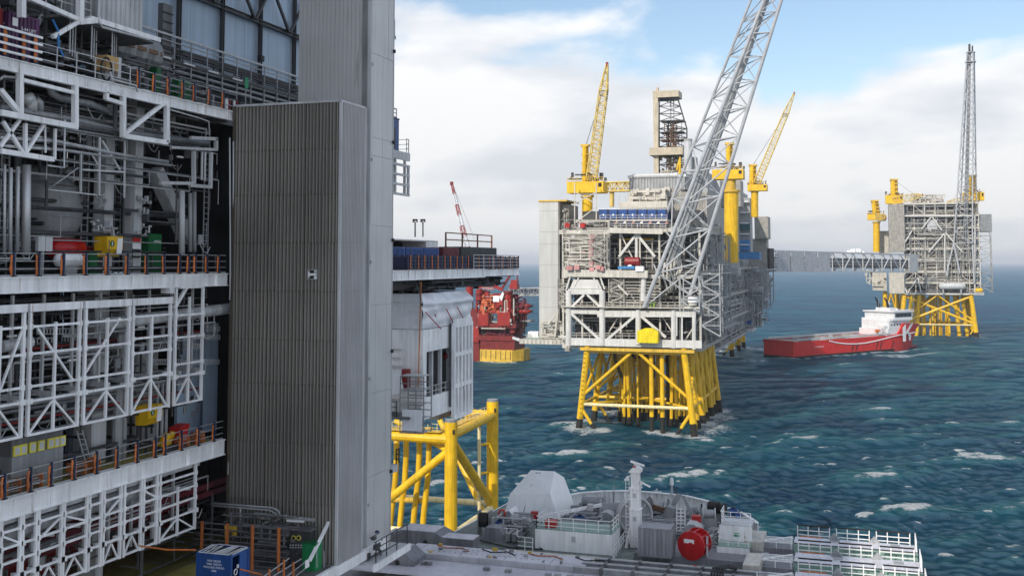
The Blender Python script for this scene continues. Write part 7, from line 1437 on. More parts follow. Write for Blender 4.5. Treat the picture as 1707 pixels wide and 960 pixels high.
# ---- drilling derrick
DY = 450.0; dk = thing('drilling_derrick', 'drilling derrick with beige wind walls and an open steel lattice', 'derrick', onY(1118, 290, DY)); 
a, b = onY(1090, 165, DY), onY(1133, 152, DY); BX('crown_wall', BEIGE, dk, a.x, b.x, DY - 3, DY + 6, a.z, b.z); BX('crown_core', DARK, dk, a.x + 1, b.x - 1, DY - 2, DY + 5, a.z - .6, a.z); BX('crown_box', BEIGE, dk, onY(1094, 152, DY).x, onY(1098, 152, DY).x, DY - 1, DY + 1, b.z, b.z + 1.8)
a, b = onY(1092, 290, DY), onY(1099, 165, DY); BX('corner_wall', BEIGE, dk, a.x, b.x, DY - 3.2, DY - 2.4, a.z, b.z)
a, b = onY(1086, 261, DY), onY(1141, 247, DY); BX('lower_wind_wall', BEIGE, dk, a.x, b.x, DY - 5, DY + 8, a.z, b.z)
A_ = [onY(1099, 290, DY - 2), onY(1145, 290, DY - 2), onY(1145, 290, DY + 8), onY(1099, 290, DY + 8)]; M1 = [onY(1099, 215, DY - 2), onY(1145, 215, DY - 2), onY(1145, 215, DY + 8), onY(1099, 215, DY + 8)]; T1_ = [onY(1099, 165, DY - 2), onY(1130, 165, DY - 2), onY(1130, 165, DY + 8), onY(1099, 165, DY + 8)]
lattice(dk, A_, M1, 5, DARK, .28, .17); lattice(dk, M1, T1_, 4, DARK, .28, .17)
for y, m in ((235, RUSTY), (222, DARK), (203, DARK)): p = onY(1122, y, DY + 3); MB().cbox(p, 10, 8, .3).build('working_platform', m, dk)
q = MB(); clutter(q, onY(1108, 290, DY).x, onY(1136, 290, DY).x, DY - 1, DY + 6, onY(1110, 285, DY).z, onY(1110, 200, DY).z, 90, 98, .1, .3, .2); q.build('drill_gear', RUSTY, dk, kind='stuff')
q = MB(); clutter(q, onY(1100, 290, DY).x, onY(1142, 290, DY).x, DY - 2, DY + 6, onY(1110, 292, DY).z, onY(1110, 262, DY).z, 70, 99, .1, .3, .3); q.build('drill_gear', BEIGE, dk, kind='stuff')
TU('guide_rail', LGREY, dk, onY(1118, 285, DY + 2), onY(1118, 168, DY + 2), .3, 6); TU('guide_rail', LGREY, dk, onY(1123, 285, DY + 2), onY(1123, 168, DY + 2), .25, 6)
o = thing('exhaust_stack', 'grey cylindrical exhaust stack beside the derrick', 'stack', onY(1147, 290, 440)); TU('stack', LGREY, o, onY(1147, 292, 440), onY(1147, 233, 440), 1.7, 18); TU('rim', GREY, o, onY(1147, 236, 440), onY(1147, 232, 440), 1.78, 18); BX('support', GREY, o, onY(1152, 292, 442).x, onY(1161, 292, 442).x, 442, 446, onY(1155, 294, 442).z, onY(1155, 262, 442).z)
o = thing('pipe_crane', 'small yellow knuckle crane folded at the derrick foot', 'crane', onY(1135, 288, 436)); TU('post', YEL, o, onY(1133, 290, 436), onY(1134, 262, 436), .6, 8, .3); B('arm', YEL, o, onY(1134, 262, 436), onY(1128, 284, 436), .6)
# ================= drilling platform behind (seen at its right flank) =================
bp = thing('middle_platform', 'grey offshore platform standing behind the nearest one, carrying the derrick and the bridge end', 'offshore platform', (-66, 520, 26)); bX1 = onY(1276, 450, 610).x
zb2 = onX(1262, 548, bX1).z; lv = [zb2, zb2 + 10, zb2 + 20, zb2 + 31]
block(bp, -84, bX1 - 3, 400, 618, lv, 7, CREAMG, GREY, bays=5, nclut=(60, 300), sidebays=12, rmax=.5)
BX('drill_floor_house', GREY, bp, -84, bX1 - 8, 440, 600, lv[-1], onY(1110, 292, 450).z); 
jb = thing('middle_jacket', 'yellow jacket legs of the platform behind, seen right of the nearest jacket', 'jacket', (-66, 600, 0)); jx = onZ(1240, 579, 0); jacket(jb, -86, jx.x, [jx.y - 60, jx.y - 25, jx.y], zb2, .05, 1.1)
def bwall(px0, px1, py0, py1, Y, m, name='wall_panel', d=12, par=bp):
    a, b = onY(px0, py1, Y), onY(px1, py0, Y); return BX(name, m, par, a.x, b.x, Y, Y + d, a.z, b.z)
bwall(1258, 1280, 361, 398, 600, CREAMG, 'end_house', 16); bwall(1248, 1278, 398, 490, 604, CREAMG, 'end_house', 12); bwall(1233, 1250, 330, 425, 560, GREY, 'utility_house'); bwall(1233, 1249, 400, 418, 558, SKYB, 'blue_cladding', 3); bwall(1232, 1266, 420, 432, 540, SKYB, 'blue_roof_unit', 10)
for k in range(5): bwall(1234, 1248, 335 + k * 18, 337 + k * 18, 557, WHITE, 'ledge', 2)
bwall(1234, 1250, 372, 384, 557.5, mat('teal_cladding', (.04, .11, .13), .5), 'teal_cladding', 2); bwall(1200, 1234, 300, 345, 470, CREAMG, 'upper_house'); bwall(1150, 1200, 300, 330, 462, LGREY, 'upper_house')
q = onY(1219, 447, 405); BX('crane_bracket', GREY, bp, -60, q.x + 3, 400, 411, q.z - 2.5, q.z); B('crane_strut', GREY, bp, (q.x + 2, 401, q.z - 2), (-56, 401, q.z - 14), 1.0)
a, b = onY(1236, 550, 545), onY(1253, 435, 545); stair_tower(bp, a.x, b.x, 545, 552, a.z, b.z, GREY, 3.6)
z = onY(1230, 548, 540).z; BX('side_gallery', LGREY, bp, onY(1200, 548, 540).x, onY(1255, 548, 540).x, 538, 556, z - 1.4, z); handrail(bp, [onY(1202, 546, 538), onY(1255, 546, 538)], 1.6, 2, LGREY, .18)
o = thing('rope_reel', 'pale grey rope reel on the side gallery of the platform behind', 'reel', onY(1231, 534, 540)); c = onY(1231, 534, 540); MB().disc(c, (0, 1, 0), 3.0, .5, 20).build('flange', LGREY, o); MB().disc(c + Vector((0, 1.5, 0)), (0, 1, 0), 1.8, 2.5, 16).build('drum', GREY, o); MB().disc(c + Vector((0, -.4, 0)), (0, 1, 0), .9, .4, 12).build('hub', STEEL, o)
bwall(1233, 1252, 535, 541, 541, BLUE, 'blue_winch', 4); bwall(1203, 1213, 528, 545, 539, SKYB, 'blue_tank', 3); bwall(1205, 1236, 490, 504, 540, CREAMG, 'pipe_bridge', 3)
TU('heat_drum', GREY, bp, onY(1236, 483, 548), onY(1272, 484, 548), 2.0, 14); B('raking_brace', LGREY, bp, onY(1206, 455, 536), onY(1237, 498, 536), .7); B('raking_brace', WHITE, bp, onY(1200, 505, 536), onY(1216, 545, 536), .8); B('bridge_prop', GREY, bp, onY(1274, 488, 600), onY(1289, 462, 600), 1.0)
for k in range(3): bwall(1257 + k * 5, 1260 + k * 5, 505, 545, 585, LGREY, 'side_fin', 6)
q = MB(); a, b = onY(1204, 540, 545), onY(1275, 445, 545); clutter(q, a.x, b.x, 545, 600, a.z, b.z, 240, 100, .15, .5, .25); q.build('process_piping', GREY, bp, kind='stuff')
# ================= bridge =================
br = thing('link_bridge', 'long enclosed and lattice bridge between the middle platform and the far right platform', 'bridge', onY(1400, 450, 650))
bA0, bA1 = onY(1285, 418, 612), onY(1285, 452, 612); bB0, bB1 = onY(1522, 425, 765), onY(1522, 453, 765)
zt0, zb0 = (bA0.z + bB0.z) / 2, (bA1.z + bB1.z) / 2
def bpnt(q, top_, side): p = bA0.lerp(bB0, q); d = Vector((bB0.x - bA0.x, bB0.y - bA0.y, 0)).normalized(); s_ = Vector((d.y, -d.x, 0)) * (2.8 * side); return Vector((p.x, p.y, bA0.z + (bB0.z - bA0.z) * q if top_ else bA1.z + (bB1.z - bA1.z) * q)) + s_
for sd in (-1, 1):
    for tp in (0, 1): B('chord', LGREY, br, bpnt(0, tp, sd), bpnt(1, tp, sd), .7)
nb_ = 14
for k in range(nb_ + 1):
    q = k / nb_
    for sd in (-1, 1): B('upright', LGREY, br, bpnt(q, 0, sd), bpnt(q, 1, sd), .5)
    if k < nb_:
        for sd in (-1, 1): B('diagonal', LGREY, br, bpnt(q, k % 2, sd), bpnt((k + 1) / nb_, 1 - k % 2, sd), .5)
for k in range(4):
    q0, q1 = k * .085 + .005, (k + 1) * .085; p = [bpnt(q0, 0, 1.15), bpnt(q1, 0, 1.15), bpnt(q1, 1, 1.15), bpnt(q0, 1, 1.15)]; MB().prism(p, (-.1, .15, 0)).build('cladding_panel', mat('bridge_cladding', (.42, .44, .47), .5), br)
for sd in (0,): q = MB(); q.prism([bpnt(0, 0, -.8), bpnt(0, 0, .8), bpnt(1, 0, .8), bpnt(1, 0, -.8)], (0, 0, .4)); q.build('walkway_floor', GREY, br)
for k in range(7): a = bpnt(.02, 0, .5 - k * .15) + Vector((0, 0, 2.5 + (k % 4) * 1.6)); b = bpnt(.98, 0, .5 - k * .15) + Vector((0, 0, 2.5 + (k % 4) * 1.6)); TU('pipe', (MIDD, STEEL, GREY)[k % 3], br, a, b, .55, 6)
MB().prism([bpnt(.93, 0, 1.2), bpnt(1, 0, 1.2), bpnt(1, 1, 1.2), bpnt(.93, 1, 1.2)], (-.1, .15, 0)).build('end_panel', LGREY, br); MB().prism([bpnt(-.035, 0, 1.1), bpnt(-.01, 0, 1.1), bpnt(-.01, 1, 1.1) + Vector((0, 0, 1.2)), bpnt(-.035, 1, 1.1) + Vector((0, 0, 1.2))], (-5, 2, 0)).build('bellows', DARK, br)
q = MB(); q.prism([bpnt(.34, 0, .2) + Vector((0, 0, 3.0)), bpnt(.93, 0, .2) + Vector((0, 0, 3.0)), bpnt(.93, 1, .2) - Vector((0, 0, 3.2)), bpnt(.34, 1, .2) - Vector((0, 0, 3.2))], (-.2, .3, 0)); q.build('inner_screen', mat('dim_blue_grey', (.10, .12, .15), .5), br)
for k, (e, h_) in enumerate(((.50, 1.3), (.525, 2.2), (.545, 1.7), (.565, 2.4), (.59, 1.1))): p = bpnt(e, 1, .2); MB().cbox(p + Vector((0, 0, h_ / 2 + .3)), 2.8, 2.6, h_).build('roof_unit', SIGNW, br)
# ================= far right platform =================
CYY = 785.0
cp = thing('right_platform', 'far offshore platform on the right with its own tall flare tower', 'offshore platform', (45, 820, 26)); jc = thing('right_jacket', 'yellow jacket of the far right platform', 'jacket', (45, 815, 0))
cx0, cx1 = onY(1506, 560, CYY).x, onY(1624, 560, CYY).x; zc0 = onY(1560, 490, CYY).z
jacket(jc, cx0 - 1.5, cx1 + 1.5, [CYY, CYY + 18, CYY + 36], zc0, .10, 1.5, 8, YEL)
for dx in (6, 11): TU('inner_leg', YEL, jc, (cx0 + dx - 3, CYY + 1, -4), (cx0 + dx, CYY + 1, zc0), 1.2, 10); TU('inner_leg', YEL, jc, (cx1 - dx + 3, CYY + 9, -4), (cx1 - dx, CYY + 9, zc0), 1.2, 10)
for sgn in (0, 1): TU('cross_brace', YEL, jc, ((cx0, cx1)[sgn], CYY - .3, 9), ((cx1, cx0)[sgn], CYY + .6 + sgn, zc0 - 1), .8, 8)
jacket(jc, onY(1474, 500, CYY + 35).x, onY(1497, 500, CYY + 35).x, [CYY + 35, CYY + 60], zc0, .03, 1.5, 8, YEL)
rg = random.Random(9)
for k in range(22): x = rg.uniform(cx0 + 5, cx1 - 5); TU('conductor', YEL, jc, (x, CYY + rg.uniform(8, 22), -4), (x, CYY + 12, zc0), .65, 7)
kx0, kx1 = onY(1508, 480, CYY).x, onY(1636, 480, CYY).x; zz = [onY(1560, y, CYY).z for y in (489, 470, 452, 432, 413, 396, 379, 358, 338)]
block(cp, kx0, kx1, CYY, CYY + 60, zz, 13, CREAM, CREAMG, bays=7, nclut=(70, 30), sidebays=4, rmax=.35)
q = MB(); clutter(q, kx0 + 4, kx1 - 8, CYY - 2, CYY + 6, zz[1], zz[6], 110, 120, .2, .5, .25); q.build('process_piping', CREAMG, cp, kind='stuff')
q = MB(); clutter(q, onY(1520, 330, CYY).x, onY(1580, 330, CYY).x, CYY + 14, CYY + 24, zz[-1], onY(1560, 322, CYY).z, 90, 121, .2, .6, .35); q.build('process_piping', CREAM, cp, kind='stuff')
def cwall(px0, px1, py0, py1, Y, m, name='wall', d=20):
    a, b = onY(px0, py1, Y), onY(px1, py0, Y); o = MB().corrug((a.x, Y - .02), (b.x, Y - .02), a.z, b.z, 1.2, .3, (0, -1, 0)).build(name + '_sheet', m, cp); return BX(name, m, cp, a.x, b.x, Y, Y + d, a.z, b.z)
cwall(1483, 1507, 340, 420, CYY - 3, CREAMG, 'tall_house'); cwall(1483, 1507, 455, 489, CYY - 3, CREAM, 'low_house'); cwall(1466, 1484, 385, 425, CYY + 30, CREAM, 'back_house'); cwall(1455, 1478, 455, 484, CYY + 30, CREAM, 'back_house'); cwall(1629, 1653, 357, 386, CYY + 3, STEEL, 'grey_screen_house')
cwall(1546, 1562, 366, 382, CYY - 1, LGREY, 'vent_house', 4); 
a, b = onY(1634, 487, CYY + 4), onY(1652, 386, CYY + 4); stair_tower(cp, a.x, b.x, CYY + 4, CYY + 12, a.z, b.z, CREAMG, 4.2); a, b = onY(1441, 470, CYY + 28), onY(1460, 455, CYY + 28); q = MB(); clutter(q, a.x, b.x + 6, CYY + 28, CYY + 36, a.z - 3, b.z + 2, 60, 122, .2, .5, .3); q.build('process_piping', CREAM, cp, kind='stuff')
def cb_(a, b, w=.75, m=PWHITE): return B('front_brace', m, cp, onY(*a, CYY - 2), onY(*b, CYY - 2), w)
for a, b in (((1486, 360), (1624, 360)), ((1490, 362), (1508, 385)), ((1552, 362), (1536, 382)), ((1554, 362), (1570, 384)), ((1500, 418), (1520, 385)), ((1548, 420), (1575, 388)), ((1576, 388), (1604, 420)), ((1498, 462), (1513, 489)), ((1530, 462), (1536, 490)), ((1513, 489), (1530, 462)), ((1625, 360), (1625, 488)), ((1575, 388), (1575, 455)), ((1486, 489), (1637, 490))): cb_(a, b)
q = MB(); clutter(q, kx0 + 1, kx1 - 6, CYY - 1.5, CYY + 2, zz[0] + .5, zz[-1] - 1, 150, 127, .12, .3, .25); q.build('process_piping', GREY, cp, kind='stuff')
o = thing('horizontal_separator', 'long grey horizontal vessel on the lower front of the far right platform', 'vessel', onY(1585, 478, CYY - 3)); MB().path([onY(x, 477, CYY - 3) for x in (1565, 1568, 1606, 1610)], [.8, 2.2, 2.2, .8], 12).build('shell', LGREY, o, smooth=True)
for px in (1572, 1602): BX('saddle', GREY, o, onY(px, 485, CYY - 3).x - .5, onY(px, 485, CYY - 3).x + .5, CYY - 4, CYY - 2, zc0, onY(px, 480, CYY - 3).z)
o = thing('yellow_pod', 'small yellow lifeboat pod at the lower right edge of the far right platform', 'lifeboat', onY(1632, 487, CYY - 3)); a = onY(1632, 484, CYY - 3); MB().path([a + Vector((dx, 0, 0)) for dx in (-2.4, -2, 0, 2, 2.5)], [.6, 1.4, 1.6, 1.4, .5], 10).build('hull', YEL, o, smooth=True); BX('cradle', GREY, o, a.x - 3, a.x + 3, CYY - 4, CYY - 1, zc0 - .5, a.z - 1.2)
GP_ = 'yellow cranes of the far right platform'
def ccrane(lab, px, y0, y1, Y, r, house, mast=None, boom=None): return crane(lab, px, y0, y1, Y, r, house, mast, boom, 5.0, nb=9, group=GP_)
ccrane('short yellow crane on a tall pedestal at the left of the far right platform', 1461, 420, 370, CYY + 20, 2.3, (1446, 1474, 357, 367), ((1461, 358), (1458, 335)), ((1462, 362), (1477, 363)))
ccrane('yellow crane with a level boom on the roof of the far right platform', 1491, 345, 330, CYY + 8, 3.0, (1476, 1505, 326, 340), ((1491, 328), (1490, 300)), ((1490, 335), (1538, 325)))
ccrane('yellow crane with a wide house behind the far flare tower', 1622, 365, 336, CYY + 15, 3.2, (1605, 1640, 321, 335), ((1622, 322), (1621, 293)), ((1610, 333), (1576, 341)))
fd = thing('flare_tower', 'tall upright lattice flare tower of the far right platform', 'flare tower', onY(1605, 405, CYY - 4)); Y = CYY - 4
A_ = [onY(1590, 405, Y), onY(1621, 405, Y - 2), onY(1629, 405, Y + 8), onY(1598, 405, Y + 8)]; T_ = [onY(1612, 88, Y), onY(1622, 88, Y), onY(1624, 88, Y + 4), onY(1614, 88, Y + 4)]
lattice(fd, A_, T_, 17, FLARE, .42, .2)
for k in range(3): TU('flare_pipe', STEEL, fd, onY(1606 + k * 3, 405, Y + 3), onY(1616 + k, 84, Y + 2), .4, 6)
MB().cbox(onY(1618, 104, Y + 2), 6.5, 6, .6).build('tip_platform', STEEL, fd); MB().cbox(onY(1618, 88, Y + 2), 5.5, 5, .6).build('tip_platform', STEEL, fd); TU('flare_tip', DARK, fd, onY(1616, 88, Y + 2), onY(1616, 74, Y + 2), .7, 8); TU('flare_tip', DARK, fd, onY(1621, 88, Y + 2), onY(1621, 77, Y + 2), .5, 8)
for (a, b) in (((1590, 405), (1577, 460)), ((1621, 405), (1624, 470)), ((1590, 405), (1600, 455))): TU('support_leg', FLARE, fd, onY(*a, Y), onY(*b, Y), .55, 8)
# ---------------------------------------------------------------- red supply ship with a white wheelhouse
S0, S1 = onZ(1324, 598, 0), onZ(1533, 582, 0)
dv = (S1 - S0); LEN = dv.length + 9; du = dv.normalized(); dn = Vector((-du.y, du.x, 0))          # dn: away from the camera side
BEAM = 21.0
def sv(u, v, z): return S0 + du * u + dn * (v + BEAM / 2) + Vector((0, 0, z))       # u 0..LEN stern to bow, v -1/2..1/2 beam
SRED = mat('ship_red', (.62, .026, .022), .35, var=.08, streak=.12, rust=.08, rustcol=(.2, .02, .02)); SWHITE = mat('ship_white', (.70, .71, .72), .4, var=.08, streak=.1)
ps = thing('supply_ship', 'red supply ship with long open deck and white wheelhouse, K emblem on the bow', 'ship', S0)
# hull stations: (u fraction, half breadth, deck height, keel)
st = [(0.0, .96, 8.2), (.02, 1, 8.2), (.25, 1, 7.9), (.5, 1, 7.9), (.66, 1, 8.4), (.72, 1, 9.2), (.80, .95, 9.6), (.88, .78, 9.9), (.94, .52, 10.1), (.985, .16, 10.2)]
vs, nrow = [], 7
for (f, hb, zd) in st:
    u = f * LEN; hb *= BEAM / 2
    flare = max(0, (f - .72) / .28)
    low = 1 - .45 * flare
    for side, lev in ((-1, zd), (-1, zd * .5), (-1, -2.5), (0, -3), (1, -2.5), (1, zd * .5), (1, zd)):
        kk = (1.0 if lev == zd else (1 - .2 * flare if lev > 0 else low)); vs.append(sv(u + (2.5 * flare if lev == zd else (0 if lev > 0 else -3.5 * flare)) , side * hb * kk, lev))
fs = [(i * nrow + j, i * nrow + j + 1, (i + 1) * nrow + j + 1, (i + 1) * nrow + j) for i in range(len(st) - 1) for j in range(nrow - 1)] + [tuple(range(nrow)), tuple(range((len(st) - 1) * nrow, len(st) * nrow))]
fs += [(i * nrow + nrow - 1, i * nrow, (i + 1) * nrow, (i + 1) * nrow + nrow - 1) for i in range(len(st) - 1)]
MB().add(vs, fs).build('hull', SRED, ps)
TU('bulb', DRED, ps, sv(LEN * .93, 0, .4), sv(LEN * 1.02, 0, .6), 1.6, 12, .9)
# raised bow with flare: turtle bow above the deck, knuckle at the emblem panel
fb_ = []
for f, hb, z0, z1, lean in ((.755, 1.0, 8.6, 9.8, 0), (.80, .985, 9.2, 15.2, .0), (.83, .93, 9.4, 15.4, .4), (.87, .82, 9.7, 15.0, 1.2), (.93, .60, 9.9, 14.4, 2.6), (.99, .22, 10.1, 13.7, 5.0), (1.0, .03, 10.2, 13.5, 6.6)):
    u = f * LEN; fb_ += [sv(u, -hb * BEAM / 2, z0), sv(u + lean, -hb * BEAM / 2 * (1.02 - .0 * lean), z1), sv(u + lean, hb * BEAM / 2, z1), sv(u, hb * BEAM / 2, z0)]
k_ = len(fb_) // 4
MB().add(fb_, [(i * 4 + j, i * 4 + (j + 1) % 4, (i + 1) * 4 + (j + 1) % 4, (i + 1) * 4 + j) for i in range(k_ - 1) for j in range(4)] + [(0, 1, 2, 3), tuple(range(4 * k_ - 4, 4 * k_))]).build('raised_bow', SRED, ps)
MB().prism([sv(.02 * LEN, -BEAM * .42, 8.05), sv(.74 * LEN, -BEAM * .42, 8.1), sv(.74 * LEN, BEAM * .42, 8.1), sv(.02 * LEN, BEAM * .42, 8.05)], (0, 0, .15)).build('working_deck', CREAMG, ps)
for sd in (-1, 1):
    q = MB()
    for k in range(46): u = LEN * (.03 + .66 * k / 45); q.beam(sv(u, sd * BEAM * .47, 7.9), sv(u, sd * BEAM * .47, 9.7), .3)
    q.build('cargo_rail_posts', LGREY, ps, kind='stuff')
    B('cargo_rail', LGREY, ps, sv(LEN * .03, sd * BEAM * .47, 9.6), sv(LEN * .70, sd * BEAM * .47, 9.9), .5, .8); B('red_bulwark', SRED, ps, sv(0, sd * BEAM * .497, 8.2), sv(LEN * .66, sd * BEAM * .497, 8.4), .25, 1.0)
B('stern_gate', SRED, ps, sv(.2, -BEAM / 2, 8.4), sv(.2, BEAM / 2, 8.4), .4, 1.2)
MB().prism([sv(-.05, -BEAM / 2 - .05, -1.5), sv(LEN * .72, -BEAM / 2 - .05, -1.5), sv(LEN * .72, -BEAM / 2 - .05, 1.5), sv(-.05, -BEAM / 2 - .05, 1.1)], -dn * .05).build('boot_band', BLACK, ps); MB().prism([sv(-.06, -BEAM * .48, -1.5), sv(-.06, BEAM * .48, -1.5), sv(-.06, BEAM * .48, 1.0), sv(-.06, -BEAM * .48, 1.0)], du * -.05).build('boot_band', BLACK, ps)
for k in range(9): sbq = sv(LEN * (.06 + .06 * k), (-.3 if k % 2 else .25) * BEAM, 8.2); MB().cbox(sbq + Vector((0, 0, .9)), 5.5 if k % 3 else 2.5, 2.4, 1.8 if k % 2 else 1.1).build('deck_cargo', (CREAMG, RUSTY, GREY, LGREY)[k % 4], ps)
# hull stripe: white swoosh, tyre fenders
pts = [sv(LEN * f, -BEAM / 2 - .06, z) for f, z in ((.24, 8.0), (.30, 6.7), (.36, 5.9), (.43, 5.5), (.50, 5.6), (.58, 6.4), (.66, 7.5), (.72, 8.3))] 
MB().path(pts, .34, 6).build('white_swoosh', SIGNW, ps)
for f in (.40, .43, .58, .61, .70): B('fender', BLACK, ps, sv(LEN * f, -BEAM / 2 - .1, 2.0), sv(LEN * (f + .016), -BEAM / 2 - .1, 6.0), .35)
def hbf(f): return np.interp(f, [.72, .80, .88, .94, .985], [1, .95, .78, .52, .16]) * BEAM / 2
MB().path([sv(LEN * f + 2.5 * max(0, (f - .72) / .28), -hbf(f) - .1, z) for f, z in ((.72, 8.3), (.76, 8.8), (.80, 9.1), (.88, 9.3), (.94, 9.4), (.98, 9.5))], .3, 6).build('white_swoosh', SIGNW, ps)
BX  # emblem: big white K on the bow flank
def onb(a, b): # a along flank 0..1 from u=.755 to u=.90 ; b height 0..1
    f = .790 + .105 * a; u = f * LEN; hb = np.interp(f, [.80, .83, .87, .93], [.985, .93, .82, .60]); lean = np.interp(f, [.80, .83, .87, .93], [0, .4, 1.2, 2.6])
    return sv(u + lean * b, -hb * BEAM / 2 - .25, 8.5 + 6.4 * b)
def emblem(poly): MB().prism([onb(*p) for p in poly], -dn * .12).build('emblem', SIGNW, ps)
emblem([(.00, -.55), (.26, -.55), (.26, .0), (.26, .98), (.0, .70)]); emblem([(.26, .22), (.75, 1.0), (.98, 1.0), (.50, .25), (.38, .12)]); emblem([(.40, .30), (.52, .33), (.88, -.05), (.92, -.5), (.66, -.5), (.62, -.12)])
# accommodation
def sbx(name, m, u0, u1, v0, v1, z0, z1, par=ps, slope=0.0): return MB().prism([sv(u0, v0, z0), sv(u1, v0, z0), sv(u1 - slope, v0, z1), sv(u0 + slope * .3, v0, z1)], dn * (v1 - v0)).build(name, m, par)
hB = BEAM / 2
sbx('lower_house', SWHITE, LEN * .685, LEN * .80, -hB * .92, hB * .92, 8.8, 12.4); sbx('main_house', SWHITE, LEN * .70, LEN * .85, -hB * .88, hB * .88, 12.4, 17.0); sbx('bridge_wing', SWHITE, LEN * .715, LEN * .87, -hB * 1.0, hB * 1.0, 17.0, 18.1); sbx('wheelhouse', SWHITE, LEN * .735, LEN * .875, -hB * .95, hB * .95, 18.1, 21.6, slope=-.6); sbx('wheelhouse_roof', SWHITE, LEN * .725, LEN * .885, -hB, hB, 21.6, 22.3); sbx('foredeck_house', SWHITE, LEN * .85, LEN * .90, -hB * .6, hB * .6, 14.8, 17.6, slope=1.5)
for k in range(12): u = LEN * (.742 + .0108 * k); sbx('bridge_window', GLASS, u, u + LEN * .0082, -hB * .95 - .12, -hB * .95 - .02, 18.8, 21.0)
for k in range(4): v = -hB * .8 + k * hB * .42; MB().prism([sv(LEN * .876 + .05, v, 19.0), sv(LEN * .876 + .05, v + 2.6, 19.0), sv(LEN * .882, v + 2.6, 20.9), sv(LEN * .882, v, 20.9)], du * .15).build('bridge_window', GLASS, ps)
for k in range(4): sbx('porthole', GLASS, LEN * (.715 + .022 * k), LEN * (.722 + .022 * k), -hB * .9 - .08, -hB * .9 + .3, 14.2, 15.0)
for k, (u, z, w) in enumerate(((.66, 13.0, .05), (.63, 11.0, .03))): B('stair', LGREY, ps, sv(LEN * (u - w), -hB * .8, 9.6), sv(LEN * u, -hB * .8, z), .5); 
q = MB(); 
for (u0, u1, v, z) in ((.685, .80, -.92, 12.4), (.70, .735, -.88, 17.0), (.725, .885, -1, 22.3), (.87, 1.0, -.55, 15.0)):
    a, b = sv(LEN * u0, hB * v, z), sv(LEN * u1, hB * v * (.5 if u1 == 1.0 else 1), z - (2 if u1 == 1.0 else 0))
    for k in range(12): p = a.lerp(b, k / 11); q.beam(p, p + Vector((0, 0, 1.1)), .14)
    for e in (.55, 1.1): q.beam(a + Vector((0, 0, e)), b + Vector((0, 0, e)), .12)
q.build('handrail', SWHITE, ps, kind='stuff')
B('stern_frame', LGREY, ps, sv(LEN * .60, -hB * .9, 8.2), sv(LEN * .64, -hB * .9, 13), .5); TU('lifeboat', ORANGE, ps, sv(LEN * .61, -hB * .8, 11.6), sv(LEN * .635, -hB * .8, 11.6), 1.0, 10)
for v in (-.35, .25): 
    for k in range(3): MB().path([sv(LEN * .765, hB * v, 22.2), sv(LEN * (.76 - .004 * k), hB * v, 26 + k), sv(LEN * (.75 - .008 * k), hB * v, 28.2 + k * .7)], [.7, .6, .45], 6).build('exhaust_pipe', BLACK, ps)
TU('mast', SWHITE, ps, sv(LEN * .81, 0, 22), sv(LEN * .81, 0, 27.5), .5, 8, .25); MB().dome(sv(LEN * .83, 2, 23.2), 1.3).build('radome', SWHITE, ps); MB().dome(sv(LEN * .83, -3.5, 22.6), 1.0).build('radome', SWHITE, ps); B('radar_bar', SWHITE, ps, sv(LEN * .81, -1.6, 26), sv(LEN * .81, 1.6, 26), .3); TU('aerial', GREY, ps, sv(LEN * .73, 0, 22), sv(LEN * .73, 0, 29), .08, 5); sbx('stack_house', SWHITE, LEN * .755, LEN * .80, -hB * .5, hB * .4, 22.3, 24.0); sbx('aft_ladder_house', SWHITE, LEN * .67, LEN * .70, -hB * .8, -hB * .3, 9.0, 14.2)
def wrapt(s_, size, u, z): 
    o = text(s_, size, SIGNW, ps, sv(u, -hB - .1, z)); o.rotation_euler = (R(90), 0, math.atan2(du.y, du.x))
wrapt('KL SANDEFJORD', 1.0, LEN * .17, 5.3)
for k in range(16): foam_at(*sv(LEN * k / 15, -hB - 1.0 - (k % 3) * .8, 0)[:2], 3.2, .72)
for k in range(10): foam_at(*sv(-2 - k * 4, -hB + (k * 3.1) % 14, 0)[:2], 4.0, .85 - .05 * k)
for k in range(14): foam_at(*sv(LEN * .42 + k * 4.2, -hB - 16 - (k * 3.7) % 9, 0)[:2], 5.0, .62)
# ---------------------------------------------------------------- red floating rig between the topside and the platform
RYY = 520.0
RIGR = mat('rig_red', (.33, .018, .014), .45, var=.25, streak=.25, rust=.2); RIGD = mat('rig_dark_red', (.19, .014, .013), .5, var=.3, streak=.3)
rr_ = thing('red_rig', 'bright red semi-submersible rig with a yellow waterline band, partly behind the wrapped module', 'rig', onZ(835, 600, 0))
def rbox(name, m, px0, px1, py0, py1, Y=RYY, d=12.0, dy=0.0, par=rr_): a, b = onY(px0, py1, Y + dy), onY(px1, py0, Y + dy); return BX(name, m, par, a.x, b.x, Y + dy, Y + dy + d, a.z, b.z)
a, b = onY(800, 604, RYY), onY(868, 584, RYY); zc = b.z
MB().prism([(a.x, RYY, -3), (b.x - 4.5, RYY, -3), (b.x, RYY + 5, -3), (b.x, RYY + 16, -3), (b.x - 4, RYY + 20, -3), (a.x, RYY + 20, -3)], (0, 0, zc + 3)).build('yellow_pontoon', YELD, rr_)
for k in range(7): x = a.x + .5 + k * (b.x - a.x - 6) / 6; BX('draught_mark', BLACK, rr_, x, x + .3, RYY - .08, RYY, 1.0, zc - .5)
for k in range(6): foam_at(a.x + k * 3.6, RYY - 2, 3.0, .8)
x0, x1 = onY(800, 570, RYY).x, onY(857, 570, RYY).x; z2 = onY(820, 562, RYY).z
MB().prism([(x0, RYY + .6, zc), (x1, RYY + .6, zc), (x1, RYY + 18, zc), (x0, RYY + 18, zc)], (0, 0, z2 - zc)).build('column', RIGD, rr_)
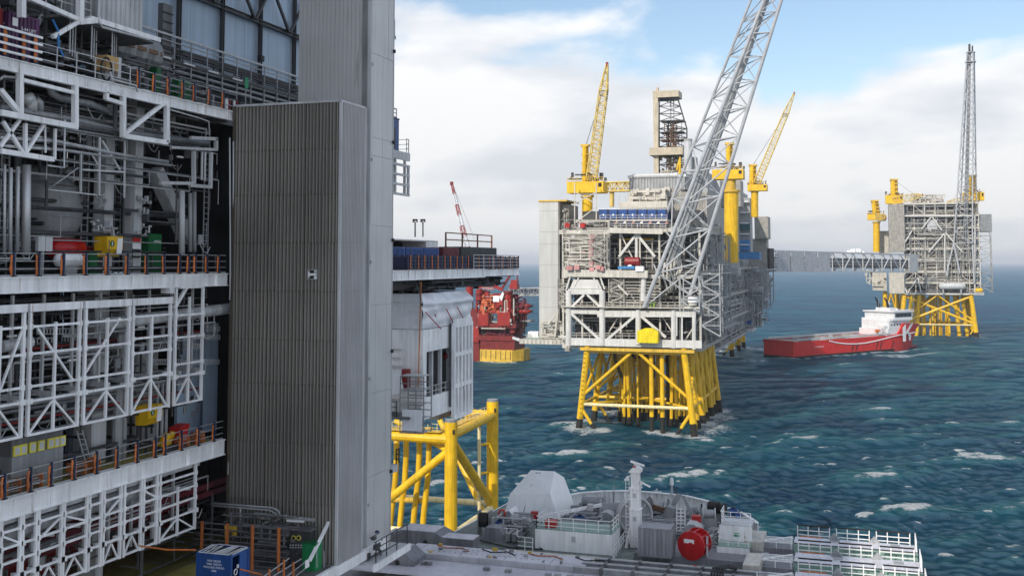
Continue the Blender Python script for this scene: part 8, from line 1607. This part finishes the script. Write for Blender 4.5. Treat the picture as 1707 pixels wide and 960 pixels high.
rbox('left_column', RIGD, 786, 799, 515, 602, d=16, dy=2); rbox('left_column_face', RIGR, 787, 798, 545, 570, d=1, dy=1.2)
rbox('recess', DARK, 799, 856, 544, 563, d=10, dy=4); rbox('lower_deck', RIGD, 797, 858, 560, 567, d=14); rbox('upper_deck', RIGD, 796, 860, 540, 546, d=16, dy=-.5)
q = MB(); a, b = onY(800, 562, RYY + 2), onY(856, 546, RYY + 2); clutter(q, a.x, b.x, RYY + 1, RYY + 4, a.z, b.z, 50, 130, .15, .45, .3); q.build('deck_gear', MAROON, rr_, kind='stuff')
rbox('red_module', RIGR, 797, 814, 521, 543, d=8, dy=-1.5); rbox('red_module', RIGR, 829, 850, 521, 543, d=8, dy=-1.5); rbox('dark_red_module', RIGD, 850, 858, 515, 555, d=10, dy=1); rbox('brown_tank', BROWN, 861, 873, 520, 545, d=6, dy=8); rbox('stern_block', RIGD, 852, 868, 540, 557, d=8, dy=6)
q = MB(); a, b = onY(793, 521, RYY), onY(850, 490, RYY); clutter(q, a.x, b.x, RYY, RYY + 10, a.z, b.z, 200, 131, .2, .7, .4); q.build('deck_gear', RIGR, rr_, kind='stuff')
q = MB(); clutter(q, a.x + 3, b.x - 6, RYY - 1, RYY + 6, a.z, b.z - 1, 90, 132, .15, .5, .35); q.build('deck_gear', mat('orange_red', (.62, .14, .05), .5), rr_, kind='stuff')
q = MB(); clutter(q, a.x, b.x + 3, RYY - 1, RYY + 6, a.z - 8, b.z, 70, 133, .12, .4, .35); q.build('deck_gear', CREAM, rr_, kind='stuff')
rbox('white_unit', WHITE, 822, 832, 493, 503, d=5, dy=-1); MB().prism([onY(832, 496, RYY - 1), onY(838, 486, RYY - 1), onY(840, 490, RYY - 1), onY(836, 502, RYY - 1)], (0, 3, 0)).build('white_canopy', WHITE, rr_)
t = thing('rig_crane', 'dull red crane on a thick pedestal at the right of the red rig', 'crane', onY(846, 545, RYY + 2), 'red cranes of the rig'); TU('pedestal', RIGR, t, onY(847, 545, RYY + 2), onY(847, 488, RYY + 2), 2.1, 14); TU('collar', RIGD, t, onY(847, 489, RYY + 2), onY(847, 485, RYY + 2), 2.7, 14); a, b = onY(849, 482, RYY), onY(862, 474, RYY); BX('cab', RIGR, t, a.x, b.x, RYY, RYY + 4, a.z, b.z); BX('upper_cab', RIGR, t, a.x + .8, b.x - .3, RYY, RYY + 3.5, b.z, b.z + 2.2)
B('boom', RIGD, t, onY(836, 482, RYY), onY(851, 458, RYY), 1.1); B('boom', RIGR, t, onY(822, 476, RYY), onY(838, 483, RYY), 1.2, 1.5); B('stay', RIGD, t, onY(862, 474, RYY), onY(863, 452, RYY), .5)
t = thing('rig_crane', 'red crane with a pale lattice boom at the left of the red rig', 'crane', onY(799, 500, RYY), 'red cranes of the rig'); TU('pedestal', RIGR, t, onY(799, 500, RYY), onY(799, 482, RYY), 1.6, 12); TU('collar', RIGD, t, onY(799, 492, RYY), onY(799, 489, RYY), 2.0, 12); a, b = onY(802, 476, RYY), onY(823, 480, RYY); stuff_lattice(t, square(a, b - a, 2.2, 2.2), square(b, b - a, 1.6, 1.6), 6, mat('pale_pink_red', (.60, .30, .27), .5), .22, .14, 'boom'); MB().cbox(onY(799, 478, RYY), 3.2, 3, 1.8).build('cab', RIGR, t)
TU('pedestal', RIGD, rr_, onY(858, 520, RYY + 8), onY(858, 490, RYY + 8), 2.0, 12)
G = 'free-fall lifeboats of the red rig'
for i, y in enumerate((510, 519)):
    c = onY(872, y, RYY + 6); o = thing('rig_lifeboat', 'dark red lifeboat sticking out to the right of the red rig, the %s one' % ('upper' if i == 0 else 'lower'), 'lifeboat', c, G); MB().path([onY(x, y, RYY + 6) for x in (862, 865, 880, 886)], [.7, 1.5, 1.4, .5], 10).build('hull', RIGD if i == 0 else RIGR, o, smooth=True); MB().cbox(onY(887, y, RYY + 6), .8, 1.2, 1.2).build('nose', BLACK, o)
q = MB(); a, b = onY(852, 535, RYY + 6), onY(878, 495, RYY + 6); clutter(q, a.x, b.x, RYY + 4, RYY + 8, a.z, b.z, 70, 134, .12, .4, .3); q.build('deck_gear', MAROON, rr_, kind='stuff')
rbox('helideck', CREAMG, 866, 884, 534, 536, d=8, dy=7)
t = thing('lattice_boom', 'red and white banded lattice crane boom rising behind the deck containers', 'crane boom', onY(783, 420, RYY + 8)); A_, B_ = onY(783, 430, RYY + 8), onY(753, 306, RYY + 8); d = B_ - A_
for k in range(7): a, b = A_.lerp(B_, k / 7), A_.lerp(B_, (k + 1) / 7); w0, w1 = 2.6 - k * .26, 2.6 - (k + 1) * .26; stuff_lattice(t, square(a, d, w0, w0), square(b, d, w1, w1), 3, (WHITE if k % 2 else mat('boom_red', (.42, .05, .05), .5)), .17, .09, 'boom_section')
rb = onY(783, 520, RYY + 8); TU('pedestal', RIGR, t, (A_.x, A_.y, rb.z), (A_.x, A_.y, A_.z - 1.5), 1.9, 12); MB().cbox(A_ - Vector((0, 0, .6)), 5, 4.5, 2.6).build('cab', RIGR, t); BX('left_pontoon', RIGD, rr_, A_.x - 9, onY(787, 550, RYY + 3).x, RYY + 3, RYY + 18, -3, rb.z)
MB().cbox(B_, 1.4, 1.4, 1.8).build('boom_tip', RIGD, t); TU('luffing_rope', GREY, t, B_, onY(793, 400, RYY + 8), .07, 4); TU('luffing_rope', GREY, t, B_ + Vector((0, 1.5, 0)), onY(790, 400, RYY + 8), .07, 4)
t = thing('low_bridge', 'grey lattice bridge seen low between the red rig and the slab tower', 'bridge', onY(882, 492, 590)); A_, B_ = onY(850, 487, 590), onY(925, 486, 590)
stuff_lattice(t, square(A_, B_ - A_, 4.2, 4.2), square(B_, B_ - A_, 4.2, 4.2), 9, GREY, .4, .25, 'bridge_truss'); BX('walkway', GREY, t, A_.x, B_.x, 588.5, 591.5, A_.z - 1.6, A_.z - .6); TU('pipe', MIDD, t, A_ + Vector((0, 0, .6)), B_ + Vector((0, 0, .6)), .7, 7)
sea_ = build_sea()
# ---------------------------------------------------------------- sea air
hz = MB().box(-70000, 70000, -70000, 70000, -8, 240).build('haze', MATS['white_paint']); hz['kind'] = 'stuff'; hz.data.materials.clear()
hm_ = D.materials.new('haze_air'); hm_.use_nodes = True; t_ = hm_.node_tree; t_.nodes.clear(); pv = t_.nodes.new('ShaderNodeVolumePrincipled'); mo = t_.nodes.new('ShaderNodeOutputMaterial')
pv.inputs['Color'].default_value = (.86, .92, 1.0, 1); pv.inputs['Density'].default_value = 0.00007; t_.links.new(pv.outputs[0], mo.inputs['Volume']); hz.data.materials.append(hm_)
# lettering becomes plain mesh
dg = bpy.context.evaluated_depsgraph_get()
for o in [o for o in SC.objects if o.type == 'FONT']:
    me = D.meshes.new_from_object(o.evaluated_get(dg)); me.name = 'lettering'; n_ = D.objects.new('lettering', me); C.objects.link(n_); n_.parent = o.parent; n_.location = o.location; n_.rotation_euler = o.rotation_euler
    D.objects.remove(o)
